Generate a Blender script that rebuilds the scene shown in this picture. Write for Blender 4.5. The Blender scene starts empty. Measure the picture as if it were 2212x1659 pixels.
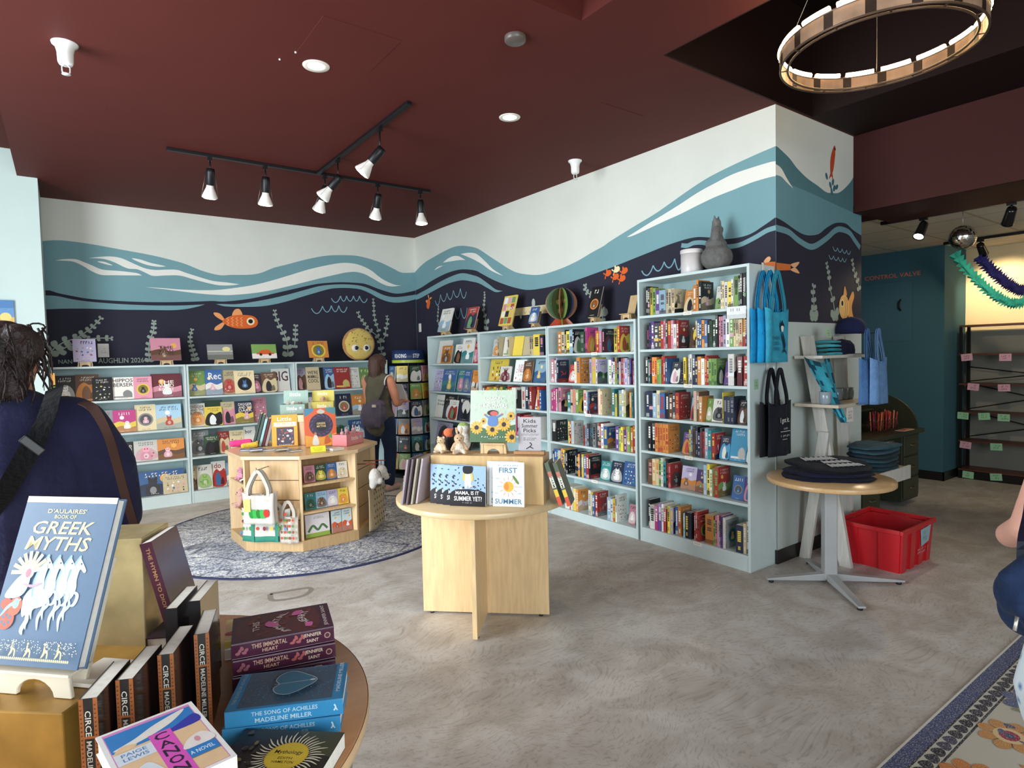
import bpy, bmesh, math, random
from mathutils import Vector, Matrix, Euler
from mathutils.geometry import tessellate_polygon
PI = math.pi
S = bpy.context.scene
COL = S.collection

# ------------------------------------------------------------------ camera
cam_d = bpy.data.cameras.new('camera'); cam = bpy.data.objects.new('camera', cam_d); COL.objects.link(cam)
F_PX, YAW, PITCH, ROLL = 1312.13, 0.633198, 0.04334, -0.0222007
cam_d.sensor_fit = 'HORIZONTAL'; cam_d.sensor_width = 36.0; cam_d.lens = 36.0*F_PX/2212.0
cam_d.clip_start = 0.02; cam_d.clip_end = 100
_fw = Vector((math.sin(YAW)*math.cos(PITCH), math.cos(YAW)*math.cos(PITCH), -math.sin(PITCH)))
_rt = Vector((math.cos(YAW), -math.sin(YAW), 0)); _up = _rt.cross(_fw)
_r2 = _rt*math.cos(ROLL)+_up*math.sin(ROLL); _u2 = -_rt*math.sin(ROLL)+_up*math.cos(ROLL)
cam.matrix_world = Matrix(((_r2.x,_u2.x,-_fw.x,0),(_r2.y,_u2.y,-_fw.y,0),(_r2.z,_u2.z,-_fw.z,1.53),(0,0,0,1)))
S.camera = cam

# ------------------------------------------------------------------ world, daylight, exposure
W = bpy.data.worlds.new('world'); S.world = W; W.use_nodes = True
bg = W.node_tree.nodes['Background']; bg.inputs[0].default_value = (0.80, 0.90, 1.0, 1); bg.inputs[1].default_value = 0.35
S.view_settings.view_transform = 'Standard'; S.view_settings.look = 'None'
S.view_settings.exposure = 0.14; S.view_settings.gamma = 1.0; S.view_settings.use_curve_mapping = False
def area(name, loc, direction, sx, sy, power, color):
    l = bpy.data.lights.new(name, 'AREA'); l.shape = 'RECTANGLE'; l.size = sx; l.size_y = sy; l.energy = power; l.color = color
    o = bpy.data.objects.new(name, l); COL.objects.link(o); o.location = loc
    o.rotation_euler = Vector(direction).to_track_quat('-Z', 'Z').to_euler(); return o
DAY = (0.86, 0.95, 1.0)
area('daylight_street_window', (-2.35, 3.2, 1.75), (1, 0, -0.05), 6.6, 2.5, 600, DAY)
area('daylight_front_window', (0.1, -3.05, 1.75), (0.05, 1, -0.05), 3.8, 2.5, 205, DAY)

# ------------------------------------------------------------------ colours and materials
def lin(c):
    if isinstance(c, int): c = ((c>>16)&255, (c>>8)&255, c&255)
    o = []
    for v in c[:3]:
        v /= 255.0; o.append(v/12.92 if v <= 0.04045 else ((v+0.055)/1.055)**2.4)
    return (o[0], o[1], o[2], 1.0)
MATS = {}
def material(name, rough=0.5, metal=0.0, noise=0.0, nscale=30.0, bump=0.0, bscale=200.0, stretch=None, coat=0.0, sheen=0.0, sss=0.0, spec=0.5):
    m = bpy.data.materials.new(name); m.use_nodes = True; nt = m.node_tree; N = nt.nodes; L = nt.links
    b = N['Principled BSDF']; b.inputs['Roughness'].default_value = rough; b.inputs['Metallic'].default_value = metal
    b.inputs['Specular IOR Level'].default_value = spec
    if coat: b.inputs['Coat Weight'].default_value = coat; b.inputs['Coat Roughness'].default_value = 0.15
    if sheen: b.inputs['Sheen Weight'].default_value = sheen
    if sss:
        b.inputs['Subsurface Weight'].default_value = sss; b.inputs['Subsurface Radius'].default_value = (0.02,0.008,0.004)
        b.inputs['Subsurface Scale'].default_value = 0.3
    a = N.new('ShaderNodeVertexColor'); a.layer_name = 'Col'; out = a.outputs['Color']
    tc = N.new('ShaderNodeTexCoord')
    vec = tc.outputs['Object']
    if stretch:
        mp = N.new('ShaderNodeMapping'); mp.inputs['Scale'].default_value = stretch; L.new(vec, mp.inputs[0]); vec = mp.outputs[0]
    if noise:
        n = N.new('ShaderNodeTexNoise'); n.inputs['Scale'].default_value = nscale; n.inputs['Detail'].default_value = 5
        L.new(vec, n.inputs['Vector'])
        mr = N.new('ShaderNodeMapRange'); mr.inputs[1].default_value = 0.3; mr.inputs[2].default_value = 0.7
        mr.inputs[3].default_value = 1-noise; mr.inputs[4].default_value = 1+noise*0.6
        L.new(n.outputs['Fac'], mr.inputs[0])
        mx = N.new('ShaderNodeVectorMath'); mx.operation = 'SCALE'; L.new(out, mx.inputs[0]); L.new(mr.outputs[0], mx.inputs['Scale'])
        out = mx.outputs[0]
    L.new(out, b.inputs['Base Color'])
    if bump:
        n2 = N.new('ShaderNodeTexNoise'); n2.inputs['Scale'].default_value = bscale; n2.inputs['Detail'].default_value = 3
        L.new(tc.outputs['Object'], n2.inputs['Vector'])
        bp = N.new('ShaderNodeBump'); bp.inputs['Strength'].default_value = bump; bp.inputs['Distance'].default_value = 0.01
        L.new(n2.outputs['Fac'], bp.inputs['Height']); L.new(bp.outputs[0], b.inputs['Normal'])
    MATS[name] = m; return m
material('paint', 0.5, noise=0.04, nscale=8)
material('print', 0.38, noise=0.05, nscale=60)
material('paper', 0.8, noise=0.08, nscale=90)
material('gloss', 0.2, coat=0.3, noise=0.03)
material('cloth', 0.9, noise=0.16, nscale=14, bump=0.5, bscale=60, sheen=0.04, spec=0.15)
material('canvas', 0.85, noise=0.06, nscale=200, bump=0.15, bscale=600, spec=0.2)
material('fur', 0.95, noise=0.2, nscale=120, bump=0.9, bscale=160, sheen=0.4, spec=0.1)
material('wood', 0.42, noise=0.13, nscale=9, stretch=(6, 6, 0.7))
material('woodtop', 0.3, noise=0.08, nscale=9, stretch=(0.7, 6, 6), coat=0.1)
material('metal', 0.38, metal=0.85, noise=0.05)
material('blackmetal', 0.4, metal=0.3, noise=0.05)
material('plastic', 0.35, noise=0.05, nscale=12)
material('skin', 0.5, sss=0.15, noise=0.05, nscale=15)
material('hair', 0.6, noise=0.45, nscale=9, stretch=(14, 14, 1.2), bump=0.6, bscale=90)
material('wall', 0.8, noise=0.035, nscale=3, spec=0.2)
material('ceiling', 0.7, noise=0.06, nscale=1.5, bump=0.08, bscale=300, spec=0.2)
material('gold', 0.38, metal=0.35, noise=0.35, nscale=9)
material('stone', 0.9, noise=0.25, nscale=25, bump=0.6, bscale=60)
material('mirror', 0.08, metal=1.0)
def emit(name, col, s):
    m = bpy.data.materials.new(name); m.use_nodes = True; nt = m.node_tree
    b = nt.nodes['Principled BSDF']; b.inputs['Base Color'].default_value = (*col, 1)
    b.inputs['Emission Color'].default_value = (*col, 1); b.inputs['Emission Strength'].default_value = s; MATS[name] = m
emit('lamp_white', (1.0, 0.93, 0.80), 9.0)
emit('lamp_warm', (1.0, 0.72, 0.38), 14.0)
emit('ring_light', (1.0, 0.70, 0.34), 22.0)

# ------------------------------------------------------------------ tags
def tag(o, label, cat, group=None, kind=None):
    if label: o['label'] = label
    if cat: o['category'] = cat
    if group: o['group'] = group
    if kind: o['kind'] = kind
    return o
def thing(name, label, cat, loc=(0,0,0), rotz=0.0, group=None, M=None):
    o = bpy.data.objects.new(name, None); COL.objects.link(o); o.empty_display_size = 0.05
    if M is not None: o.matrix_world = M
    else: o.location = loc; o.rotation_euler = (0, 0, rotz)
    return tag(o, label, cat, group)

# ------------------------------------------------------------------ mesh builder
def cr(pts, n=6, closed=False):
    P = [Vector(p) for p in pts]; out = []; m = len(P)
    rng = range(m) if closed else range(m-1)
    for i in rng:
        p1, p2 = P[i], P[(i+1) % m]
        p0 = P[i-1] if (closed or i > 0) else p1+(p1-p2)
        p3 = P[(i+2) % m] if (closed or i+2 < m) else p2+(p2-p1)
        for k in range(n):
            t = k/n; t2 = t*t; t3 = t2*t
            out.append(0.5*((2*p1)+(-p0+p2)*t+(2*p0-5*p1+4*p2-p3)*t2+(-p0+3*p1-3*p2+p3)*t3))
    if not closed: out.append(P[-1])
    return out
_tx = {}
def text_geo(s):
    if s in _tx: return _tx[s]
    cu = bpy.data.curves.new('t', 'FONT'); cu.body = s; cu.resolution_u = 2; cu.space_line = 0.9; cu.align_x = 'CENTER'
    cu.offset = 0.012
    o = bpy.data.objects.new('t', cu); COL.objects.link(o)
    dg = bpy.context.evaluated_depsgraph_get(); me = bpy.data.meshes.new_from_object(o.evaluated_get(dg))
    V = [(v.co.x, v.co.y) for v in me.vertices]; Fc = [tuple(p.vertices) for p in me.polygons]
    bpy.data.objects.remove(o); bpy.data.curves.remove(cu); bpy.data.meshes.remove(me)
    if V:
        x0 = min(v[0] for v in V); x1 = max(v[0] for v in V); y0 = min(v[1] for v in V); y1 = max(v[1] for v in V)
        V = [((x-x0)/(x1-x0+1e-9), (y-y0)/(y1-y0+1e-9)) for x, y in V]
    _tx[s] = (V, Fc); return _tx[s]
class MB:
    def __init__(s, mat='paint', col=0xffffff):
        s.V = []; s.F = []; s.C = []; s.Mi = []; s.mats = [mat]; s.col = col; s.M = Matrix.Identity(4); s.cur = mat
        s.frame = None; s.layer = 0; s.clamp = None; s.smooth = False; s.Sm = []; s.step = 0.00004
    def mi(s):
        if s.cur not in s.mats: s.mats.append(s.cur)
        return s.mats.index(s.cur)
    def add(s, V, F, col=None):
        b = len(s.V); M = s.M
        s.V += [M @ Vector(v) for v in V]; c = lin(s.col if col is None else col); k = s.mi()
        for f in F: s.F.append(tuple(b+i for i in f)); s.C.append(c); s.Mi.append(k); s.Sm.append(s.smooth)
        return s
    def box(s, x0, x1, y0, y1, z0, z1, col=None):
        V = [(x0,y0,z0),(x1,y0,z0),(x1,y1,z0),(x0,y1,z0),(x0,y0,z1),(x1,y0,z1),(x1,y1,z1),(x0,y1,z1)]
        return s.add(V, [(0,3,2,1),(4,5,6,7),(0,1,5,4),(1,2,6,5),(2,3,7,6),(3,0,4,7)], col)
    def hexa(s, V, col=None):
        return s.add(V, [(0,3,2,1),(4,5,6,7),(0,1,5,4),(1,2,6,5),(2,3,7,6),(3,0,4,7)], col)
    def prism(s, pts, z0, z1, col=None, top=1.0):
        n = len(pts); cx = sum(p[0] for p in pts)/n; cy = sum(p[1] for p in pts)/n
        V = [(p[0],p[1],z0) for p in pts]+[(cx+(p[0]-cx)*top, cy+(p[1]-cy)*top, z1) for p in pts]
        F = [(i,(i+1)%n,n+(i+1)%n,n+i) for i in range(n)]
        tri = tessellate_polygon([[Vector((p[0],p[1],0)) for p in pts]])
        F += [tuple(n+i for i in t) for t in tri]+[tuple(reversed(t)) for t in tri]
        return s.add(V, F, col)
    def lathe(s, prof, n=24, col=None, cap=True):
        sm = s.smooth; s.smooth = True
        V = []; F = []; m = len(prof)
        for k in range(n):
            a = 2*PI*k/n
            for r, z in prof: V.append((r*math.cos(a), r*math.sin(a), z))
        for k in range(n):
            for j in range(m-1):
                a = k*m+j; b = ((k+1)%n)*m+j; F.append((a, b, b+1, a+1))
        s.add(V, F, col); s.smooth = False
        if cap:
            for j, fl in ((0, True), (m-1, False)):
                if prof[j][0] > 1e-4:
                    ring = [(prof[j][0]*math.cos(2*PI*k/n), prof[j][0]*math.sin(2*PI*k/n), prof[j][1]) for k in range(n)]
                    s.add(ring, [tuple(reversed(range(n))) if fl else tuple(range(n))], col)
        s.smooth = sm; return s
    def tube(s, pts, r, col=None, n=8, closed=False, flat=1.0):
        P = [Vector(p) for p in pts]; m = len(P); sm = s.smooth; s.smooth = True
        R = r if isinstance(r, (list, tuple)) else [r]*m
        V = []; F = []; up = Vector((0,0,1)); last = None
        for i, p in enumerate(P):
            if closed: d = P[(i+1)%m]-P[i-1]
            else: d = P[min(i+1,m-1)]-P[max(i-1,0)]
            if d.length < 1e-9: d = Vector((0,0,1))
            d.normalize()
            if last is None:
                a = d.cross(up); a = d.cross(Vector((1,0,0))) if a.length < 0.1 else a
            else: a = last-d*last.dot(d)
            a.normalize(); last = a; b = d.cross(a)
            for k in range(n):
                t = 2*PI*k/n; V.append(p+a*math.cos(t)*R[i]+b*math.sin(t)*R[i]*flat)
        for i in range(m if closed else m-1):
            for k in range(n):
                i2 = (i+1)%m; F.append((i*n+k, i*n+(k+1)%n, i2*n+(k+1)%n, i2*n+k))
        if not closed: F.append(tuple(reversed(range(n)))); F.append(tuple((m-1)*n+k for k in range(n)))
        s.add(V, F, col); s.smooth = sm; return s
    def strip(s, pts, wvec, w, th, col=None):
        # a flat strap along pts, wide along wvec, th thick
        P = [Vector(p) for p in pts]; m = len(P); V = []; F = []; wv = Vector(wvec).normalized()
        for i, p in enumerate(P):
            d = (P[min(i+1,m-1)]-P[max(i-1,0)]).normalized(); w2 = (wv-d*wv.dot(d)).normalized(); nrm = d.cross(w2)
            for a, b in ((-1,-1),(1,-1),(1,1),(-1,1)): V.append(p+w2*a*w/2+nrm*b*th/2)
        for i in range(m-1):
            for k in range(4): F.append((i*4+k, i*4+(k+1)%4, (i+1)*4+(k+1)%4, (i+1)*4+k))
        F += [(3,2,1,0), tuple((m-1)*4+k for k in range(4))]
        return s.add(V, F, col)
    def ell(s, c, r, col=None, rot=None, nu=14, nv=9):
        V = []; F = []; R = rot.to_matrix() if rot else Matrix.Identity(3); c = Vector(c); sm = s.smooth; s.smooth = True
        if not isinstance(r, (tuple, list)): r = (r,r,r)
        for j in range(1, nv):
            t = PI*j/nv
            for i in range(nu):
                a = 2*PI*i/nu; V.append(c+R@Vector((r[0]*math.sin(t)*math.cos(a), r[1]*math.sin(t)*math.sin(a), r[2]*math.cos(t))))
        n = len(V); V.append(c+R@Vector((0,0,r[2]))); V.append(c+R@Vector((0,0,-r[2])))
        for j in range(nv-2):
            for i in range(nu): F.append((j*nu+i, (j+1)*nu+i, (j+1)*nu+(i+1)%nu, j*nu+(i+1)%nu))
        for i in range(nu): F.append((n, i, (i+1)%nu)); F.append((n+1, (nv-2)*nu+(i+1)%nu, (nv-2)*nu+i))
        s.add(V, F, col); s.smooth = sm; return s
    # ---- flat art, painted in a frame (x right, y up, z towards the viewer)
    def on(s, o, u, v, clamp=None, scale=(1,1)):
        o, u, v = Vector(o), Vector(u), Vector(v); n = u.cross(v).normalized()
        s.frame = Matrix(((u.x,v.x,n.x,o.x),(u.y,v.y,n.y,o.y),(u.z,v.z,n.z,o.z),(0,0,0,1))); s.layer = 0; s.clamp = clamp; s.sc = scale
        return s
    def _put(s, P, F, col):
        z = s.step*(s.layer+1); s.layer += 1
        if s.clamp:
            a, b, c, d = s.clamp; P = [(min(max(p[0],a),b), min(max(p[1],c),d)) for p in P]
        sx, sy = s.sc
        return s.add([s.frame @ Vector((p[0]*sx, p[1]*sy, z)) for p in P], F, col)
    def poly(s, pts, col):
        P = [(p[0],p[1]) for p in pts]
        tri = tessellate_polygon([[Vector((p[0],p[1],0)) for p in P]])
        F = []
        for t in tri:
            a, b, c = (P[i] for i in t)
            ar = (b[0]-a[0])*(c[1]-a[1])-(b[1]-a[1])*(c[0]-a[0])
            if abs(ar) > 1e-12: F.append(tuple(t) if ar > 0 else tuple(reversed(t)))
        return s._put(P, F, col)
    def blob(s, pts, col, n=5): return s.poly(cr([(p[0],p[1],0) for p in pts], n, True), col)
    def band(s, up, lo, col, n=6):
        a = cr([(p[0],p[1],0) for p in up], n); b = cr([(p[0],p[1],0) for p in lo], n)
        return s.poly([tuple(p) for p in a]+[tuple(p) for p in reversed(b)], col)
    def rect(s, x0, y0, x1, y1, col): return s._put([(x0,y0),(x1,y0),(x1,y1),(x0,y1)], [(0,1,2,3)], col)
    def disc(s, x, y, rx, ry=None, col=0, rot=0.0, n=14):
        ry = rx if ry is None else ry; c, q = math.cos(rot), math.sin(rot)
        P = [(x+rx*math.cos(2*PI*i/n)*c-ry*math.sin(2*PI*i/n)*q, y+rx*math.cos(2*PI*i/n)*q+ry*math.sin(2*PI*i/n)*c) for i in range(n)]
        return s._put(P, [tuple(range(n))], col)
    def line(s, pts, w, col, smooth=True, taper=False):
        P = cr([(p[0],p[1],0) for p in pts], 5) if smooth and len(pts) > 2 else [Vector((p[0],p[1],0)) for p in pts]
        m = len(P); V = []; 
        for i, p in enumerate(P):
            d = (P[min(i+1,m-1)]-P[max(i-1,0)]); d = d.normalized() if d.length > 0 else Vector((1,0,0))
            k = (math.sin(PI*(i+0.3)/(m-0.4))**0.6 if taper else 1.0)*w/2; q = Vector((-d.y, d.x, 0))*k
            V += [(p.x-q.x, p.y-q.y), (p.x+q.x, p.y+q.y)]
        return s._put(V, [(2*i, 2*i+2, 2*i+3, 2*i+1) for i in range(m-1)], col)
    def text(s, t, x0, y0, x1, y1, col, slant=0.0):
        V, Fc = text_geo(t)
        if V: s._put([(x0+(x1-x0)*(u+slant*v), y0+(y1-y0)*v) for u, v in V], Fc, col)
        return s
    def build(s, name, parent=None, bevel=0.0, M=None, kind=None, subsurf=0, seg=2):
        me = bpy.data.meshes.new(name); me.from_pydata([tuple(v) for v in s.V], [], s.F)
        at = me.color_attributes.new('Col', 'FLOAT_COLOR', 'CORNER'); buf = []
        for f, c in zip(s.F, s.C): buf.extend(c*len(f))
        at.data.foreach_set('color', buf)
        for m in s.mats: me.materials.append(MATS[m])
        me.polygons.foreach_set('material_index', s.Mi); me.polygons.foreach_set('use_smooth', s.Sm); me.update()
        o = bpy.data.objects.new(name, me); COL.objects.link(o)
        if parent is not None: o.parent = parent
        if M is not None: o.matrix_local = M
        if bevel:
            b = o.modifiers.new('bevel', 'BEVEL'); b.width = bevel; b.segments = seg; b.limit_method = 'ANGLE'; b.angle_limit = 0.7
        if subsurf:
            b = o.modifiers.new('sub', 'SUBSURF'); b.levels = subsurf; b.render_levels = subsurf
        if kind: o['kind'] = kind
        return o
def copy_thing(root, M, label, group=None):
    r = root.copy(); COL.objects.link(r); r.matrix_world = M; r['label'] = label
    if group: r['group'] = group
    for ch in list(root.children):
        c = ch.copy(); COL.objects.link(c); c.parent = r
        for g in ch.children: d = g.copy(); COL.objects.link(d); d.parent = c
    return r
def T(x=0, y=0, z=0): return Matrix.Translation((x,y,z))
def R(a, ax='Z'): return Matrix.Rotation(a, 4, ax)
# a soft continuous body grown from overlapping tapered limbs
def body(name, parts, voxel, mat, col, parent=None, smooth=6, paint=None):
    b = MB(mat, col); b.smooth = True
    for p in parts:
        if p[0] == 'c':      # limb: points, radii
            P = [Vector(q) for q in p[1]]; Rr = p[2]
            pts = []; rr = []
            for i in range(len(P)-1):
                for k in range(4):
                    t = k/4; pts.append(P[i].lerp(P[i+1], t)); rr.append(Rr[i]*(1-t)+Rr[i+1]*t)
            pts.append(P[-1]); rr.append(Rr[-1])
            b.tube(pts, rr, n=12, flat=(p[3] if len(p) > 3 else 1.0))
            b.ell(P[0], Rr[0]*0.99, nu=12, nv=8); b.ell(P[-1], Rr[-1]*0.99, nu=12, nv=8)
        else: b.ell(p[1], p[2], rot=(p[3] if len(p) > 3 else None), nu=18, nv=12)
    me = bpy.data.meshes.new('tmp'); me.from_pydata([tuple(v) for v in b.V], [], b.F)
    o = bpy.data.objects.new('tmp', me); COL.objects.link(o)
    r = o.modifiers.new('r', 'REMESH'); r.mode = 'VOXEL'; r.voxel_size = voxel; r.use_smooth_shade = True
    if smooth:
        q = o.modifiers.new('s', 'SMOOTH'); q.iterations = smooth; q.factor = 0.5
    dg = bpy.context.evaluated_depsgraph_get(); m2 = bpy.data.meshes.new_from_object(o.evaluated_get(dg))
    bpy.data.objects.remove(o); bpy.data.meshes.remove(me)
    m2.name = name
    for a in list(m2.color_attributes): m2.color_attributes.remove(a)
    at = m2.color_attributes.new('Col', 'FLOAT_COLOR', 'CORNER'); buf = []; base = lin(col)
    vs = m2.vertices
    for pl in m2.polygons:
        pl.use_smooth = True
        for vi in pl.vertices:
            c = paint(vs[vi].co) if paint else None
            buf.extend(lin(c) if c is not None else base)
    at.data.foreach_set('color', buf)
    m2.materials.clear(); m2.materials.append(MATS[mat])
    ob = bpy.data.objects.new(name, m2); COL.objects.link(ob)
    if parent is not None: ob.parent = parent
    return ob

# ================================================================== THE ROOM
CREAM, TEAL, DTEAL, NAVY, SKYL, LEAF, STREAK = 0xE2E3DA, 0x7DA5AC, 0x587F86, 0x31303E, 0x8AB2BB, 0x9CA79B, 0xF1EFE6
CEIL = 0x56241F
SHELFC = 0xCCDBDB
def struct(b, name, **k): return b.build(name, kind='structure', **k)

def concrete():
    m = bpy.data.materials.new('polished_concrete'); m.use_nodes = True; nt = m.node_tree; N = nt.nodes; L = nt.links
    b = N['Principled BSDF']; tc = N.new('ShaderNodeTexCoord')
    def noise(sc, det, rot=0, st=(1,1,1), dist=0.0):
        mp = N.new('ShaderNodeMapping'); mp.inputs['Rotation'].default_value = (0,0,rot); mp.inputs['Scale'].default_value = st
        L.new(tc.outputs['Object'], mp.inputs[0]); n = N.new('ShaderNodeTexNoise'); n.inputs['Scale'].default_value = sc
        n.inputs['Detail'].default_value = det; n.inputs['Distortion'].default_value = dist; L.new(mp.outputs[0], n.inputs['Vector']); return n.outputs['Fac']
    def ramp(f, a, b_, c0, c1):
        r = N.new('ShaderNodeValToRGB'); r.color_ramp.elements[0].position = a; r.color_ramp.elements[1].position = b_
        r.color_ramp.elements[0].color = c0; r.color_ramp.elements[1].color = c1; L.new(f, r.inputs[0]); return r.outputs[0]
    def mix(f, a, b_, t='MIX', fac=None):
        x = N.new('ShaderNodeMix'); x.data_type = 'RGBA'; x.blend_type = t
        if fac is not None: x.inputs[0].default_value = fac
        else: L.new(f, x.inputs[0])
        L.new(a, x.inputs[6]); L.new(b_, x.inputs[7]); return x.outputs[2]
    wn = N.new('ShaderNodeTexNoise'); wn.inputs['Scale'].default_value = 1.1; wn.inputs['Detail'].default_value = 2; L.new(tc.outputs['Object'], wn.inputs['Vector'])
    sw = N.new('ShaderNodeVectorMath'); sw.operation = 'MULTIPLY_ADD'; L.new(wn.outputs['Color'], sw.inputs[0]); sw.inputs[1].default_value = (.9,.9,0); L.new(tc.outputs['Object'], sw.inputs[2])
    def marks(sc, rot, st, lo, hi, c0):
        mp = N.new('ShaderNodeMapping'); mp.inputs['Rotation'].default_value = (0,0,rot); mp.inputs['Scale'].default_value = st
        L.new(sw.outputs[0], mp.inputs[0]); n = N.new('ShaderNodeTexNoise'); n.inputs['Scale'].default_value = sc; n.inputs['Detail'].default_value = 3
        L.new(mp.outputs[0], n.inputs['Vector']); return ramp(n.outputs['Fac'], lo, hi, c0, (1,1,1,1)), n.outputs['Fac']
    base = ramp(noise(0.7, 5), 0.35, 0.68, lin(0xC4BEB8), lin(0xD4D1CD))
    cloud = ramp(noise(4.0, 7, 0.4, (1,1.3,1), 0.8), 0.36, 0.64, lin(0xDAD4CE), lin(0xFFFFFF))
    c = mix(None, base, cloud, 'MULTIPLY', 0.8)
    m1, f1 = marks(24, 0.7, (1,3.2,1), 0.36, 0.47, (0.66,0.63,0.60,1)); m2, f2 = marks(34, -0.6, (3,1,1), 0.34, 0.43, (0.72,0.70,0.67,1))
    c = mix(None, c, m1, 'MULTIPLY', 0.55); c = mix(None, c, m2, 'MULTIPLY', 0.5)
    L.new(c, b.inputs['Base Color'])
    rr = N.new('ShaderNodeMapRange'); rr.inputs[3].default_value = 0.42; rr.inputs[4].default_value = 0.62
    L.new(noise(5, 4), rr.inputs[0]); L.new(rr.outputs[0], b.inputs['Roughness'])
    bp = N.new('ShaderNodeBump'); bp.inputs['Strength'].default_value = 0.1; bp.inputs['Distance'].default_value = 0.003
    L.new(f1, bp.inputs['Height']); L.new(bp.outputs[0], b.inputs['Normal'])
    MATS['concrete'] = m
concrete()
b = MB('concrete'); b.box(-2.7, 9.0, -3.4, 8.1, -0.12, 0.0)
b.cur = 'wall'; b.on((0,0,0), (1,0,0), (0,1,0)); 
b.line([(1.028,4.166), (1.268,4.104), (1.192,3.99), (1.019,4.034), (1.028,4.166)], 0.035, 0x8F877F)
struct(b, 'floor')

# ---- ceilings
b = MB('ceiling', CEIL)
b.box(-0.275, 4.5, 2.357, 8.1, 3.26, 4.1); b.box(2.226, 2.867, -3.4, 2.357, 3.26, 4.1)
b.box(4.5, 5.24, 2.357, 8.1, 3.26, 4.1)
b.box(-2.7, 4.6, -3.4, 2.4, 4.0, 4.12, 0x150A09); b.box(2.867, 4.531, 2.345, 2.357, 3.2605, 4.0, 0x1C0C0A); b.box(2.867, 2.877, -3.4, 2.345, 3.2605, 4.0, 0x1C0C0A)  # recess roof and added liner sheets coloured near-black to deepen the recess's shade
b.box(-2.7, -0.275, 2.357, 8.1, 3.49, 4.12)
b.box(-2.7, -0.6, -3.4, 2.357, 3.49, 4.0)
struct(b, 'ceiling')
b = MB('ceiling', 0x3F1D1B); b.box(4.531, 5.231, -3.4, 2.357, 3.26, 4.12, 0x1E0E0D); b.box(5.231, 5.95, -3.4, 2.372, 2.645, 4.12); b.box(5.231, 5.95, 2.372, 6.0, 2.70, 4.12)  # first block, beside the recess, also coloured near-black to deepen its shade
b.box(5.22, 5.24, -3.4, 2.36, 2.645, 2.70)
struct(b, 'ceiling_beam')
b = MB('wall', 0xD9D3C4); b.box(5.95, 9.0, -3.4, 6.1, 2.70, 2.82)
b.on((0,0,2.70), (1,0,0), (0,-1,0)); b.col = 0xA9A190
for i in range(6): x = 5.99+i*0.6096; b.rect(x-0.012, -6, x+0.012, 3.3, 0xB9B09C)
for i in range(15): y = -5.6+i*0.6096; b.rect(5.95, y-0.012, 8.75, y+0.012, 0xB9B09C)
struct(b, 'ceiling_back_room')

# ---- walls with the painted mural
def plant(b, pts, col=LEAF):
    # pts: u, v, leaf size (metres), bottom first
    b.line([p[:2] for p in pts], 0.012, col)
    for i, (u, v, s) in enumerate(pts):
        j = min(i+1, len(pts)-1); k = max(i-1, 0); du = pts[j][0]-pts[k][0]; dv = pts[j][1]-pts[k][1]; L = math.hypot(du, dv) or 1; du /= L; dv /= L
        for sd in (-1, 1):
            px, py = -dv*sd, du*sd
            c = [(u, v), (u+px*s*0.45-du*s*0.18, v+py*s*0.45-dv*s*0.18), (u+px*s*0.95+du*s*0.15, v+py*s*0.95+dv*s*0.15), (u+px*s*0.75+du*s*0.75, v+py*s*0.75+dv*s*0.75), (u+px*s*0.2+du*s*0.6, v+py*s*0.2+dv*s*0.6)]
            b.blob(c, col, 3)
def pl(b, pts, k): plant(b, [(p[0], p[1], p[2]*k) for p in pts])
def scallops(b, pts, drop, col=0x84AEBD, w=0.011):
    P = []
    for i in range(len(pts)-1):
        a, c = pts[i], pts[i+1]
        P = []
        for k in range(9):
            t = k/8; P.append((a[0]+(c[0]-a[0])*t, a[1]+(c[1]-a[1])*t-drop*math.sin(PI*t)**0.8))
        b.line(P, w, col, taper=False)
def fish(b, cx, cy, L, H, rot=0.0, flip=1, body=0xE06A33, fin=0xF2A269, eye=True, scales=True):
    c, s = math.cos(rot), math.sin(rot)
    def q(x, y): x *= flip; return (cx+x*c-y*s, cy+x*s+y*c)
    b.blob([q(*p) for p in ((-0.40*L,0),(-0.62*L,0.36*H),(-0.66*L,0.62*H),(-0.50*L,0.55*H),(-0.38*L,0.1*H))], fin)
    b.blob([q(*p) for p in ((-0.40*L,0),(-0.62*L,-0.36*H),(-0.66*L,-0.62*H),(-0.50*L,-0.55*H),(-0.38*L,-0.1*H))], fin)
    b.blob([q(*p) for p in ((-0.18*L,0.40*H),(-0.12*L,0.85*H),(0.02*L,0.90*H),(0.08*L,0.42*H))], fin)
    b.blob([q(*p) for p in ((-0.42*L,0.12*H),(-0.2*L,0.42*H),(0.1*L,0.5*H),(0.38*L,0.42*H),(0.5*L,0.05*H),(0.42*L,-0.36*H),(0.1*L,-0.5*H),(-0.2*L,-0.42*H),(-0.42*L,-0.12*H))], body)
    if scales:
        for i in range(4):
            for j in range(3):
                x = (-0.28+i*0.12)*L; y = (-0.22+j*0.22)*H
                b.line([q(x, y+0.1*H), q(x-0.05*L, y), q(x, y-0.1*H)], 0.05*H, fin)
    if eye:
        ex, ey = q(0.3*L, 0.04*H); b.disc(ex, ey, 0.28*H, 0.28*H, 0xF7E2B0); b.disc(ex, ey, 0.16*H, 0.16*H, 0x22222C)

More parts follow.
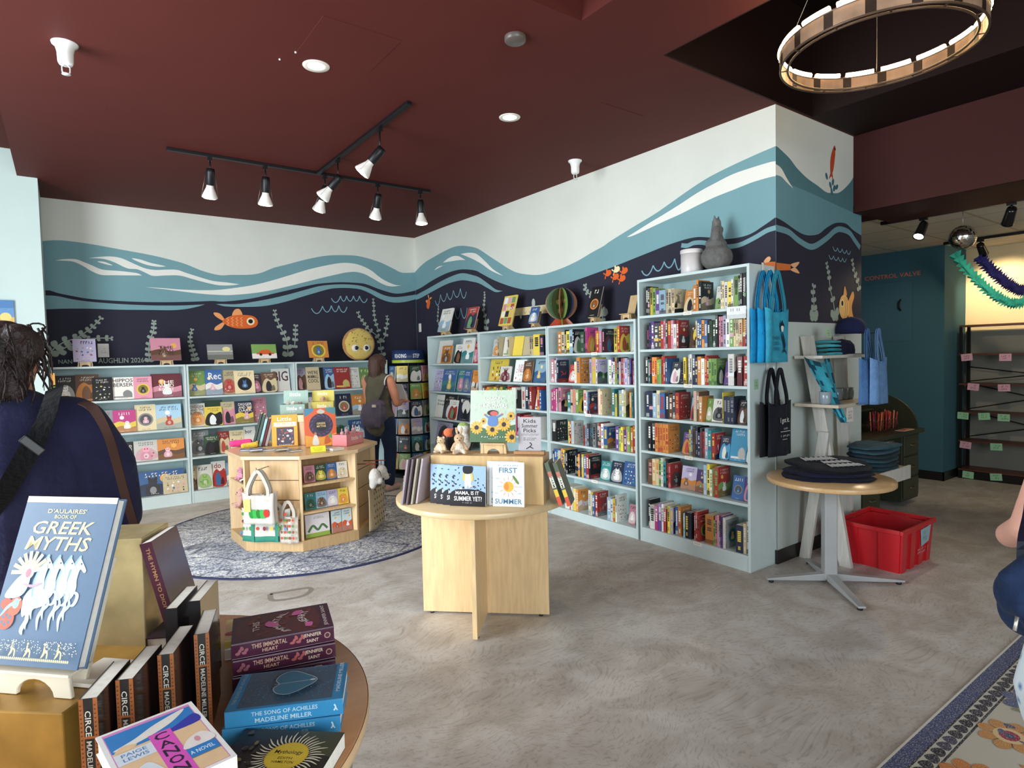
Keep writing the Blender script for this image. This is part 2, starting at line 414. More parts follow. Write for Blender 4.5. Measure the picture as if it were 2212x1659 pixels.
# back wall
b = MB('wall', CREAM); b.box(-2.6, 4.2, 7.83, 8.0, 0, 3.4)
b.on((0,7.83,0), (1,0,0), (0,0,1), clamp=(-0.8, 4.0801, 0.0, 3.26))
top = cr([(p[0],p[1],0) for p in [(-0.4622,2.779),(-0.2482,2.801),(-0.1376,2.818),(-0.0244,2.838),(0.0903,2.84),(0.2865,2.825),(0.5311,2.793),(0.7871,2.76),(0.9641,2.728),(1.146,2.685),(1.334,2.614),(1.509,2.577),(1.641,2.588),(1.848,2.603),(1.977,2.634),(2.132,2.706),(2.289,2.757),(2.462,2.816),(2.64,2.87),(2.822,2.912),(3.071,2.937),(3.264,2.935),(3.527,2.884),(3.73,2.81),(3.855,2.761),(3.983,2.763),(4.085,2.776)]], 6)
b.poly([tuple(p)[:2] for p in top]+[(4.09, 0.0), (-0.8, 0.0)], TEAL)
dk = cr([(p[0],p[1],0) for p in [(-0.4832,2.313),(-0.1298,2.321),(-0.0849,2.319),(-0.0253,2.298),(0.089,2.274),(0.2218,2.251),(0.4243,2.239),(0.678,2.234),(0.9441,2.24),(1.223,2.256),(1.417,2.271),(1.528,2.268),(1.68,2.286),(1.837,2.314),(1.999,2.354),(2.164,2.401),(2.392,2.464),(2.628,2.528),(2.809,2.558),(2.995,2.576),(3.186,2.579),(3.329,2.569),(3.514,2.513),(3.719,2.465),(3.859,2.469),(4.077,2.518)]], 6)
b.poly([tuple(p)[:2] for p in dk]+[(4.09, 0.0), (-0.8, 0.0)], NAVY)
b.band([(-0.4153,2.262),(-0.132,2.27),(-0.0268,2.265),(0.1029,2.237),(0.2604,2.218),(0.5062,2.204),(0.7638,2.199),(0.9426,2.202),(1.127,2.21),(1.342,2.228)], [(-0.4217,2.121),(-0.1345,2.129),(0.0213,2.14),(0.2573,2.146),(0.5036,2.143),(0.7617,2.148),(0.986,2.151),(1.125,2.166),(1.25,2.196),(1.342,2.228)], TEAL)
b.band([(1.461,2.235),(1.526,2.239),(1.679,2.242),(1.835,2.27),(2.051,2.317),(2.275,2.378),(2.507,2.452),(2.687,2.508),(2.87,2.538),(3.058,2.551),(3.25,2.543),(3.406,2.501),(3.579,2.434),(3.717,2.411),(3.858,2.422),(4.09,2.462)], [(1.461,2.235),(1.526,2.218),(1.576,2.212),(1.729,2.211),(1.94,2.223),(2.103,2.251),(2.272,2.297),(2.446,2.356),(2.624,2.416),(2.806,2.474),(2.93,2.496),(3.094,2.504),(3.248,2.494),(3.378,2.45),(3.51,2.387),(3.645,2.345),(3.784,2.336),(3.927,2.355),(4.088,2.397)], TEAL)
b.band([(-0.0335,2.631),(0.0436,2.651),(0.1368,2.657),(0.1987,2.635),(0.2769,2.602),(0.3402,2.572),(0.3969,2.562),(0.5212,2.56),(0.6739,2.548),(0.7249,2.525)], [(-0.0335,2.631),(0.0429,2.634),(0.12,2.629),(0.1968,2.591),(0.2742,2.539),(0.3537,2.508),(0.4774,2.512),(0.604,2.518),(0.7249,2.525)], STREAK)
b.band([(0.2481,2.677),(0.3292,2.695),(0.4443,2.71),(0.5439,2.698),(0.6523,2.649),(0.7544,2.606),(0.8509,2.594),(0.9591,2.604),(1.069,2.609),(1.161,2.581),(1.283,2.545),(1.427,2.507),(1.545,2.498),(1.597,2.495),(1.729,2.481)], [(0.2481,2.677),(0.3286,2.681),(0.4017,2.674),(0.4831,2.646),(0.5902,2.594),(0.6842,2.589),(0.7611,2.556),(0.8304,2.527),(0.9564,2.539),(1.094,2.546),(1.234,2.512),(1.377,2.478),(1.504,2.458),(1.637,2.465),(1.729,2.481)], STREAK)
b.blob([(0.3231,2.646),(0.3842,2.649),(0.4569,2.617),(0.4076,2.621)], STREAK)
b.blob([(0.6375,2.705),(0.7147,2.699),(0.8098,2.67),(0.9069,2.652),(0.956,2.64),(0.8703,2.632),(0.7822,2.643),(0.6963,2.672)], STREAK)
b.band([(0.7414,2.398),(0.9054,2.396),(1.088,2.389),(1.276,2.39),(1.482,2.403),(1.686,2.438),(1.897,2.484),(2.115,2.552),(2.341,2.634),(2.575,2.719),(2.818,2.789),(3.005,2.83),(3.157,2.834),(3.285,2.81),(3.415,2.757),(3.52,2.683),(3.627,2.626),(3.764,2.582),(3.863,2.581)], [(0.7414,2.398),(0.95,2.383),(1.133,2.365),(1.323,2.349),(1.519,2.345),(1.632,2.35),(1.84,2.376),(2.055,2.419),(2.279,2.481),(2.511,2.551),(2.751,2.624),(2.937,2.677),(3.063,2.709),(3.191,2.724),(3.321,2.701),(3.451,2.641),(3.598,2.574),(3.721,2.557),(3.863,2.581)], STREAK)
scallops(b, [(2.845,2.36),(2.97,2.395),(3.052,2.399),(3.148,2.403),(3.232,2.406),(3.342,2.374)], 0.07)
scallops(b, [(2.579,2.22),(2.725,2.252),(2.842,2.264),(2.941,2.267),(3.053,2.253)], 0.08)
for P in ([(-0.1204,1.683,60),(-0.0726,1.739,55),(0.0063,1.796,45),(0.0931,1.829,40),(0.1498,1.868,38),(0.2072,1.912,32),(0.2489,1.951,28),(0.2914,2.0,25),(0.3258,2.045,22)], [(-0.0438,1.701,50),(0.0274,1.748,50),(0.1313,1.805,34),(0.2035,1.824,30),(0.2883,1.834,28),(0.3619,1.836,28),(0.4112,1.832,20)],
          [(0.7557,1.579,40),(0.7565,1.641,35),(0.7564,1.702,32),(0.7616,1.763,30),(0.7751,1.835,30),(0.8023,1.891,30),(0.8133,1.942,25),(0.8152,1.988,22),(0.8183,2.019,20)], [(1.215,1.58,38),(1.208,1.633,32),(1.191,1.687,30),(1.182,1.74,26),(1.171,1.788,24),(1.171,1.84,22),(1.18,1.888,20),(1.193,1.93,18)],
          [(2.264,1.617,60),(2.261,1.709,50),(2.252,1.813,42),(2.221,1.894,35),(2.179,1.974,32),(2.148,2.053,28),(2.126,2.121,24),(2.123,2.172,20)], [(2.347,1.72,32),(2.356,1.807,32),(2.365,1.877,28),(2.364,1.929,28),(2.371,1.988,26)],
          [(3.538,1.596,45),(3.52,1.685,40),(3.506,1.78,36),(3.478,1.856,35),(3.387,1.931,30),(3.329,1.975,28),(3.295,2.024,25),(3.26,2.073,24),(3.222,2.122,22),(3.205,2.177,22)], [(3.495,1.932,30),(3.463,2.014,26),(3.446,2.076,24),(3.434,2.145,22),(3.43,2.202,20),(3.432,2.271,20),(3.427,2.314,18),(3.426,2.365,15)],
          [(3.531,1.799,34),(3.588,1.876,34),(3.598,1.965,28),(3.621,2.029,26),(3.627,2.092,22),(3.62,2.137,18)]):
    pl(b, P, 0.00125)
fish(b, 1.708, 2.033, 0.42, 0.165)
b.text('NAN', -0.0546, 1.57, 0.0616, 1.613, LEAF)
b.text('AUGHLIN 2026', 0.2853, 1.567, 0.7046, 1.622, LEAF)
struct(b, 'wall_back')

# right wall
b = MB('wall', CREAM); b.box(4.08, 4.2, 2.372, 8.0, 0, 3.4)
b.on((4.08,0,0), (0,-1,0), (0,0,1), clamp=(-7.83, -2.3721, 0.0, 3.26))
top = cr([(p[0],p[1],0) for p in [(-7.903,2.78),(-7.846,2.781),(-7.702,2.83),(-7.51,2.881),(-7.248,2.918),(-6.999,2.948),(-6.763,2.964),(-6.561,2.949),(-6.369,2.908),(-6.185,2.851),(-5.934,2.72),(-5.75,2.625),(-5.573,2.534),(-5.402,2.466),(-5.157,2.414),(-5.0,2.398),(-4.849,2.402),(-4.633,2.425),(-4.428,2.461),(-4.233,2.511),(-4.072,2.547),(-3.987,2.577),(-3.717,2.652),(-3.468,2.717),(-3.281,2.779),(-3.106,2.839),(-2.94,2.888),(-2.784,2.918),(-2.635,2.94),(-2.495,2.958),(-2.371,2.971)]], 6)
b.poly([tuple(p)[:2] for p in top]+[(-2.372, 0.0), (-7.83, 0.0)], TEAL)
dk = cr([(p[0],p[1],0) for p in [(-7.92,2.514),(-7.665,2.542),(-7.394,2.595),(-7.138,2.634),(-6.895,2.658),(-6.665,2.661),(-6.467,2.642),(-6.258,2.6),(-6.138,2.552),(-5.945,2.469),(-5.759,2.4),(-5.494,2.318),(-5.243,2.262),(-5.005,2.252),(-4.78,2.257),(-4.499,2.272),(-4.238,2.303),(-4.053,2.327),(-3.958,2.339),(-3.722,2.376),(-3.521,2.407),(-3.332,2.436),(-3.153,2.453),(-3.043,2.453),(-2.961,2.439),(-2.865,2.415),(-2.788,2.395),(-2.675,2.386),(-2.567,2.396),(-2.463,2.437),(-2.373,2.478)]], 6)
b.poly([tuple(p)[:2] for p in dk]+[(-2.372, 0.0), (-7.83, 0.0)], NAVY)
b.band([(-7.924,2.44),(-7.532,2.497),(-7.142,2.561),(-6.899,2.593),(-6.667,2.61),(-6.513,2.599),(-6.343,2.558),(-6.18,2.508),(-5.986,2.409),(-5.836,2.328),(-5.699,2.296)], [(-7.928,2.375),(-7.673,2.401),(-7.403,2.446),(-7.023,2.505),(-6.785,2.523),(-6.56,2.518),(-6.347,2.477),(-6.183,2.436),(-5.988,2.355),(-5.838,2.298),(-5.699,2.296)], TEAL)
b.line([(-3.189,2.412),(-3.128,2.4),(-3.068,2.411),(-2.986,2.401),(-2.905,2.374),(-2.788,2.339),(-2.713,2.329),(-2.639,2.334),(-2.532,2.364),(-2.443,2.396),(-2.373,2.405)], 0.035, TEAL)
b.band([(-7.284,2.732),(-7.181,2.767),(-7.033,2.768)], [(-7.284,2.732),(-7.157,2.75),(-7.033,2.768)], STREAK)
b.band([(-7.043,2.804),(-6.909,2.839),(-6.769,2.85),(-6.634,2.828),(-6.483,2.76)], [(-7.043,2.804),(-6.841,2.793),(-6.636,2.78),(-6.483,2.76)], STREAK)
b.band([(-6.593,2.851),(-6.457,2.844),(-6.331,2.826),(-6.208,2.788),(-6.033,2.675),(-5.883,2.569),(-5.683,2.467)], [(-6.593,2.851),(-6.334,2.756),(-6.133,2.667),(-5.941,2.565),(-5.792,2.504),(-5.683,2.467)], STREAK)
b.band([(-3.783,2.58),(-3.667,2.612),(-3.517,2.656),(-3.374,2.694),(-3.193,2.746),(-3.023,2.799),(-2.861,2.835),(-2.709,2.863),(-2.564,2.87),(-2.427,2.872),(-2.371,2.867)], [(-3.783,2.58),(-3.718,2.579),(-3.567,2.602),(-3.375,2.636),(-3.194,2.665),(-3.024,2.7),(-2.862,2.729),(-2.71,2.746),(-2.565,2.763),(-2.428,2.767),(-2.372,2.764)], STREAK)
scallops(b, [(-7.273,2.327),(-7.127,2.394),(-6.956,2.396),(-6.791,2.415),(-6.62,2.421),(-6.48,2.366)], 0.10)
scallops(b, [(-6.78,2.177),(-6.621,2.174),(-6.468,2.164)], 0.13)
scallops(b, [(-3.612,2.261),(-3.484,2.289),(-3.366,2.303),(-3.256,2.313),(-3.191,2.25)], 0.06)
for P in ([(-7.185,2.005,20),(-7.221,2.044,18),(-7.217,2.106,18),(-7.207,2.155,16),(-7.195,2.197,14),(-7.193,2.234,12)], [(-6.058,1.874,35),(-6.041,1.95,40),(-6.071,2.029,25),(-6.098,2.102,24),(-6.091,2.162,20),(-6.083,2.211,18),(-6.071,2.248,15),(-6.07,2.281,14),(-6.072,2.314,12)],
          [(-4.168,2.096,28),(-4.242,2.111,24),(-4.292,2.138,22),(-4.324,2.172,20),(-4.327,2.208,18)], [(-4.094,1.852,26),(-4.096,1.909,50),(-4.098,1.952,30)]):
    pl(b, P, 0.0015)
fish(b, -7.46, 2.306, 0.16, 0.09, rot=1.15, flip=-1, eye=False, scales=False)
for x, y, yl in [(-4.016,2.287,0),(-3.909,2.307,1),(-3.813,2.283,0),(-3.922,2.243,0),(-3.841,2.218,0)]:
    fish(b, x, y, 0.085, 0.05, rot=0.35, flip=1, eye=False, scales=False, body=0xF3E3B0 if yl else 0xE4672F, fin=0xF3E3B0 if yl else 0xE4672F)
# long pale painted fish behind the display books
P = [(-5.594,1.991),(-5.502,2.078),(-4.874,2.077),(-4.869,1.986),(-5.505,1.996)]
b.poly(P[1:], 0xF0DDB0)
for i in range(7):
    a = i/7+0.07; b.line([(P[1][0]*(1-a)+P[2][0]*a-0.02, P[1][1]*(1-a)+P[2][1]*a-0.05), (P[1][0]*(1-a)+P[2][0]*a, P[1][1]*(1-a)+P[2][1]*a-0.07-0.02*(i%2)), (P[1][0]*(1-a)+P[2][0]*a+0.02, P[1][1]*(1-a)+P[2][1]*a-0.045)], 0.008, 0xC9A46A)
x, y = (-5.132,2.108); b.disc(x, y, 0.03, 0.05, 0xB9C4C0)
x, y = (-5.36,1.984); b.disc(x, y, 0.015, 0.03, 0xB9C4C0)
fc = [(-2.437,2.146),(-2.374,2.134)]
b.blob([(-2.464,2.177),(-2.44,2.205),(-2.417,2.208),(-2.41,2.188),(-2.434,2.164)], 0xF2B486)
b.band([(-2.457,2.167),(-2.417,2.171),(-2.374,2.166)], [(-2.457,2.155),(-2.417,2.127),(-2.374,2.103)], 0xD9773F)
b.rect(-2.44, 0.0, -2.3721, 1.744, 0xC3CCC8)
struct(b, 'wall_right')

# end face of the mural wall, turned to the room
b = MB('wall', CREAM); b.box(4.2, 5.2305, 2.372, 2.55, 0, 3.4); b.box(5.2305, 5.375, 2.372, 2.55, 0, 2.70); b.box(5.255, 5.375, 2.55, 6.1, 0, 2.75)
b.on((0,2.372,0), (1,0,0), (0,0,1), clamp=(4.08, 5.375, 0.0, 3.26))
b.rect(4.08, 0, 5.375, 3.26, CREAM)
b.clamp = (4.08, 5.375, 0, 3.26)
tp = cr([(p[0],p[1],0) for p in [(4.065,2.971),(4.102,2.97),(4.149,2.957),(4.264,2.917),(4.362,2.866),(4.505,2.815),(4.654,2.784),(4.786,2.753),(4.876,2.758),(4.992,2.777),(5.112,2.84),(5.209,2.912),(5.252,2.965)]], 6)
b.poly([tuple(p)[:2] for p in tp]+[(5.2305,2.8),(5.2305,2.646),(5.375,2.646),(5.375,1.745),(4.08,1.745)], DTEAL)
lt = cr([(p[0],p[1],0) for p in [(4.064,2.782),(4.147,2.765),(4.302,2.732),(4.547,2.714),(4.876,2.682),(5.236,2.648),(5.415,2.627)]], 6)
b.poly([tuple(p)[:2] for p in lt]+[(5.375,1.745),(4.08,1.745)], 0x6C98A2)
dk = cr([(p[0],p[1],0) for p in [(4.062,2.48),(4.184,2.458),(4.321,2.421),(4.442,2.397),(4.546,2.397),(4.675,2.421),(4.786,2.476),(4.899,2.522),(4.993,2.542),(5.113,2.546),(5.236,2.507),(5.415,2.472)]], 6)
b.poly([tuple(p)[:2] for p in dk]+[(5.375,1.745),(4.08,1.745)], NAVY)
b.line([(4.061,2.404),(4.242,2.392),(4.36,2.352),(4.483,2.321),(4.567,2.314),(4.653,2.336),(4.808,2.406),(4.923,2.469),(5.017,2.493),(5.162,2.482),(5.262,2.427),(5.351,2.376)], 0.045, 0x6C98A2)
b.band([(4.064,2.849),(4.148,2.831),(4.224,2.771),(4.312,2.709)], [(4.063,2.771),(4.148,2.77),(4.224,2.741),(4.312,2.709)], STREAK)
for k in (0, 1): scallops(b, [[(4.895,2.345),(4.97,2.342),(5.046,2.34),(5.118,2.337),(5.187,2.334)], [(4.831,2.276),(4.904,2.273),(4.982,2.27),(5.053,2.269),(5.114,2.269)]][k], 0.03, w=0.007)
for P in ([(4.603,1.765,30),(4.603,1.79,34),(4.605,1.845,24),(4.601,1.906,20),(4.588,1.965,18),(4.599,2.015,16)], [(4.931,1.771,26),(4.931,1.804,38),(4.896,1.922,20),(4.854,2.006,16),(4.836,2.089,16),(4.827,2.134,14),(4.808,2.172,12),(4.795,2.204,10)], [(5.335,2.029,20),(5.309,2.093,18),(5.276,2.139,18),(5.238,2.183,14),(5.225,2.224,12),(5.212,2.258,12)]):
    pl(b, P, 0.0020)
fx, fz = (4.892,3.009)
b.line([(fx-0.03,fz-0.115),(fx-0.018,fz-0.06),(fx-0.008,fz),(fx+0.01,fz+0.06),(fx+0.03,fz+0.12)], 0.062, 0xC94F2E, taper=True)
b.blob([(fx-0.036,fz-0.10),(fx-0.06,fz-0.15),(fx-0.025,fz-0.125),(fx+0.0,fz-0.15),(fx-.01,fz-0.10)], 0xC94F2E)
b.disc(fx+0.03, fz+0.095, 0.012, 0.012, 0x30201C)
for dx, dz, rr in ((-0.10,-0.135,0.5),(0.0,-0.165,-0.3),(-0.04,-0.195,0.5),(0.02,-0.21,-0.4),(-0.02,-0.24,0.2),(0.06,-0.195,-0.8)): b.disc(fx+dx, fz+dz, 0.016, 0.028, 0x44707E, rot=rr)
P = [(4.071,2.159),(4.27,2.161),(4.39,2.187),(4.33,2.142),(4.39,2.103),(4.27,2.119),(4.07,2.103)]
b.band([P[0], P[1]], [P[6], P[5]], 0xD9773F); b.blob([P[1], P[2], P[3]], 0xF2B486); b.blob([P[3], P[4], P[5]], 0xF2B486)
fx, fz = (5.074,1.877)
b.blob([(fx+0.05,fz+0.02),(fx+0.14,fz+0.13),(fx+0.17,fz+0.09),(fx+0.13,fz),(fx+0.17,fz-0.12),(fx+0.12,fz-0.15),(fx+0.05,fz-0.03)], 0xE8A45C)
b.blob([(fx-0.01,fz+0.09),(fx+0.01,fz+0.17),(fx+0.045,fz+0.1)], 0xE8A45C); b.disc(fx, fz, 0.085, 0.10, 0xF0BE74); b.disc(fx-0.03, fz+0.03, 0.028, 0.03, 0xFFE0A0); b.disc(fx-0.03, fz+0.03, 0.018, 0.022, 0x2B2530)
for k in (0.01, 0.04): b.line([(fx+k,fz+0.08),(fx+k+0.015,fz),(fx+k,fz-0.08)], 0.008, 0xC98440)
b.rect(4.08, 0.0, 5.375, 1.744, 0xC3CCC8)
struct(b, 'wall_jog')
b = MB('plastic', 0x1E1D1E); b.box(4.08, 5.385, 2.36, 2.372, 0, 0.10); b.box(4.068, 4.08, 2.36, 2.378, 0, 0.10); struct(b, 'baseboard_jog')

# pale pier on the left, window walls, back room
b = MB('wall', 0xCFE0DC); b.box(-2.6, -0.13, 7.06, 7.83, 0, 3.49); struct(b, 'wall_pier')
BLUE = 0x3F6774
b = MB('wall', BLUE); b.box(8.091, 8.9, 2.672, 6.1, 0, 2.72); b.box(5.375, 8.1, 6.0, 6.1, 0, 2.72)
b.on((8.091,0,0), (0,-1,0), (0,0,1))
b.rect(-3.9, 1.62, -2.992, 2.34, 0x3A5F6B); b.rect(-3.89, 1.627, -3.0, 2.333, 0x42697a)
b.text('CONTROL VALVE', -3.53, 2.388, -2.915, 2.44, 0xD9765C)
struct(b, 'wall_back_room_blue')
b = MB('wall', 0xE9D6AE); b.box(8.75, 8.9, -3.4, 2.672, 0, 2.72); b.on((8.75,0,0), (0,-1,0), (0,0,1)); b.rect(-2.67, 0, 3.4, 1.72, 0x8E8D84); struct(b, 'wall_back_room_cream')
b = MB('plastic', 0x1A1718); b.box(8.078, 8.091, 2.66, 6.0, 0, 0.1); b.box(8.078, 8.75, 2.66, 2.672, 0, 0.1); struct(b, 'baseboard_back_room')
b = MB('blackmetal', 0x2A2A2C)
b.tube([(8.085,3.12,2.12),(8.05,3.12,2.09),(8.05,3.12,2.02),(8.085,3.12,1.99)], 0.009); tag(b.build('panel_handle'), 'small dark pull handle on the blue wall access panel', 'handle')
# street window wall and shop front (out of the frame, they admit the daylight)
b = MB('wall', 0xD8DAD4); b.box(-2.6, -2.45, -3.4, 7.06, 0, 0.35); b.box(-2.6, -2.45, -3.4, 7.06, 3.05, 3.49); b.box(-2.6, -2.45, -3.4, -0.2, 0.35, 3.05); b.box(-2.6, -2.45, 6.6, 7.06, 0.35, 3.05); struct(b, 'wall_left')
b = MB('wall', 0xD8DAD4); b.box(-2.6, 9.0, -3.4, -3.2, 0, 0.35); b.box(-2.6, 9.0, -3.4, -3.2, 3.05, 4.1); b.box(-2.6, -1.9, -3.4, -3.2, 0.35, 3.05); b.box(3.7, 9.0, -3.4, -3.2, 0.35, 3.05); struct(b, 'wall_front')
b = MB('blackmetal', 0x30302E)
for y in (-0.2, 1.5, 3.2, 4.9, 6.57): b.box(-2.56, -2.49, y-0.03, y+0.03, 0.35, 3.05)
struct(b, 'window_1')
b = MB('blackmetal', 0x30302E)
for x in (-1.87, 0.0, 1.8, 3.67): b.box(x-0.03, x+0.03, -3.33, -3.26, 0.35, 3.05)
struct(b, 'window_2')

# ================================================================== CEILING FITTINGS
def downlight(x, y, label):
    t = thing('recessed_downlight', label, 'light', (x, y, 3.26), group=None)
    b = MB('gloss', 0xEDE6DA); b.lathe([(0.05,-0.002),(0.075,-0.004),(0.078,0.0),(0.05,0.0)], 28, cap=False); b.build('trim_ring', t)
    b = MB('lamp_white'); b.lathe([(0.0,-0.001),(0.05,-0.0015),(0.05,0.0)], 24, cap=False); b.build('lamp_lens', t)
    l = bpy.data.lights.new('downlight_lamp', 'SPOT'); l.energy = 22; l.color = (1,0.8,0.55); l.spot_size = 1.5; l.spot_blend = 0.6; l.shadow_soft_size = 0.05
    o = bpy.data.objects.new('downlight_lamp', l); COL.objects.link(o); o.location = (x, y, 3.24)
downlight(1.259, 3.581, 'glowing recessed ceiling downlight left of the track lights, nearer the camera')
downlight(2.658, 3.577, 'glowing recessed ceiling downlight right of the track lights')
def sprinkler(x, y, label):
    t = thing('fire_sprinkler', label, 'sprinkler', (x, y, 3.26))
    b = MB('gloss', 0xF2F0EE); b.lathe([(0.062,0.0),(0.060,-0.008),(0.045,-0.02),(0.038,-0.05),(0.036,-0.10),(0.030,-0.112),(0.0,-0.112)], 24, cap=False); b.build('cup', t)
    b = MB('gloss', 0xE8E6E4)
    for s in (-1,1): b.tube([(s*0.006,0,-0.11),(s*0.018,0,-0.125),(s*0.017,0,-0.15),(s*0.006,0,-0.158)], 0.0035, n=6)
    b.lathe([(0.0,-0.158),(0.02,-0.158),(0.021,-0.162),(0.0,-0.163)], 16, cap=False); b.build('sprinkler_head', t)
sprinkler(3.72, 4.05, 'white ceiling sprinkler close above the mural wall')
sprinkler(0.073, 4.072, 'large white ceiling sprinkler at the upper left')
b = MB('plastic', 0x5B514B); b.M = T(2.034, 2.672, 3.26); b.lathe([(0.0,-0.028),(0.052,-0.028),(0.058,-0.022),(0.058,0.0)], 28, cap=False); tag(b.build('smoke_detector'), 'small round dark disc on the red ceiling near the recess', 'smoke detector')
for i, (x, y, lab) in enumerate(((3.24, 3.24, 'flush square access panel in the ceiling near the mural wall'), (1.33, 3.26, 'flush square access panel in the ceiling beside the left downlight'))):
    b = MB('ceiling', CEIL); b.box(x-0.215, x+0.215, y-0.215, y+0.215, 3.2575, 3.262); tag(b.build('ceiling_access_panel', bevel=0.001), lab, 'access panel')
b = MB('gloss', 0xFFFFFF)
for dx, dy in ((0,0),(-0.05,0.13)): b.ell((1.11+dx, 3.48+dy, 3.256), 0.006, nu=8, nv=6)
tag(b.build('cord_clips'), 'two tiny white clips on the ceiling left of the downlight', 'clip')

# T shaped lighting track
t = thing('lighting_track', 'black T shaped ceiling track with seven spot lamps below it', 'light track', (1.93, 5.55, 3.26))
b = MB('blackmetal', 0x17161A); b.box(0.722-1.93, 3.083-1.93, -0.018, 0.018, -0.025, 0.0); b.build('rail', t, bevel=0.003)
b = MB('blackmetal', 0x17161A); b.box(-0.018, 0.018, 3.72-5.55, 0, -0.0255, -0.0005); b.build('rail', t, bevel=0.003)
def spot(x, y, tilt, az, label, power=30, drop=0.12, aim=None):
    t = thing('track_spotlight', label, 'spotlight', (x, y, 3.235), group='spotlights on the T shaped track')
    b = MB('blackmetal', 0x18171A); b.box(-0.014,0.014,-0.022,0.022,-0.03,0); b.tube([(0,0,-0.02),(0,0,-drop)], 0.006, n=8); b.build('stem', t)
    M = T(0,0,-drop) @ R(az) @ R(tilt, 'X')
    b = MB('blackmetal', 0x1A191C); b.lathe([(0,0.03),(0.03,0.028),(0.034,0.0),(0.034,-0.10),(0.030,-0.105),(0,-0.105)], 20, cap=False)
    b.build('socket', t, M=M)
    b = MB('gloss', 0xF5EFE8); b.lathe([(0.026,-0.10),(0.03,-0.125),(0.046,-0.16),(0.060,-0.195),(0.062,-0.205),(0.058,-0.21)], 24, cap=False)
    o = b.build('bulb', t, M=M)
    b = MB('lamp_white'); b.lathe([(0.058,-0.209),(0.04,-0.216),(0.0,-0.219)], 24, cap=False); b.build('bulb_face', o)
    b = MB('metal', 0x9A9690); b.tube([(0.036,0,-0.02),(0.064,0,-0.2)], 0.0015, n=5); b.tube([(-0.036,0,-0.02),(-0.064,0,-0.2)], 0.0015, n=5); b.build('wire_clip', o)
    l = bpy.data.lights.new('spot_lamp', 'SPOT'); l.energy = power; l.color = (1,0.82,0.6); l.spot_size = 1.3; l.spot_blend = 0.7; l.shadow_soft_size = 0.05
    o = bpy.data.objects.new('spot_lamp', l); COL.objects.link(o); o.matrix_world = T(x,y,3.235) @ M @ T(0,0,-0.225)
LX = [1.035, 1.472, 1.995, 2.514, 2.974]
for i, (x, tl) in enumerate(zip(LX, (-0.35, -0.2, -0.5, -0.4, 0.05))):
    spot(x, 5.55, -tl, 0.35 if i == 2 else 0.0, '%s of the five spot lamps hanging from the long crossbar rail' % ('leftmost','second','middle','fourth','rightmost')[i], 26)
spot(1.93, 5.05, 0.75, 0.9, 'lit spot lamp at the near side of the rail junction', 30, 0.16)
spot(1.93, 4.2, 0.75, 0.9, 'lit spot lamp at the far right end of the rail stem, nearest the camera', 30, 0.17)

# ring chandelier hanging in the dark recess
t = thing('ring_chandelier', 'large round bronze ring chandelier with glowing edge in the dark recess', 'chandelier', (3.24, 1.36, 3.0))
RR = 0.43
b = MB('gold', 0x9A7A62)
for k in range(64):
    a0 = 2*PI*k/64; a1 = 2*PI*(k+1)/64; c = 0x3A2C24 if k % 4 == 3 else 0xB08E74
    for r, fl in ((RR-0.004, 1), (RR+0.004, 0)):
        V = [(r*math.cos(a0), r*math.sin(a0), -0.035), (r*math.cos(a1), r*math.sin(a1), -0.035), (r*math.cos(a1), r*math.sin(a1), 0.035), (r*math.cos(a0), r*math.sin(a0), 0.035)]
        b.add(V, [(3,2,1,0) if fl else (0,1,2,3)], c)
    V = [(q*math.cos(w_), q*math.sin(w_), z) for z in (-0.035, 0.035) for q, w_ in ((RR-0.004,a0),(RR+0.004,a0),(RR+0.004,a1),(RR-0.004,a1))]
    b.add(V, [(3,2,1,0),(4,5,6,7)], c)
b.build('shade_band', t)
b = MB('gold', 0x5A4638)
for z, r in ((-0.036, RR), (-0.036, RR-0.035), (0.036, RR)):
    b.tube([(r*math.cos(2*PI*k/64), r*math.sin(2*PI*k/64), z) for k in range(64)], 0.006, n=6, closed=True)
for k in range(12):
    a = 2*PI*k/12; b.tube([((RR-0.035)*math.cos(a),(RR-0.035)*math.sin(a),-0.036),(RR*math.cos(a),RR*math.sin(a),-0.036),(RR*math.cos(a),RR*math.sin(a),0.036)], 0.004, n=5)
b.build('frame', t)
b = MB('ring_light')
for k in range(16):
    P = [(RR*math.cos(2*PI*(k+0.1+0.8*j/6)/16), RR*math.sin(2*PI*(k+0.1+0.8*j/6)/16), 0.050) for j in range(7)]
    b.tube(P, 0.013, n=6)
b.build('light_strip', t)
b = MB('metal', 0x777270)
for k in range(3):
    a = 2*PI*k/3+0.4; b.tube([(RR*math.cos(a)*0.98, RR*math.sin(a)*0.98, 0.03), (0.02*math.cos(a), 0.02*math.sin(a), 0.95)], 0.0018, n=5)
b.lathe([(0,0.95),(0.06,0.96),(0.06,1.0),(0,1.0)], 20, cap=False); b.build('suspension_cables', t)

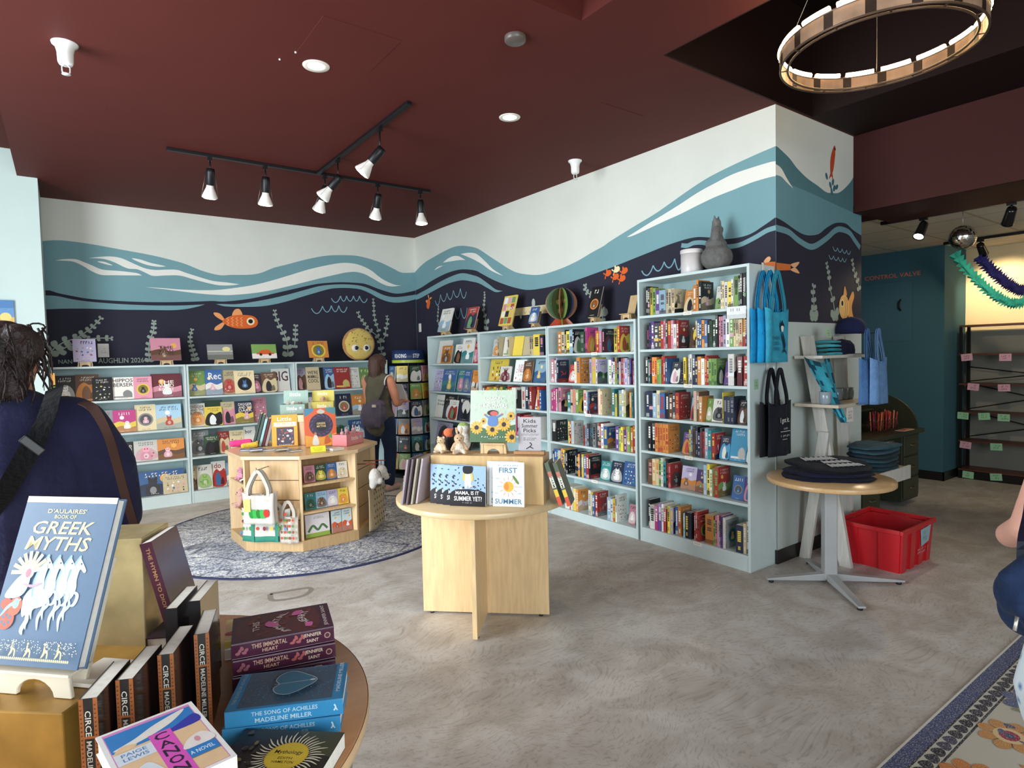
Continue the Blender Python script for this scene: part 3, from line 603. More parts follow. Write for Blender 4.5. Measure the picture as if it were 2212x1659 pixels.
# back room: two tracks, spotlights, disco ball, garlands
def rail(x, y0, y1, z, label):
    b = MB('blackmetal', 0x131215); b.box(x-0.018, x+0.018, y0, y1, z-0.03, z); tag(b.build('lighting_track', bevel=0.003), label, 'light track')
rail(6.1, 0.3, 2.52, 2.70, 'black ceiling track nearer the beam in the back room')
rail(7.9, 0.3, 2.62, 2.70, 'black ceiling track further back above the paper garlands')
def can(x, y, label, tilt, az, power=14):
    t = thing('track_spotlight', label, 'spotlight', (x, y, 2.67), group='black can spotlights in the back room')
    b = MB('blackmetal', 0x121114); b.box(-0.015,0.015,-0.03,0.03,-0.02,0); b.tube([(0,0,-0.01),(0,0,-0.06)], 0.008, n=8); b.build('stem', t)
    M = T(0,0,-0.06) @ R(az) @ R(tilt,'X')
    b = MB('gloss', 0x121114); b.lathe([(0,0.02),(0.032,0.018),(0.036,0.0),(0.042,-0.12),(0.045,-0.135),(0.038,-0.13)], 22, cap=False); b.build('can', t, M=M)
    b = MB('lamp_white'); b.lathe([(0.038,-0.129),(0.0,-0.127)], 20, cap=False); b.build('bulb_face', t, M=M)
    l = bpy.data.lights.new('can_lamp', 'SPOT'); l.energy = power; l.color = (1,0.78,0.5); l.spot_size = 1.4; l.spot_blend = 0.6; l.shadow_soft_size = 0.04
    o = bpy.data.objects.new('can_lamp', l); COL.objects.link(o); o.matrix_world = T(x,y,2.67) @ M @ T(0,0,-0.16)
can(6.1, 2.176838980438603, 'black can spotlight left of the mirrored ball', 0.6, 1.4, 25)
can(6.1, 1.5638464776806547, 'black can spotlight right of the mirrored ball', 0.9, -1.1, 40)
can(7.9, 2.2847644412820376, 'black can spotlight above the purple garland', 0.95, -PI/2, 75)
can(7.9, 1.1, 'added can spotlight out of view, brightening the cream wall', 0.95, -PI/2, 75)  # extra lamp out of view, added to brighten the cream wall
dx, dy = 6.1, 1.8873993859494005; dz = 2.454
t = thing('disco_ball', 'mirrored disco ball hanging from the back room ceiling track', 'disco ball', (dx, dy, dz))
b = MB('mirror', 0xE9E4DA)
nb = 22
for j in range(nb):
    t0 = PI*(j+0.06)/nb; t1 = PI*(j+0.94)/nb; m = max(4, int(2*nb*math.sin(PI*(j+0.5)/nb)))
    for i in range(m):
        a0 = 2*PI*(i+0.05)/m; a1 = 2*PI*(i+0.95)/m; r = 0.10
        b.add([(r*math.sin(q)*math.cos(a), r*math.sin(q)*math.sin(a), r*math.cos(q)) for q, a in ((t1,a0),(t1,a1),(t0,a1),(t0,a0))], [(0,1,2,3)])
b.cur = 'blackmetal'; b.ell((0,0,0), 0.0975, col=0x55504A, nu=24, nv=16); b.build('mirror_tiles', t)
b = MB('metal', 0xBDB6A8); b.tube([(0,0,0.09),(0,0,2.67-dz)], 0.003, n=6); b.build('hanging_chain', t)
def garland(p0, p1, p2, col, name, label, w):
    b = MB('cloth', col); n = 34; P = [Vector(p0), Vector(p1), Vector(p2)]
    C0 = [P[0]*(1-t)**2+P[1]*2*t*(1-t)+P[2]*t*t for t in [i/n for i in range(n+1)]]
    rnd = random.Random(4)
    for i in range(n):
        p = C0[i]; d = (C0[i+1]-p).normalized(); a = Vector((1,0,0)); c = d.cross(a).normalized()
        V = []; m = 10
        for k in range(m): q = 2*PI*k/m; rr = w*(1.0+0.35*math.cos(5*q+i)); V.append(p+a*math.cos(q)*rr*0.8+c*math.sin(q)*rr)
        for k in range(m): q = 2*PI*k/m; rr = w*0.45; V.append(C0[i+1]+a*math.cos(q)*rr+c*math.sin(q)*rr)
        b.add(V, [(k,(k+1)%m,m+(k+1)%m,m+k) for k in range(m)])
    tag(b.build(name), label, 'garland', group='paper garlands in the back room')
garland((7.4,2.359,2.495), (7.4,1.82,1.62), (7.6,1.744,2.135), 0x3FB9A2, 'paper_garland', 'turquoise twisted paper garland hanging across the cream wall', 0.05)
garland((8.0,2.325,2.505), (8.0,1.95,1.95), (8.2,1.881,2.154), 0x413E86, 'paper_garland', 'dark purple twisted paper garland above the turquoise one', 0.06)

# ================================================================== BOOKS
PAL = dict(k=0x1E1D22, d=0x45454A, n=0x27304E, b=0x3566A8, s=0x9CC4DE, t=0x2F8A8C, g=0x7FAE4E, G=0x2F5136, y=0xF2D23E, o=0xE58A33,
           r=0xC0322E, m=0x6B2230, p=0xE58FA6, l=0xBDB3D6, v=0x6B4796, w=0xEFEBE2, e=0xDCC79A, u=0x6A4630, a=0x8E8F92, h=0xC93A86, c=0x3FA9DC, f=0x4A2A3E)
CN = dict(k='black', d='charcoal', n='navy', b='blue', s='pale blue', t='teal', g='green', G='dark green', y='yellow', o='orange',
          r='red', m='maroon', p='pink', l='lilac', v='purple', w='white', e='beige', u='brown', a='grey', h='magenta', c='sky blue', f='plum')
ORD = ['first','second','third','fourth','fifth','sixth','seventh','eighth','ninth','tenth','eleventh','twelfth','thirteenth','fourteenth','fifteenth','sixteenth','seventeenth','eighteenth','nineteenth','twentieth']
ORD += ['twenty-'+o for o in ORD[:9]]+['thirtieth']+['thirty-'+o for o in ORD[:9]]+['fortieth']
def shade(c, k):
    r, g, b = (c>>16)&255, (c>>8)&255, c&255
    f = lambda v: max(0, min(255, int(v*k))); return (f(r)<<16)|(f(g)<<8)|f(b)
def mixc(a, b, t):
    o = 0
    for sft in (16, 8, 0): o |= int(((a>>sft)&255)*(1-t)+((b>>sft)&255)*t) << sft
    return o
INK = [0xF4EFE2, 0x2A2530, 0xE8C25A, 0xC94A3A, 0x3C6EA5, 0x6FA36A, 0xE9A9B8, 0x8A5C3A, 0xF0F4F6]
def mute(c, t=.16):
    g = int(.3*((c>>16)&255)+.59*((c>>8)&255)+.11*(c&255)); return mixc(c, (g<<16)|(g<<8)|g, t)
PAL = {k: mute(v) for k, v in PAL.items()}; INK = [mute(v) for v in INK]
def letters(b, x0, y0, x1, y1, col, rnd, lines=1):
    # small pseudo lettering for titles too small to read in the photograph
    lh = (y1-y0)/lines
    for i in range(lines):
        y = y1-(i+1)*lh+lh*0.18; hh = lh*0.64; n = max(3, int((x1-x0)/(hh*0.7))); n = min(n, 11); w = (x1-x0)/n; s = rnd.uniform(0, 0.12)*(x1-x0)
        for k in range(n):
            if rnd.random() < 0.14: continue
            xa = x0+w*k+w*0.12; xb = xa+w*0.66
            if xa < x0+s or xb > x1-s: continue
            q = rnd.random()
            if q < 0.4: b.rect(xa, y, xa+w*0.24, y+hh, col); b.rect(xa, y+hh*0.72, xb, y+hh, col)
            elif q < 0.7: b.rect(xa, y, xb, y+hh*0.25, col); b.rect(xb-w*0.24, y, xb, y+hh, col)
            else: b.rect(xa+w*0.2, y, xb-w*0.2, y+hh, col)
def critter(b, cx, cy, s, col, rnd):
    b.blob([(cx-s*0.5,cy-s*0.6),(cx-s*0.55,cy),(cx-s*0.25,cy+s*0.3),(cx+s*0.25,cy+s*0.3),(cx+s*0.55,cy),(cx+s*0.5,cy-s*0.6)], col, 3)
    b.disc(cx, cy+s*0.55, s*0.36, s*0.33, shade(col, 1.15)); 
    if rnd.random() < 0.6:
        for k in (-1,1): b.blob([(cx+k*s*0.12,cy+s*0.75),(cx+k*s*0.3,cy+s*1.15),(cx+k*s*0.36,cy+s*0.7)], col, 3)
    for k in (-1,1): b.disc(cx+k*s*0.13, cy+s*0.6, s*0.06, s*0.07, 0x201C20)
    b.disc(cx, cy-s*0.2, s*0.26, s*0.32, mixc(col, 0xFFFFFF, 0.5))
def art(b, w, h, style, c, a, rnd, title=None, tcol=None, tbox=None):
    """cover picture in a frame w x h; c ground, a accent"""
    b.clamp = (0.0, w, 0.0, h)
    x = lambda t: t*w; y = lambda t: t*h
    tc = tcol if tcol is not None else (0xF6F1E4 if sum(((c>>s)&255) for s in (16,8,0)) < 420 else 0x2D2838)
    if style == 'land':
        b.band([(0,y(.42)),(x(.3),y(.5)),(x(.65),y(.4)),(w,y(.48))], [(0,0),(x(.3),0),(x(.65),0),(w,0)], a, 3)
        b.band([(0,y(.22)),(x(.4),y(.3)),(x(.7),y(.2)),(w,y(.26))], [(0,0),(x(.4),0),(x(.7),0),(w,0)], mixc(a, shade(c,.7), .45), 3)
        b.disc(x(rnd.uniform(.2,.8)), y(.66), w*.1, w*.1, rnd.choice((0xF7E6A8, 0xF2B45C, 0xFFFFFF)))
        critter(b, x(rnd.uniform(.35,.65)), y(.3), w*.26, rnd.choice(INK), rnd)
    elif style == 'fig':
        b.blob([(x(.12),y(.08)),(x(.08),y(.4)),(x(.3),y(.62)),(x(.7),y(.6)),(x(.93),y(.35)),(x(.88),y(.08))], mixc(a, c, .35), 4)
        critter(b, x(.5), y(.33), w*.42, a, rnd)
        for k in range(4): b.disc(x(rnd.uniform(.08,.92)), y(rnd.uniform(.08,.6)), w*.035, w*.035, rnd.choice(INK))
    elif style == 'circ':
        b.disc(x(.5), y(.42), w*.36, w*.36, a, n=20); b.disc(x(.5), y(.42), w*.28, w*.28, shade(a,.6), n=20); critter(b, x(.5), y(.38), w*.24, rnd.choice(INK), rnd)
    elif style == 'scat':
        for k in range(16):
            q = rnd.random()*6; X = x(.1+.8*((k%4)+.5+rnd.uniform(-.2,.2))/4); Y = y(.06+.6*((k//4)+.5+rnd.uniform(-.2,.2))/4)
            b.disc(X, Y, w*rnd.uniform(.03,.065), w*rnd.uniform(.02,.05), rnd.choice([a, a]+INK), rot=q, n=8)
    elif style == 'big':
        b.rect(x(.08), y(.08), x(.92), y(.14), a); b.blob([(x(.55),y(.1)),(x(.5),y(.3)),(x(.7),y(.42)),(x(.9),y(.3)),(x(.88),y(.1))], mixc(a,0x888888,.4), 3)
    elif style == 'photo':
        b.blob([(x(.05),y(.05)),(x(.1),y(.5)),(x(.35),y(.7)),(x(.6),y(.6)),(x(.95),y(.68)),(x(.95),y(.05))], a, 4)
        b.blob([(x(.3),y(.08)),(x(.28),y(.4)),(x(.45),y(.58)),(x(.62),y(.4)),(x(.65),y(.08))], rnd.choice(INK), 3)
        b.blob([(x(.6),y(.1)),(x(.66),y(.3)),(x(.8),y(.35)),(x(.86),y(.1))], shade(a,.55), 3)
    elif style == 'moon':
        b.disc(x(.62), y(.58), w*.34, h*.3, a, n=20); b.blob([(x(.5),y(.1)),(x(.48),y(.35)),(x(.6),y(.52)),(x(.75),y(.33)),(x(.8),y(.1))], shade(c,.5), 3); b.disc(x(.2), y(.86), w*.07, w*.07, 0xF4EFD8)
    elif style == 'abs':
        for k in range(5):
            u = rnd.uniform(0,.7); v = rnd.uniform(.04,.5); b.blob([(x(u+rnd.uniform(-.05,.35)), y(v+rnd.uniform(-.03,.3))) for _ in range(4)], rnd.choice([a, shade(a,.7), mixc(a,c,.5), rnd.choice(INK)]), 3)
        b.band([(0,y(.16)),(x(.5),y(rnd.uniform(.1,.3))),(w,y(.18))], [(0,0),(x(.5),0),(w,0)], shade(a,.8), 3)
    elif style == 'grid':
        for i in range(3):
            for j in range(4): b.rect(x(.06+.3*i), y(.05+.23*j), x(.33+.3*i), y(.25+.23*j), rnd.choice([c,a]+INK))
    if title:
        x0, y0, x1, y1 = tbox if tbox else (.1,.66,.9,.93)
        L = title.split('/'); n = len(L); lh = (y1-y0)/n
        for i, s_ in enumerate(L): b.text(s_, x(x0), y(y1-(i+1)*lh+lh*.1), x(x1), y(y1-i*lh-lh*.06), tc)
    elif style != 'plain': letters(b, x(.12), y(.74), x(.88), y(.93), tc, rnd, rnd.choice((1,2,2)))
    if style != 'plain': letters(b, x(.25), y(.035), x(.75), y(.07), tc, rnd, 1)
STY = ['land','fig','circ','scat','photo','abs','abs','abs','photo','land']
def book_shape(b, w, h, t, c, paper=0xE9E2D0, hard=True):
    """book standing with its spine on the x=0..t, y=0 face: x thickness, y depth w, z height h"""
    k = 0.0025 if hard else 0.0008; i = 0.003 if hard else 0.0
    b.box(0, k, 0, w, 0, h, c); b.box(t-k, t, 0, w, 0, h, c); b.box(k, t-k, 0, k, 0, h, c)
    b.cur = 'paper'; b.box(k, t-k, k, w-i, i, h-i, paper); b.cur = b.mats[0]
def spine_book(M, w, h, t, c, a, label, group, rnd, side=None, style=None, stick=0.0):
    b = MB('print', c); book_shape(b, w, h, t, c, hard=rnd.random() < .4)
    b.on((0,0,0), (1,0,0), (0,0,1))
    ink = a if a is not None else (0xF3EEDF if sum(((c>>s)&255) for s in (16,8,0)) < 400 else 0x3A3038)
    q = rnd.random(); m = t*.24
    if q < .25: b.rect(0, h*.02, t, h*.16, mixc(c, ink, .6))
    elif q < .5: b.rect(0, h*.62, t, h*.98, mixc(c, ink, .35))
    elif q < .62: b.rect(0, h*.3, t, h*.42, rnd.choice(INK))
    nl = rnd.randint(5, 10); z = h*.86; zz = h*rnd.uniform(.3,.45); st = (z-zz)/nl
    for k in range(nl):
        if rnd.random() < .85: b.rect(m, z-st*(k+.78), t-m, z-st*k, ink)
    if rnd.random() < .6:
        for k in range(4): b.rect(t*.32, h*.1+k*h*.035, t*.68, h*.125+k*h*.035, ink)
    if side:
        b.on((t,0,0), (0,1,0), (0,0,1)); art(b, w, h, style or rnd.choice(STY), c, side, rnd)
    return tag(b.build('book', M=M), label, 'book', group)
def face_book(M, w, h, t, c, a, label, group, rnd, style=None, title=None, tcol=None, tbox=None, hard=True, name='picture_book', cat='book', parts=True, round_=False, extra=None):
    """book seen cover first: x width, y thickness, z height, cover on the y=0 side"""
    k = 0.0025 if hard else 0.001
    root = thing(name, label, cat, M=M, group=group)
    b = MB('print', c); 
    if round_:
        P = [(0,0),(w,0)]+[(w/2+w/2*math.cos(PI*i/12), h-w*.5+w/2*math.sin(PI*i/12)) for i in range(13)]
        V = [(p[0],0,p[1]) for p in P]+[(p[0],k,p[1]) for p in P]; n = len(P)
        b.add(V, [tuple(range(n)), tuple(reversed(range(n,2*n)))]+[(i,n+i,n+(i+1)%n,(i+1)%n) for i in range(n)]); b.box(0.002, w-.002, k, t, 0, h*.6)
    else:
        b.box(0, w, 0, k, 0, h); b.box(0, w, t-k, t, 0, h); b.box(0, k, k, t-k, 0, h)
    b.on((0,0,0), (1,0,0), (0,0,1)); art(b, w, h, style or rnd.choice(STY), c, a, rnd, title, tcol, tbox)
    if extra: extra(b, w, h)
    b.build('cover', root)
    b = MB('paper', 0xEFEAE0); i = 0.003 if hard else 0.0005
    b.box(k, w-i, k, t-k, i, (h*.6 if round_ else h-i)); b.build('page_block', root)
    return root

# ------------------------------------------------------------------ bookcases
def bookcase(label, M, width, height, depth, levels, plinth, name='bookcase'):
    """local x along the front, y into the case; levels: z of the shelf tops"""
    t = thing(name, label, 'bookcase', M=M); e = 0.02; c = SHELFC
    for x in (0, width-e):
        b = MB('paint', c); b.box(x, x+e, 0, depth, 0, height)
        b.on((e+.0005 if x == 0 else x-.0005, 0, 0), (0, 1 if x else -1, 0), (0,0,1)) 
        b.build('side_panel', t, bevel=.001)
    b = MB('paint', c); b.box(e, width-e, 0, depth, height-e, height); b.build('top_panel', t, bevel=.001)
    b = MB('paint', 0xBBD4D6); b.box(e, width-e, depth-.008, depth, 0, height-e); b.build('back_panel', t)
    b = MB('paint', c); b.box(e, width-e, .005, .02, 0, levels[-1]-.02); b.build('plinth', t)
    for i, z in enumerate(levels):
        b = MB('paint', c); b.box(e, width-e, .002, depth-.008, z-.02, z); b.build('shelf', t, bevel=.001)
    return t
def mat_right(Y, z=0.0, X=3.765): return T(X, Y, z) @ R(-PI/2)      # x runs towards the camera (-Y), y into the wall (+X)
def mat_back(X, z=0.0, Y=7.46): return T(X, Y, z)
ROWN = ['top','second','third','fourth','fifth','sixth','bottom']
TALL_Z = [1.843, 1.572, 1.297, 1.023, 0.752, 0.478, 0.115]
S3_Z = [1.557, 1.282, 1.007, 0.713, 0.417, 0.085]
S2_Z = [1.545, 1.272, 1.000, 0.715, 0.417, 0.085]
S1_Z = [1.475, 1.125, 0.786, 0.434, 0.085]
BK_Z = [1.18, 0.835, 0.508, 0.13]
bookcase('tallest pale blue bookcase with seven rows of chapter books at the wall corner', mat_right(3.385), 1.003, 2.135, .31, TALL_Z, .1)
bookcase('pale blue bookcase of comics and novels just left of the tallest bookcase', mat_right(4.54), 1.13, 1.825, .31, S3_Z, .1)
bookcase('pale blue bookcase partly hidden behind the sunflower picture book', mat_right(5.748), 1.203, 1.825, .31, S2_Z, .1)
bookcase('pale blue bookcase of the mural wall beside the spinner rack', mat_right(6.95), 1.197, 1.825, .31, S1_Z, .1)
bookcase('leftmost low pale blue bookcase along the back wall beside the pier', mat_back(-.12), 1.18, 1.535, .36, BK_Z, .1)
bookcase('middle low pale blue bookcase along the back wall', mat_back(1.065), 1.165, 1.535, .36, BK_Z, .1)
bookcase('right low pale blue bookcase on the back wall behind the browsing woman', mat_back(2.235), 1.20, 1.535, .36, BK_Z, .1)

LIM = {'tallest bookcase': (-3.385, -2.382, TALL_Z, 2.115), 'comics bookcase': (-4.54, -3.41, S3_Z, 1.805), 'bookcase behind sunflower book': (-5.748, -4.545, S2_Z, 1.805), 'bookcase beside spinner': (-6.95, -5.753, S1_Z, 1.805),
       'left back wall bookcase': (-.12, 1.06, BK_Z, 1.515), 'middle back wall bookcase': (1.065, 2.23, BK_Z, 1.515), 'right back wall bookcase': (2.235, 3.435, BK_Z, 1.515)}
def fill_row(items, wall, z, hmax, case, rown, seed):
    lo, hi, LZ, ztop = LIM[case]; lo += .0225; hi -= .0225
    ab = [q-.02 for q in LZ if q > z+.01]+[ztop]; hmax = min(hmax, min(ab)-z-.007)
    a0 = items[0][3]; a1 = max(it[4] for it in items); t0 = max(a0, lo); t1 = min(a1, hi)
    if a0 < lo or a1 > hi: items = [it[:3]+(t0+(it[3]-a0)*(t1-t0)/(a1-a0), t0+(it[4]-a0)*(t1-t0)/(a1-a0))+it[5:] for it in items]
    rnd = random.Random(seed); X0 = 3.782
    z += .001; lastu = -99; lastf = 0.0; n = 0; prev = ('', '', 0); grp = 'books on the %s shelf of the %s' % (rown, case)
    for it in items:
        kind, c, a, u0, u1 = it[:5]; ex = it[5] if len(it) > 5 else ''
        wdt = u1-u0
        if kind == '>': continue
        cc = shade(PAL[c[0]], rnd.uniform(.85, 1.12)); aa = PAL[(a or c[1:] or rnd.choice('wyroktsp'))[0]]
        if kind == 'S':
            n += 1; nxt = items[items.index(it)+1] if items.index(it)+1 < len(items) else None
            side = None
            if nxt and nxt[0] == '>': side = PAL[nxt[2][0]] if nxt[2] else rnd.choice(INK)
            h = min(hmax, rnd.uniform(.185, .235)) if not ex else min(hmax, float(ex))
            if prev[0] == c and prev[1] == a: h = prev[2]
            prev = (c, a, h)
            t = max(.006, wdt-.001); d = rnd.uniform(.125, .15)
            so = X0+rnd.uniform(0, .012)
            u0 = max(u0, lastu+.001); lastu = -99
            M = (T(so, -u0, z) if wall == 'r' else T(u0, 7.475, z)) @ (R(-PI/2) if wall == 'r' else Matrix.Identity(4))
            lab = '%s book spine%s, %s from left, %s shelf, %s' % (CN[c[0]], (', '+CN[a[0]]+' lettering') if a else '', ORD[n-1], rown, case)
            spine_book(M, d, h, t, cc, PAL[a[0]] if a else None, lab, grp, rnd, side)
        else:
            n += 1; prev = ('', '', 0)
            st = title = tb = tcol = None; hh = None; front = 0.0
            for o in ex.split(','):
                if not o: continue
                k, _, v = o.partition('=')
                if k == 's': st = v
                elif k == 't': title = v.replace('_', ' ')
                elif k == 'h': hh = float(v)
                elif k == 'z': front = float(v)
                elif k == 'tb': tb = tuple(float(q) for q in v.split('|'))
                elif k == 'tc': tcol = PAL[v]
            h = min(hmax, hh if hh else min(max(wdt*1.3, .17), .27)); lean = 0.2
            tt = .012
            if u0 < lastu-.002 and abs(front-lastf) < .018: front = lastf+.022 if lastf < .02 else lastf-.022
            if lastu-u0 < 0 and front == 0: front = 0.0
            lastu = u1; lastf = front
            off = .07-front if wall == 'r' else .10-front
            base = T(X0+off-.03, -u0, z) @ R(-PI/2) if wall == 'r' else T(u0, 7.475+off-.04, z)
            M = base @ T(0, .0, .0035) @ R(-lean, 'X')
            lab = 'face-out %s book%s, %s from left, %s shelf, %s' % (CN[c[0]], (', '+CN[a[0]]+' picture') if a else '', ORD[n-1], rown, case)
            face_book(M, wdt-.002, h, tt, cc, aa, lab, grp, rnd, st, title, tcol, tb, parts=False)
TC = 'tallest bookcase'
R_ = [
 ([('S','k','',-3.312,-3.29),('S','d','',-3.29,-3.273),('S','y','k',-3.273,-3.247),('S','g','k',-3.247,-3.217),('S','v','',-3.217,-3.175),('S','s','',-3.175,-3.111),('S','e','',-3.111,-3.085),('S','e','',-3.085,-3.056),('S','e','',-3.056,-3.028),('>','','k',-3.028,-2.973),('F','o','e',-2.973,-2.859,'s=photo'),('S','o','w',-2.859,-2.83),('S','o','',-2.83,-2.81),('S','k','',-2.81,-2.785),('>','','e',-2.785,-2.695),('F','w','g',-2.695,-2.622,'s=land'),('S','e','',-2.622,-2.608),('S','e','',-2.608,-2.591),('S','w','',-2.591,-2.564),('S','y','',-2.564,-2.531),('S','w','',-2.531,-2.517),('S','g','k',-2.517,-2.481),('S','G','',-2.481,-2.467),('S','k','w',-2.467,-2.449),('S','k','w',-2.449,-2.434),('S','k','w',-2.434,-2.419),('S','k','w',-2.419,-2.404)], 1.843, .235, TC, 'top'),
 ([('S','k','h',-3.312,-3.29),('S','n','v',-3.29,-3.268),('S','v','',-3.268,-3.238),('S','d','w',-3.238,-3.192),('S','d','y',-3.192,-3.162),('S','r','w',-3.162,-3.133),('S','p','',-3.133,-3.113),('S','d','',-3.113,-3.096),('S','r','y',-3.096,-3.068),('S','p','w',-3.068,-3.044),('S','w','a',-3.044,-3.016),('S','r','',-3.016,-2.996),('>','','d',-2.996,-2.922),('F','u','y',-2.922,-2.835,'s=moon'),('S','e','',-2.835,-2.824),('S','b','',-2.824,-2.802),('S','b','',-2.802,-2.784),('S','o','',-2.784,-2.762),('S','b','',-2.762,-2.737),('S','k','w',-2.737,-2.712),('S','G','k',-2.712,-2.689),('S','G','w',-2.689,-2.667),('S','k','',-2.667,-2.645),('>','','',-2.645,-2.638),('S','p','',-2.638,-2.624),('S','p','',-2.624,-2.605),('S','l','',-2.605,-2.578),('S','w','k',-2.578,-2.546),('S','g','',-2.546,-2.516),('S','e','k',-2.516,-2.499),('S','e','k',-2.499,-2.483),('S','e','k',-2.483,-2.469),('S','e','r',-2.469,-2.444),('S','r','y',-2.444,-2.425),('S','m','',-2.425,-2.415),('S','b','w',-2.415,-2.4)], 1.572, .24, TC, 'second'),
 ([('S','k','w',-3.33,-3.303),('S','t','w',-3.303,-3.281),('S','k','r',-3.281,-3.256),('S','o','r',-3.256,-3.23),('S','o','r',-3.23,-3.207),('S','g','y',-3.207,-3.183),('S','g','l',-3.183,-3.165),('S','r','k',-3.165,-3.146),('S','r','',-3.146,-3.129),('S','b','',-3.129,-3.11),('F','d','w',-3.108,-3.02,'s=photo'),('F','n','g',-3.02,-2.955,'s=scat'),('S','y','k',-2.955,-2.932),('>','','k',-2.932,-2.91),('S','a','w',-2.91,-2.891),('S','w','',-2.891,-2.871),('S','n','w',-2.871,-2.846),('S','n','e',-2.846,-2.82),('S','o','w',-2.82,-2.788),('S','w','e',-2.788,-2.76),('S','r','y',-2.76,-2.743),('S','r','w',-2.743,-2.727),('S','g','G',-2.727,-2.704),('S','g','G',-2.704,-2.682),('S','g','G',-2.682,-2.658),('>','','G',-2.658,-2.623),('F','v','p',-2.623,-2.563,'s=circ'),('S','w','a',-2.563,-2.515),('>','','k',-2.515,-2.495),('S','m','w',-2.495,-2.452),('>','','',-2.452,-2.438),('S','r','w',-2.438,-2.401)], 1.297, .25, TC, 'third'),
 ([('S','n','w',-3.328,-3.295),('S','n','k',-3.295,-3.254),('S','s','w',-3.254,-3.216),('S','e','a',-3.216,-3.181),('S','b','r',-3.181,-3.13),('S','k','w',-3.13,-3.096),('S','u','w',-3.096,-3.06),('S','d','',-3.06,-3.035),('S','r','o',-3.035,-2.999),('>','','r',-2.999,-2.922),('F','s','r',-2.922,-2.86,'s=photo'),('S','e','p',-2.86,-2.834),('S','u','w',-2.834,-2.814),('S','o','w',-2.814,-2.783),('F','g','w',-2.783,-2.729,'s=fig'),('F','w','k',-2.729,-2.613,'s=fig'),('S','y','k',-2.613,-2.608),('S','n','a',-2.608,-2.578),('S','n','a',-2.578,-2.548),('S','n','a',-2.548,-2.519),('F','k','u',-2.519,-2.44,'s=photo'),('F','k','o',-2.44,-2.402,'s=photo')], 1.023, .24, TC, 'fourth'),
 ([('S','k','w',-3.309,-3.273),('S','k','w',-3.273,-3.235),('S','o','r',-3.235,-3.208),('S','o','r',-3.208,-3.182),('S','o','r',-3.182,-3.156),('S','o','r',-3.156,-3.13),('S','o','r',-3.13,-3.103),('>','','k',-3.103,-3.006),('F','v','o',-3.002,-2.911,'s=photo'),('S','y','b',-2.911,-2.894),('S','s','n',-2.894,-2.88),('S','u','k',-2.88,-2.854),('S','n','a',-2.854,-2.83),('S','n','l',-2.83,-2.806),('S','d','r',-2.806,-2.789),('S','r','m',-2.789,-2.767),('S','s','w',-2.767,-2.736),('S','t','w',-2.736,-2.707),('S','r','y',-2.707,-2.68),('>','','n',-2.68,-2.671),('F','n','c',-2.671,-2.585,'s=photo'),('F','c','w',-2.585,-2.452,'s=big,h=.245'),('F','k','w',-2.452,-2.404,'s=photo')], .752, .25, TC, 'fifth'),
 ([('S','u','p',-3.319,-3.271),('S','e','o',-3.271,-3.239),('S','e','o',-3.239,-3.204),('S','g','k',-3.204,-3.177),('S','w','g',-3.177,-3.154),('S','t','k',-3.154,-3.128),('S','k','r',-3.128,-3.107),('S','r','p',-3.107,-3.083),('>','','d',-3.083,-3.02),('F','l','o',-3.02,-2.881,'s=land'),('F','v','o',-2.879,-2.784,'s=land'),('S','r','y',-2.784,-2.779),('S','s','w',-2.779,-2.752),('S','y','k',-2.752,-2.727),('S','w','g',-2.727,-2.704),('S','g','r',-2.704,-2.685),('S','r','g',-2.685,-2.649),('>','','g',-2.649,-2.571),('F','b','a',-2.569,-2.474,'s=circ'),('F','v','p',-2.474,-2.405,'s=photo')], .478, .24, TC, 'sixth'),
 ([('S','k','w',-3.319,-3.301),('S','w','k',-3.301,-3.247),('S','h','w',-3.247,-3.214),('S','v','w',-3.214,-3.179),('S','w','a',-3.179,-3.16),('S','r','w',-3.16,-3.131),('>','','k',-3.131,-3.117),('S','y','n',-3.117,-3.095),('S','l','y',-3.095,-3.066),('>','','k',-3.066,-3.047),('S','b','w',-3.047,-3.022),('S','o','w',-3.022,-2.992),('>','','d',-2.992,-2.965),('S','s','w',-2.965,-2.949),('S','k','y',-2.949,-2.917),('S','n','k',-2.917,-2.891),('>','','k',-2.891,-2.87),('S','r','w',-2.87,-2.859),('S','r','w',-2.859,-2.839),('S','r','k',-2.839,-2.816),('>','','g',-2.816,-2.769),('S','o','u',-2.769,-2.698),('S','g','k',-2.698,-2.683),('S','p','k',-2.683,-2.667),('S','p','g',-2.667,-2.651),('S','l','k',-2.651,-2.635),('S','v','k',-2.635,-2.616),('S','w','e',-2.616,-2.597),('S','a','',-2.597,-2.592),('>','','t',-2.592,-2.509),('S','n','y',-2.509,-2.454),('S','e','w',-2.454,-2.43),('S','w','k',-2.43,-2.407)], .115, .235, TC, 'bottom'),
]
C3 = 'comics bookcase'
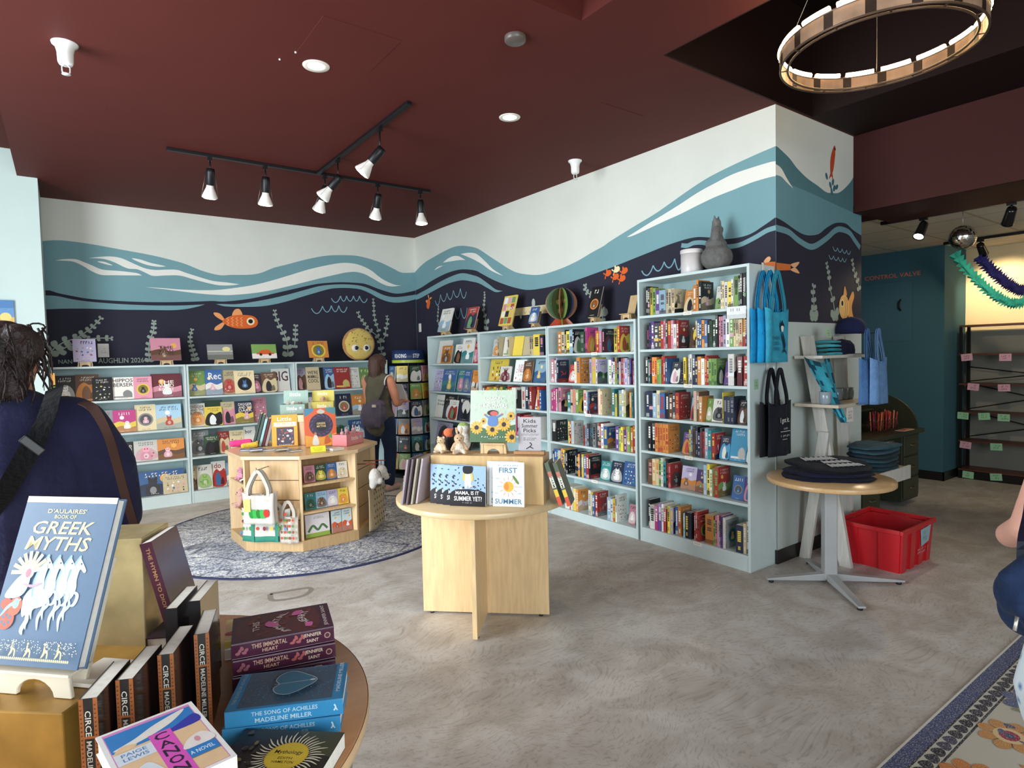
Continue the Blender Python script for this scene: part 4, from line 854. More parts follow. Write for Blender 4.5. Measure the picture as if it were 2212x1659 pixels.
R_ += [
 ([('S','o','',-4.404,-4.35),('S','e','',-4.35,-4.308),('S','k','',-4.308,-4.29),('S','y','k',-4.29,-4.238),('S','s','k',-4.238,-4.191),('S','k','',-4.191,-4.172),('>','','w',-4.172,-4.084),('S','G','a',-4.084,-4.029),('>','','a',-4.029,-4.021),('S','h','',-4.021,-3.996),('>','','o',-3.996,-3.889),('S','p','w',-3.889,-3.877),('S','r','y',-3.877,-3.837),('S','p','l',-3.837,-3.806),('S','k','p',-3.806,-3.778),('>','','m',-3.778,-3.656),('S','y','k',-3.656,-3.617),('S','r','y',-3.617,-3.59),('>','','y',-3.59,-3.494),('F','w','r',-3.492,-3.411,'s=scat')], 1.557, .23, C3, 'top'),
 ([('S','p','w',-4.562,-4.509),('S','w','k',-4.509,-4.486),('S','l','',-4.486,-4.468),('S','n','w',-4.468,-4.447),('>','','r',-4.447,-4.342),('F','r','w',-4.342,-4.21,'s=fig'),('S','w','y',-4.21,-4.176),('S','o','b',-4.176,-4.128),('>','','k',-4.128,-3.995),('S','l','v',-3.995,-3.965),('S','y','p',-3.965,-3.912),('S','l','',-3.912,-3.893),('>','','G',-3.893,-3.746),('S','w','g',-3.746,-3.706),('S','v','w',-3.706,-3.681),('S','w','v',-3.681,-3.66),('S','g','r',-3.66,-3.632),('S','n','a',-3.632,-3.608),('S','l','y',-3.608,-3.587),('S','r','a',-3.587,-3.554),('S','p','w',-3.554,-3.537),('S','l','b',-3.537,-3.511),('S','w','k',-3.511,-3.493),('S','v','b',-3.493,-3.471),('>','','k',-3.471,-3.453),('S','p','k',-3.453,-3.425),('S','p','w',-3.425,-3.414)], 1.282, .24, C3, 'second'),
 ([('S','h','e',-4.616,-4.577),('S','h','',-4.577,-4.549),('S','p','w',-4.549,-4.524),('S','a','k',-4.524,-4.498),('S','p','',-4.498,-4.455),('>','','k',-4.455,-4.359),('S','t','w',-4.359,-4.311),('S','e','p',-4.311,-4.279),('S','p','o',-4.279,-4.238),('S','g','w',-4.238,-4.192),('>','','y',-4.192,-4.117),('S','w','r',-4.117,-4.075),('S','s','h',-4.075,-4.059),('>','','',-4.059,-4.042),('S','n','a',-4.042,-4.026),('>','','r',-4.026,-3.918),('S','p','e',-3.918,-3.902),('S','e','w',-3.902,-3.879),('S','e','r',-3.879,-3.857),('>','','e',-3.857,-3.722),('S','t','w',-3.722,-3.687),('S','y','t',-3.687,-3.66),('S','G','k',-3.66,-3.643),('S','s','y',-3.643,-3.601),('S','w','a',-3.601,-3.575),('S','e','g',-3.575,-3.545),('>','','G',-3.545,-3.501),('S','o','e',-3.501,-3.476),('S','t','k',-3.476,-3.453),('S','k','v',-3.453,-3.424)], 1.007, .24, C3, 'third'),
 ([('S','k','w',-4.516,-4.451),('>','','o',-4.451,-4.286),('S','y','',-4.286,-4.263),('S','r','w',-4.263,-4.239),('S','w','s',-4.239,-4.202),('>','','f',-4.202,-4.075),('S','r','k',-4.075,-4.05),('S','a','b',-4.05,-4.022),('S','d','s',-4.022,-3.998),('S','d','b',-3.998,-3.973),('S','d','t',-3.973,-3.948),('S','a','k',-3.948,-3.911),('>','','',-3.911,-3.898),('S','d','w',-3.898,-3.872),('S','r','w',-3.872,-3.849),('S','w','v',-3.849,-3.82),('S','b','y',-3.82,-3.771),('>','','o',-3.771,-3.673),('S','v','w',-3.673,-3.634),('S','g','y',-3.634,-3.607),('S','y','v',-3.607,-3.581),('S','v','w',-3.581,-3.55),('S','p','e',-3.55,-3.531),('S','g','y',-3.531,-3.503),('S','o','w',-3.503,-3.477),('S','r','y',-3.477,-3.438)], .713, .25, C3, 'fourth'),
 ([('S','n','w',-4.634,-4.604),('S','b','w',-4.604,-4.569),('S','b','l',-4.569,-4.537),('S','s','y',-4.537,-4.502),('S','o','b',-4.502,-4.46),('S','y','k',-4.46,-4.437),('S','n','w',-4.437,-4.415),('S','k','',-4.415,-4.394),('>','','w',-4.394,-4.274),('S','n','w',-4.274,-4.254),('S','k','y',-4.254,-4.227),('S','o','w',-4.227,-4.201),('S','n','b',-4.201,-4.17),('S','y','w',-4.17,-4.141),('S','b','w',-4.141,-4.105),('S','r','w',-4.105,-4.065),('S','k','',-4.065,-4.04),('>','','r',-4.04,-3.958),('F','t','w',-3.955,-3.816,'s=fig'),('F','n','w',-3.814,-3.655,'s=fig'),('F','b','w',-3.653,-3.482,'s=scat')], .417, .24, C3, 'fifth'),
 ([('S','w','y',-4.349,-4.283),('S','r','w',-4.283,-4.26),('S','w','a',-4.26,-4.23),('S','y','w',-4.23,-4.19),('S','o','w',-4.19,-4.159),('>','','w',-4.159,-4.026),('S','w','a',-4.026,-3.993),('S','y','w',-3.993,-3.969),('S','b','w',-3.969,-3.939),('S','r','w',-3.939,-3.909),('>','','a',-3.909,-3.787),('S','s','w',-3.787,-3.741),('S','w','b',-3.741,-3.711),('S','y','r',-3.711,-3.686),('S','w','k',-3.686,-3.669),('>','','r',-3.669,-3.578),('F','p','w',-3.576,-3.493,'s=fig')], .085, .235, C3, 'bottom'),
]
C2 = 'bookcase behind sunflower book'
R_ += [
 ([('F','w','o',-5.571,-5.405,'s=fig,h=.19'),('S','e','',-5.405,-5.379),('F','w','g',-5.368,-5.232,'s=big,h=.21'),('S','e','',-5.232,-5.196),('F','y','o',-5.19,-5.025,'s=plain,h=.21'),('F','e','o',-5.011,-4.844,'s=plain,h=.2'),('S','e','',-4.844,-4.815),('S','e','',-4.815,-4.783),('S','y','k',-4.783,-4.678),('S','n','p',-4.678,-4.616)], 1.545, .24, C2, 'top'),
 ([('F','y','u',-5.652,-5.314,'s=scat,h=.25'),('F','w','m',-5.395,-5.2,'s=fig,h=.165,z=.035'),('F','w','p',-5.186,-4.991,'s=scat,t=102/FIRST,h=.235,tb=.35|.4|.95|.8,tc=p'),('F','u','o',-4.995,-4.84,'s=fig,h=.22,z=.03'),('F','s','b',-4.844,-4.665,'s=land,h=.24')], 1.272, .25, C2, 'second'),
 ([('S','u','',-5.853,-5.796),('S','o','y',-5.796,-5.748),('S','o','r',-5.748,-5.695),('S','g','k',-5.695,-5.641),('S','g','w',-5.641,-5.601),('S','y','k',-5.601,-5.536),('S','u','w',-5.536,-5.495),('S','g','y',-5.495,-5.457),('S','y','k',-5.457,-5.412),('S','G','g',-5.412,-5.357),('S','g','w',-5.357,-5.309),('S','r','w',-5.309,-5.27),('S','y','u',-5.27,-5.223),('S','w','e',-5.223,-5.144),('>','','',-5.144,-5.127),('S','k','k',-5.127,-5.037),('S','w','r',-5.037,-4.965),('S','n','w',-4.965,-4.911),('>','','',-4.911,-4.898),('S','r','w',-4.898,-4.853),('F','w','u',-4.843,-4.745,'s=big,h=.2'),('S','r','y',-4.745,-4.702),('S','b','',-4.702,-4.67)], 1.0, .24, C2, 'third'),
 ([('S','h','w',-5.138,-5.082),('S','m','w',-5.082,-5.021),('S','r','p',-5.021,-4.961),('S','r','w',-4.961,-4.882),('S','r','m',-4.882,-4.815),('S','a','w',-4.815,-4.767),('S','w','k',-4.767,-4.711)], .715, .24, C2, 'fourth'),
]
C1 = 'bookcase beside spinner'
R_ += [
 ([('F','w','y',-6.821,-6.506,'s=plain,h=.29'),('F','o','u',-6.656,-6.412,'s=fig,h=.22,z=.04'),('F','w','k',-6.404,-6.207,'s=photo,h=.23'),('F','w','t',-6.213,-5.948,'s=land,h=.3'),('F','r','p',-6.05,-5.843,'s=fig,h=.25,z=.03')], 1.475, .31, C1, 'top'),
 ([('F','l','b',-6.943,-6.699,'s=scat,h=.28'),('F','b','t',-6.705,-6.375,'s=land,h=.28'),('F','t','p',-6.375,-6.193,'s=fig,h=.28'),('F','b','a',-6.198,-6.036,'s=fig,h=.27'),('F','o','w',-6.046,-5.901,'s=land,h=.27')], 1.125, .31, C1, 'second'),
 ([('F','w','k',-7.033,-6.748,'s=plain,t=Scary/Soup,h=.29,tb=.15|.5|.85|.8'),('F','k','d',-6.76,-6.42,'s=photo,h=.3'),('F','w','r',-6.577,-6.351,'s=photo,h=.24,z=.04'),('F','n','w',-6.359,-6.057,'s=moon,h=.28,z=.02')], .786, .31, C1, 'third'),
 ([('F','l','d',-7.092,-6.654,'s=circ,h=.29'),('F','k','p',-6.789,-6.396,'s=photo,h=.26,z=-.03'),('F','o','m',-6.391,-6.1,'s=photo,h=.26')], .434, .31, C1, 'fourth'),
 ([('F','e','u',-7.171,-6.854,'s=land,h=.27'),('F','y','b',-6.839,-6.556,'s=fig,h=.26')], .085, .31, C1, 'bottom'),
]
for i, (items, z, hm, case, rn) in enumerate(R_): fill_row(items, 'r', z, hm, case, rn, 100+i)
BA, BB, BC = 'left back wall bookcase', 'middle back wall bookcase', 'right back wall bookcase'
B_ = [
 ([('F','k','w',-0.0958,0.0758,'s=fig,h=.27'),('F','u','o',0.0737,0.276,'s=photo,h=.275,z=-.02'),('F','k','e',0.2134,0.3901,'s=scat,h=.24,z=.02'),('F','w','a',0.3801,0.5775,'s=big,t=HIPPOS/BERSER,tb=.06|.55|.97|.95,tc=f,h=.235,z=.01'),('F','p','y',0.5741,0.7432,'s=circ,h=.235'),('F','m','p',0.7349,1.026,'s=land,t=THE/WILD/ROBOT,h=.26,tb=.25|.25|.75|.72')], 1.18, BA, 'top'),
 ([('F','b','s',0.0275,0.2233,'s=land,h=.26'),('F','a','e',0.2287,0.3821,'s=circ,h=.24'),('F','h','y',0.3766,0.5804,'s=land,h=.235'),('F','e','a',0.5746,0.7694,'s=circ,h=.28'),('F','s','e',0.7682,1.012,'s=land,h=.27,z=.01')], .835, BA, 'second'),
 ([('F','g','w',0.1609,0.335,'s=fig,h=.25'),('F','k','d',0.3962,0.5494,'s=plain,t=THE_KIND/DANGERO,h=.22,tb=.1|.55|.9|.85'),('F','w','p',0.5494,0.7727,'s=fig,h=.22'),('F','o','u',0.7667,1.024,'s=land,h=.22')], .508, BA, 'third'),
 ([('F','w','n',0.2474,0.4195,'s=grid,h=.27'),('F','e','k',0.4195,0.5474,'s=scat,h=.28,z=-.02'),('F','b','n',0.5451,1.015,'s=land,h=.26,z=-.01'),('F','e','p',0.7993,1.04,'s=scat,h=.2,z=.04')], .13, BA, 'bottom'),
 ([('F','g','e',1.078,1.257,'s=land,h=.28'),('F','b','w',1.253,1.431,'s=land,t=Rec,tb=.2|.58|.95|.9,h=.29'),('F','e','r',1.428,1.589,'s=fig,h=.28'),('F','e','k',1.56,1.783,'s=circ,h=.27,z=.015'),('F','f','p',1.748,1.858,'s=fig,h=.23,z=.03'),('F','u','e',1.858,2.034,'s=photo,h=.24,z=.03'),('F','w','f',1.984,2.196,'s=plain,t=BIG,h=.28,tb=.08|.4|.92|.92,tc=f')], 1.18, BB, 'top'),
 ([('F','w','o',1.082,1.248,'s=fig,t=DIGGER/AND_THE/BUTTERFLY,h=.26,tb=.08|.5|.95|.92'),('F','G','y',1.23,1.436,'s=plain,h=.285,z=-.02'),('F','y','k',1.234,1.417,'s=photo,h=.215,z=.025'),('F','e','p',1.412,1.563,'s=photo,h=.26'),('F','n','y',1.556,1.756,'s=land,t=DIGGER/AND_THE/DARK,h=.26,tb=.2|.5|.95|.92'),('F','p','r',1.751,1.918,'s=scat,h=.29,z=-.02')], .835, BB, 'second'),
 ([('F','a','d',1.086,1.278,'s=fig,h=.28,z=-.01'),('F','G','k',1.221,1.377,'s=photo,h=.22,z=.02'),('F','r','e',1.367,1.49,'s=photo,h=.25'),('F','e','a',1.493,1.651,'s=scat,h=.25'),('F','w','k',1.651,1.78,'s=plain,t=bor,h=.28,tb=.1|.7|.7|.9')], .508, BB, 'third'),
 ([('F','e','u',1.088,1.141,'s=land,h=.27'),('F','w','g',1.135,1.292,'s=fig,h=.27'),('F','w','r',1.289,1.438,'s=photo,t=do,h=.29,tb=.2|.7|.7|.95,tc=r'),('F','s','w',1.442,1.637,'s=land,h=.26'),('F','y','e',1.643,1.845,'s=fig,h=.26')], .13, BB, 'bottom'),
 ([('F','l','u',2.266,2.393,'s=photo,h=.28'),('F','e','k',2.39,2.56,"s=plain,t=WE'RE/MAMMALS/COOL,tc=k,tb=.12|.3|.9|.85,h=.29"),('F','k','y',2.55,2.619,'s=plain,h=.28'),('F','b','s',2.618,2.762,'s=photo,h=.28'),('F','r','y',2.744,2.954,'s=big,h=.28,z=.01'),('F','w','g',2.931,3.088,'s=scat,h=.27'),('F','g','e',3.092,3.266,'s=fig,h=.26')], 1.18, BC, 'top'),
 ([('F','w','e',2.281,2.467,'s=fig,h=.26'),('F','t','s',2.475,2.674,'s=land,h=.26'),('F','n','e',2.765,2.966,'s=circ,h=.28'),('F','o','s',2.974,3.157,'s=land,h=.26')], .835, BC, 'second'),
 ([('F','g','e',2.269,2.47,'s=land,h=.26'),('S','G','w',2.47,2.772),('>','','',2.772,2.784),('S','G','w',2.784,2.807),('>','','',2.807,2.817),('S','t','w',2.817,2.861),('S','t','w',2.861,2.892),('F','b','w',2.923,3.146,'s=fig,h=.26')], .508, BC, 'third'),
]
for i, (items, z, case, rn) in enumerate(B_): fill_row(items, 'b', z, .31, case, rn, 300+i)
# paper shelf tags on the front edges
def shelf_tag(u, z, label, col=0xF2EEE4, w=.075, hh=.026):
    b = MB('paper', col); b.M = T(3.7635, -u, z) @ R(-PI/2); b.box(0, w, 0, .0012, 0, hh); b.on((0,0,0), (1,0,0), (0,0,1)); letters(b, w*.1, hh*.3, w*.9, hh*.75, 0x555055, random.Random(3))
    tag(b.build('shelf_label'), label, 'label', group='paper labels on the bookcase shelf edges')
for u, z, lab in ((-2.93, 1.82, 'top'), (-2.93, 1.275, 'third'), (-2.93, .73, 'fifth'), (-2.86, .09, 'bottom')):
    shelf_tag(u, z, 'small white paper label on the %s shelf edge of the tallest bookcase' % lab)
for u, z, lab in ((-3.93, 1.535, 'top'), (-4.02, .985, 'third'), (-3.95, .395, 'fifth')):
    shelf_tag(u, z, 'small white paper label on the %s shelf edge of the comics bookcase' % lab)
b = MB('paper', 0xEDEEEE); b.M = T(3.758, 2.553, 1.765) @ R(-PI/2); b.box(0,.15,0,.002,0,.085); b.on((0,0,0),(1,0,0),(0,0,1))
letters(b, .01, .045, .14, .078, 0x5F666A, random.Random(5)); b.rect(.0,.0,.15,.03,0xD5D8D8)
tag(b.build('shelf_sign'), 'white sign hanging from the right end of the tallest bookcase top shelf', 'sign')

# ================================================================== RUGS
def rug_round():
    m = bpy.data.materials.new('speckled_rug'); m.use_nodes = True; nt = m.node_tree; N = nt.nodes; L = nt.links; b = N['Principled BSDF']; b.inputs['Roughness'].default_value = 0.95
    tc = N.new('ShaderNodeTexCoord')
    def nz(sc, det, dist): n = N.new('ShaderNodeTexNoise'); n.inputs['Scale'].default_value = sc; n.inputs['Detail'].default_value = det; n.inputs['Distortion'].default_value = dist; L.new(tc.outputs['Object'], n.inputs['Vector']); return n.outputs['Fac']
    r = N.new('ShaderNodeValToRGB'); r.color_ramp.elements[0].position = 0.44; r.color_ramp.elements[1].position = 0.56
    r.color_ramp.elements[0].color = lin(0x7E8498); r.color_ramp.elements[1].color = lin(0xE3E0D8); L.new(nz(60, 4, 1.0), r.inputs[0])
    r2 = N.new('ShaderNodeValToRGB'); r2.color_ramp.elements[0].position = 0.35; r2.color_ramp.elements[1].position = 0.65; r2.color_ramp.elements[0].color = lin(0x9BA3B8); r2.color_ramp.elements[1].color = lin(0xFFFFFF); L.new(nz(2.2, 3, 0.5), r2.inputs[0])
    # thin dark veins
    w = N.new('ShaderNodeTexVoronoi'); w.feature = 'DISTANCE_TO_EDGE'; w.inputs['Scale'].default_value = 3.2
    mp = N.new('ShaderNodeMapping'); mp.inputs['Scale'].default_value = (1.0, 2.6, 1.0); mp.inputs['Rotation'].default_value = (0,0,0.5); L.new(tc.outputs['Object'], mp.inputs[0]); L.new(mp.outputs[0], w.inputs['Vector'])
    r3 = N.new('ShaderNodeValToRGB'); r3.color_ramp.elements[0].position = 0.0; r3.color_ramp.elements[1].position = 0.05; r3.color_ramp.elements[0].color = lin(0x3C4263); r3.color_ramp.elements[1].color = (1,1,1,1); L.new(w.outputs['Distance'], r3.inputs[0])
    def mul(a, c, f):
        x = N.new('ShaderNodeMix'); x.data_type = 'RGBA'; x.blend_type = 'MULTIPLY'; x.inputs[0].default_value = f; L.new(a, x.inputs[6]); L.new(c, x.inputs[7]); return x.outputs[2]
    L.new(mul(mul(r.outputs[0], r2.outputs[0], 0.7), r3.outputs[0], 0.8), b.inputs['Base Color'])
    bp = N.new('ShaderNodeBump'); bp.inputs['Strength'].default_value = 0.4; bp.inputs['Distance'].default_value = 0.004; L.new(nz(120, 2, 0), bp.inputs['Height']); L.new(bp.outputs[0], b.inputs['Normal'])
    MATS['rug_round'] = m
rug_round()
t = thing('round_rug', 'large round blue and cream speckled rug under the octagonal display', 'rug', (1.75, 5.62, 0))
b = MB('rug_round'); b.lathe([(0,0.008),(1.315,0.008),(1.32,0.0)], 96, cap=False); b.build('pile', t)
b = MB('cloth', 0x35395A); b.lathe([(1.313,0.0),(1.313,0.010),(1.333,0.010),(1.335,0.0)], 96, cap=False); b.build('edge_binding', t)

def field_material():
    m = bpy.data.materials.new('patterned_pile'); m.use_nodes = True; nt = m.node_tree; N = nt.nodes; L = nt.links; b = N['Principled BSDF']; b.inputs['Roughness'].default_value = 0.95
    a = N.new('ShaderNodeVertexColor'); a.layer_name = 'Col'; tc = N.new('ShaderNodeTexCoord')
    mp = N.new('ShaderNodeMapping'); mp.inputs['Scale'].default_value = (1,4,1); L.new(tc.outputs['Object'], mp.inputs[0])
    n = N.new('ShaderNodeTexNoise'); n.inputs['Scale'].default_value = 90; n.inputs['Detail'].default_value = 4; L.new(mp.outputs[0], n.inputs['Vector'])
    r = N.new('ShaderNodeValToRGB'); r.color_ramp.elements[0].position = 0.5; r.color_ramp.elements[1].position = 0.66; r.color_ramp.elements[0].color = (0,0,0,1); r.color_ramp.elements[1].color = (.6,.6,.6,1); L.new(n.outputs['Fac'], r.inputs[0])
    x = N.new('ShaderNodeMix'); x.data_type = 'RGBA'; L.new(r.outputs[0], x.inputs[0]); L.new(a.outputs['Color'], x.inputs[6]); x.inputs[7].default_value = lin(0xC9C3B4)
    L.new(x.outputs[2], b.inputs['Base Color']); MATS['field'] = m
field_material()
rnd = random.Random(11)
b = MB('field', 0xC7BFAE); X0, X1, Y1 = 1.3, 5.2, 0.965; Y0 = -1.9
b.box(X0, X1, Y0, Y1, 0, 0.009); b.on((0,0,0.009), (1,0,0), (0,1,0), clamp=(X0, X1, Y0, Y1)); b.step = 0.00002
b.rect(X0, Y1-.009, X1, Y1, 0xDCD8CC); b.rect(X0, Y1-.066, X1, Y1-.009, 0x454E76); b.rect(X0, Y1-.074, X1, Y1-.066, 0x2E2A38); b.rect(X0, Y1-.13, X1, Y1-.074, 0xC9C6B6); b.rect(X0, Y1-.139, X1, Y1-.13, 0x2E2A38)
x = X0
while x < X1:
    b.blob([(x,Y1-.08),(x+.03,Y1-.085),(x+.045,Y1-.105),(x+.02,Y1-.125),(x-.015,Y1-.12)], rnd.choice((0x3A3644, 0x454058, 0x2E2A38)), 3); x += .058
def medal(x, y, s, cols):
    for k in range(8):
        q = 2*PI*k/8; b.blob([(x+math.cos(q)*s*.3,y+math.sin(q)*s*.3),(x+math.cos(q+.35)*s*.85,y+math.sin(q+.35)*s*.8),(x+math.cos(q)*s*1.15,y+math.sin(q)*s),(x+math.cos(q-.35)*s*.85,y+math.sin(q-.35)*s*.8)], cols[0], 3)
    b.disc(x, y, s*.55, s*.5, cols[1]); b.disc(x, y, s*.36, s*.32, cols[2]); b.disc(x, y, s*.18, s*.16, cols[3])
yy = Y1-.235
for r_ in range(9):
    for k in range(11):
        x = 1.45+k*.36+(r_%2)*.18; y = yy-r_*.21
        medal(x+rnd.uniform(-.02,.02), y, rnd.uniform(.095,.12), rnd.choice(([0xC97B3A,0xD9A05A,0x8F8A5A,0x9A2E4A],[0x5A6184,0xC9C3B4,0x4B5070,0xC97B3A],[0xC98A48,0xE0C08A,0x9A2E4A,0x4B5070])))
        for j in range(5): b.disc(x+rnd.uniform(-.2,.2), y+rnd.uniform(-.12,.12), rnd.uniform(.012,.03), rnd.uniform(.006,.014), rnd.choice((0x4F5678, 0x8C8A66, 0xC4803F, 0x9A2E4A, 0x5A6184)), rot=rnd.uniform(0,3))
tag(b.build('floor_rug'), 'cream and blue patterned rug with orange medallions at the lower right', 'rug')

# ================================================================== DISPLAY HELPERS
def easel(M, w, label, col=0xD9B98A, group='small plywood book stands', h=0.06, back=0.12):
    """x along the front (origin in the middle), y backwards"""
    t = thing('book_stand', label, 'book stand', M=M, group=group)
    b = MB('wood', col); P = [(-w/2,0),(-w*.26,0)]+[(w*.24*math.cos(PI-PI*i/8), h*.5*math.sin(PI*i/8)) for i in range(9)]+[(w*.26,0),(w/2,0),(w*.46,h),(-w*.46,h)]
    b.M = R(PI/2,'X'); b.prism([(p[0],p[1]) for p in P], -.006, 0); b.build('front_foot', t)
    b = MB('wood', col); b.box(-w*.46, w*.46, -.025, .055, h, h+.006); b.build('ledge', t)
    b = MB('wood', col); b.M = T(0,.05,h*.3) @ R(-.28,'X'); b.box(-w*.36, w*.36, 0, .006, 0, back+h); b.build('back_rest', t)
    b = MB('wood', col)
    for s in (-1,1): b.hexa([(s*w*.38-.003,0.0,0),(s*w*.38+.003,0.0,0),(s*w*.38+.003,.11,0),(s*w*.38-.003,.11,0),(s*w*.38-.003,.0,h),(s*w*.38+.003,.0,h),(s*w*.38+.003,.06,h),(s*w*.38-.003,.06,h)])
    b.build('side_foot', t)
    return t
def on_stand(M, w, h, c, a, rnd, label, slabel, style='fig', title=None, tb=None, tcol=None, lean=.28, sw=None, sh=.045, hard=True, parts=True, tt=.014, extra=None, group=None):
    easel(M, sw or w*.5, slabel, h=sh)
    return face_book(M @ T(-w/2, -.012, sh+.0075+.003) @ R(-lean,'X'), w, h, tt, c, a, label, group, rnd, style, title, tcol, tb, extra=extra)

# ---- books displayed on top of the bookcases
rnd = random.Random(77)
def XB(x): return x
G1 = 'picture books on stands along the bookcase tops'
for x0, x1, h, c, a, st, ti, tb, lab in (
    (0.0689, 0.2614, .24, 'l', 'e', 'scat', None, None, 'lilac and white picture book on a stand at the far left bookcase top'),
    (0.7455, 1.032, .25, 'p', 'u', 'land', 'THE/WILD/ROBOT', (.25,.2,.75,.65), 'pink and brown wild robot picture book on the left bookcase top'),
    (1.295, 1.561, .175, 'a', 'G', 'land', None, None, 'dark seascape picture book on the middle back bookcase top'),
    (1.768, 2.046, .175, 'g', 'o', 'land', None, None, 'green picture book with orange car on the middle back bookcase top'),
    (2.433, 2.677, .215, 'o', 'y', 'circ', None, None, 'orange picture book with yellow bear on the right back bookcase top')):
    w = x1-x0; M = T((x0+x1)/2, 7.53, 1.536)
    def ex(b, w, h, a=a, c=c):
        if c == 'g': b.rect(0,0,w,h*.35,0xEFE6E2); b.blob([(w*.2,h*.3),(w*.28,h*.45),(w*.42,h*.6),(w*.68,h*.6),(w*.78,h*.45),(w*.88,h*.3)],0xD9602E); b.disc(w*.35,h*.28,w*.06,w*.06,0x2A2222); b.disc(w*.72,h*.28,w*.06,w*.06,0x2A2222)
        if c == 'a': b.rect(0,0,w,h*.3,0x6A6F66); b.rect(0,h*.5,w,h*.56,0xC9D0B0); b.disc(w*.75,h*.68,w*.16,h*.16,0xE8DC9A)
    on_stand(M, w, h, PAL[c], PAL[a], rnd, lab, 'plywood stand under the '+lab.split(' on ')[0], 'plain' if c in 'ga' else st, ti, tb, sw=.13, sh=.04, extra=ex, group=G1)
b = MB('paper', 0xF0EDEA); b.M = T(0.2867, 7.826, 1.631); b.box(0,.1,-.003,0,0,.145); b.on((0,-.003,0),(1,0,0),(0,0,1)); letters(b,.02,.04,.08,.1,0xB9A9A9,random.Random(2),3)
tag(b.build('wall_card'), 'small white card on the navy wall beside the lilac book', 'card')
for i, (x, y, ax, lab) in enumerate(((908, 708, 'r', 'narrow white switch plate on the navy wall right of the room corner'),)):
    b = MB('plastic', 0xECEAE4); M = T(4.078, 7.724, 1.982) @ R(-PI/2)
    b.M = M; b.box(-.035,.035,-.006,0,-.06,.06); b.box(-.012,.012,-.012,-.006,-.03,.03); tag(b.build('light_switch', bevel=.002), lab, 'light switch')
def top_right(px0Y, px1Y, h, c, a, st, ti, tb, lab, tcol=None):
    w = px0Y-px1Y; M = T(3.86, (px0Y+px1Y)/2, 1.826) @ R(-PI/2)
    on_stand(M, w, h, PAL[c], PAL[a], rnd, lab, 'plywood stand under the '+lab.split(' on ')[0], st, ti, tb, tcol, sw=w*.5, sh=.045, group=G1, lean=.3)
top_right(6.831, 6.553, .30, 'w', 's', 'land', None, None, 'white and blue picture book on the bookcase beside the spinner')
top_right(6.194, 5.97, .27, 'r', 'n', 'photo', None, None, 'red and navy picture book on a stand left of the numbers cookbook')
top_right(5.474, 5.242, .34, 'y', 'p', 'grid', '100', (.35,.5,.95,.62), 'tall yellow picture book with 100 on its cover', PAL['w'])
top_right(4.944, 4.808, .17, 'b', 'w', 'fig', None, None, 'small blue book with white animal left of the globe')
top_right(4.077, 3.934, .29, 'k', 'o', 'circ', None, None, 'black comic book standing right of the paper globe')
yy = 3.6
easel(T(3.86, yy, 1.826) @ R(-PI/2), .12, 'empty plywood stand beside the tallest bookcase', h=.05, back=.16)
# paper globe of crossed discs
yy = 4.477
t = thing('paper_globe', 'round paper globe of crossed picture discs on coloured feet', 'globe', (3.9, yy, 1.826))
cols = [0x3F5B34, 0xC98A6A, 0x7A9A4E, 0x2C3440, 0xB9765C, 0x5E7A58]
for k in range(6):
    b = MB('print', cols[k]); b.M = T(0,0,.215) @ R(PI*k/6+.2) @ R(PI/2,'X')
    b.prism([(.155*math.cos(2*PI*i/32), .155*math.sin(2*PI*i/32)) for i in range(32)], -.0015, .0015)
    for sd in (1,-1):
        b.on((0,0,.0016*sd), (sd,0,0), (0,1,0)); r2 = random.Random(k+9*sd)
        for j in range(7): q = r2.uniform(0,6.28); rr = r2.uniform(.02,.11); b.blob([(rr*math.cos(q)+r2.uniform(.015,.04)*math.cos(v), rr*math.sin(q)+r2.uniform(.015,.04)*math.sin(v)) for v in (0,1.2,2.4,3.6,4.8)], r2.choice([cols[(k+j)%6], 0xE3C9A8, 0x2A2F2A, 0x8FA65A, 0xD9A48A]), 3)
    b.build('disc', t)
b = MB('print')
for k, c in enumerate((0xC9C6BC, 0xC98A4A, 0xC04428, 0x8FB04A, 0xC9602E)):
    b.M = R(2*PI*k/5+.3); b.hexa([(.0,-.0015,0),(.13,-.0015,0),(.13,.0015,0),(.0,.0015,0),(0,-.0015,.085),(.05,-.0015,.085),(.05,.0015,.085),(0,.0015,.085)], c)
b.build('foot', t)

# ---- on the tallest bookcase
X, Y = 3.90, 2.954
t = thing('white_canister', 'white cylindrical canister on top of the tallest bookcase', 'canister', (X, Y, 2.136))
b = MB('plastic', 0xD9D3D2); b.lathe([(.0,0),(.078,0),(.080,.004),(.080,.165),(.0,.165)], 36, cap=False); b.build('drum', t)
b = MB('plastic', 0xE6E1DF); b.lathe([(.0835,.155),(.0835,.183),(.078,.187),(0,.187)], 36, cap=False); b.build('lid', t)
Y = 2.744
t = thing('stone_statue', 'dark grey carved vase figure with a cat on top of the tallest bookcase', 'statue', (3.92, Y, 2.136))
body('vase', [('e',(0,0,.10),(.115,.115,.10)), ('c',[(0,0,.085),(0,0,.10)],[.08,.09]), ('c',[(0,0,.17),(0,0,.24)],[.075,.05]), ('c',[(.05,-.02,.20),(-.06,-.03,.24),(-.03,-.02,.30)],[.03,.035,.03]), ('c',[(-.05,.03,.2),(.05,.03,.26),(.04,0,.31)],[.03,.03,.028]), ('c',[(0,-.07,.14),(.04,-.09,.10)],[.02,.014]), ('c',[(0,-.07,.14),(-.04,-.09,.10)],[.02,.014])], .009, 'stone', 0x6B6A68, t, 3)
body('figure', [('c',[(0,0,.26),(0,0,.33)],[.045,.035]), ('e',(0,0,.355),(.034,.032,.032)), ('c',[(-.02,0,.375),(-.026,0,.405)],[.012,.005]), ('c',[(.02,0,.375),(.026,0,.405)],[.012,.005])], .006, 'stone', 0x737270, t, 2)
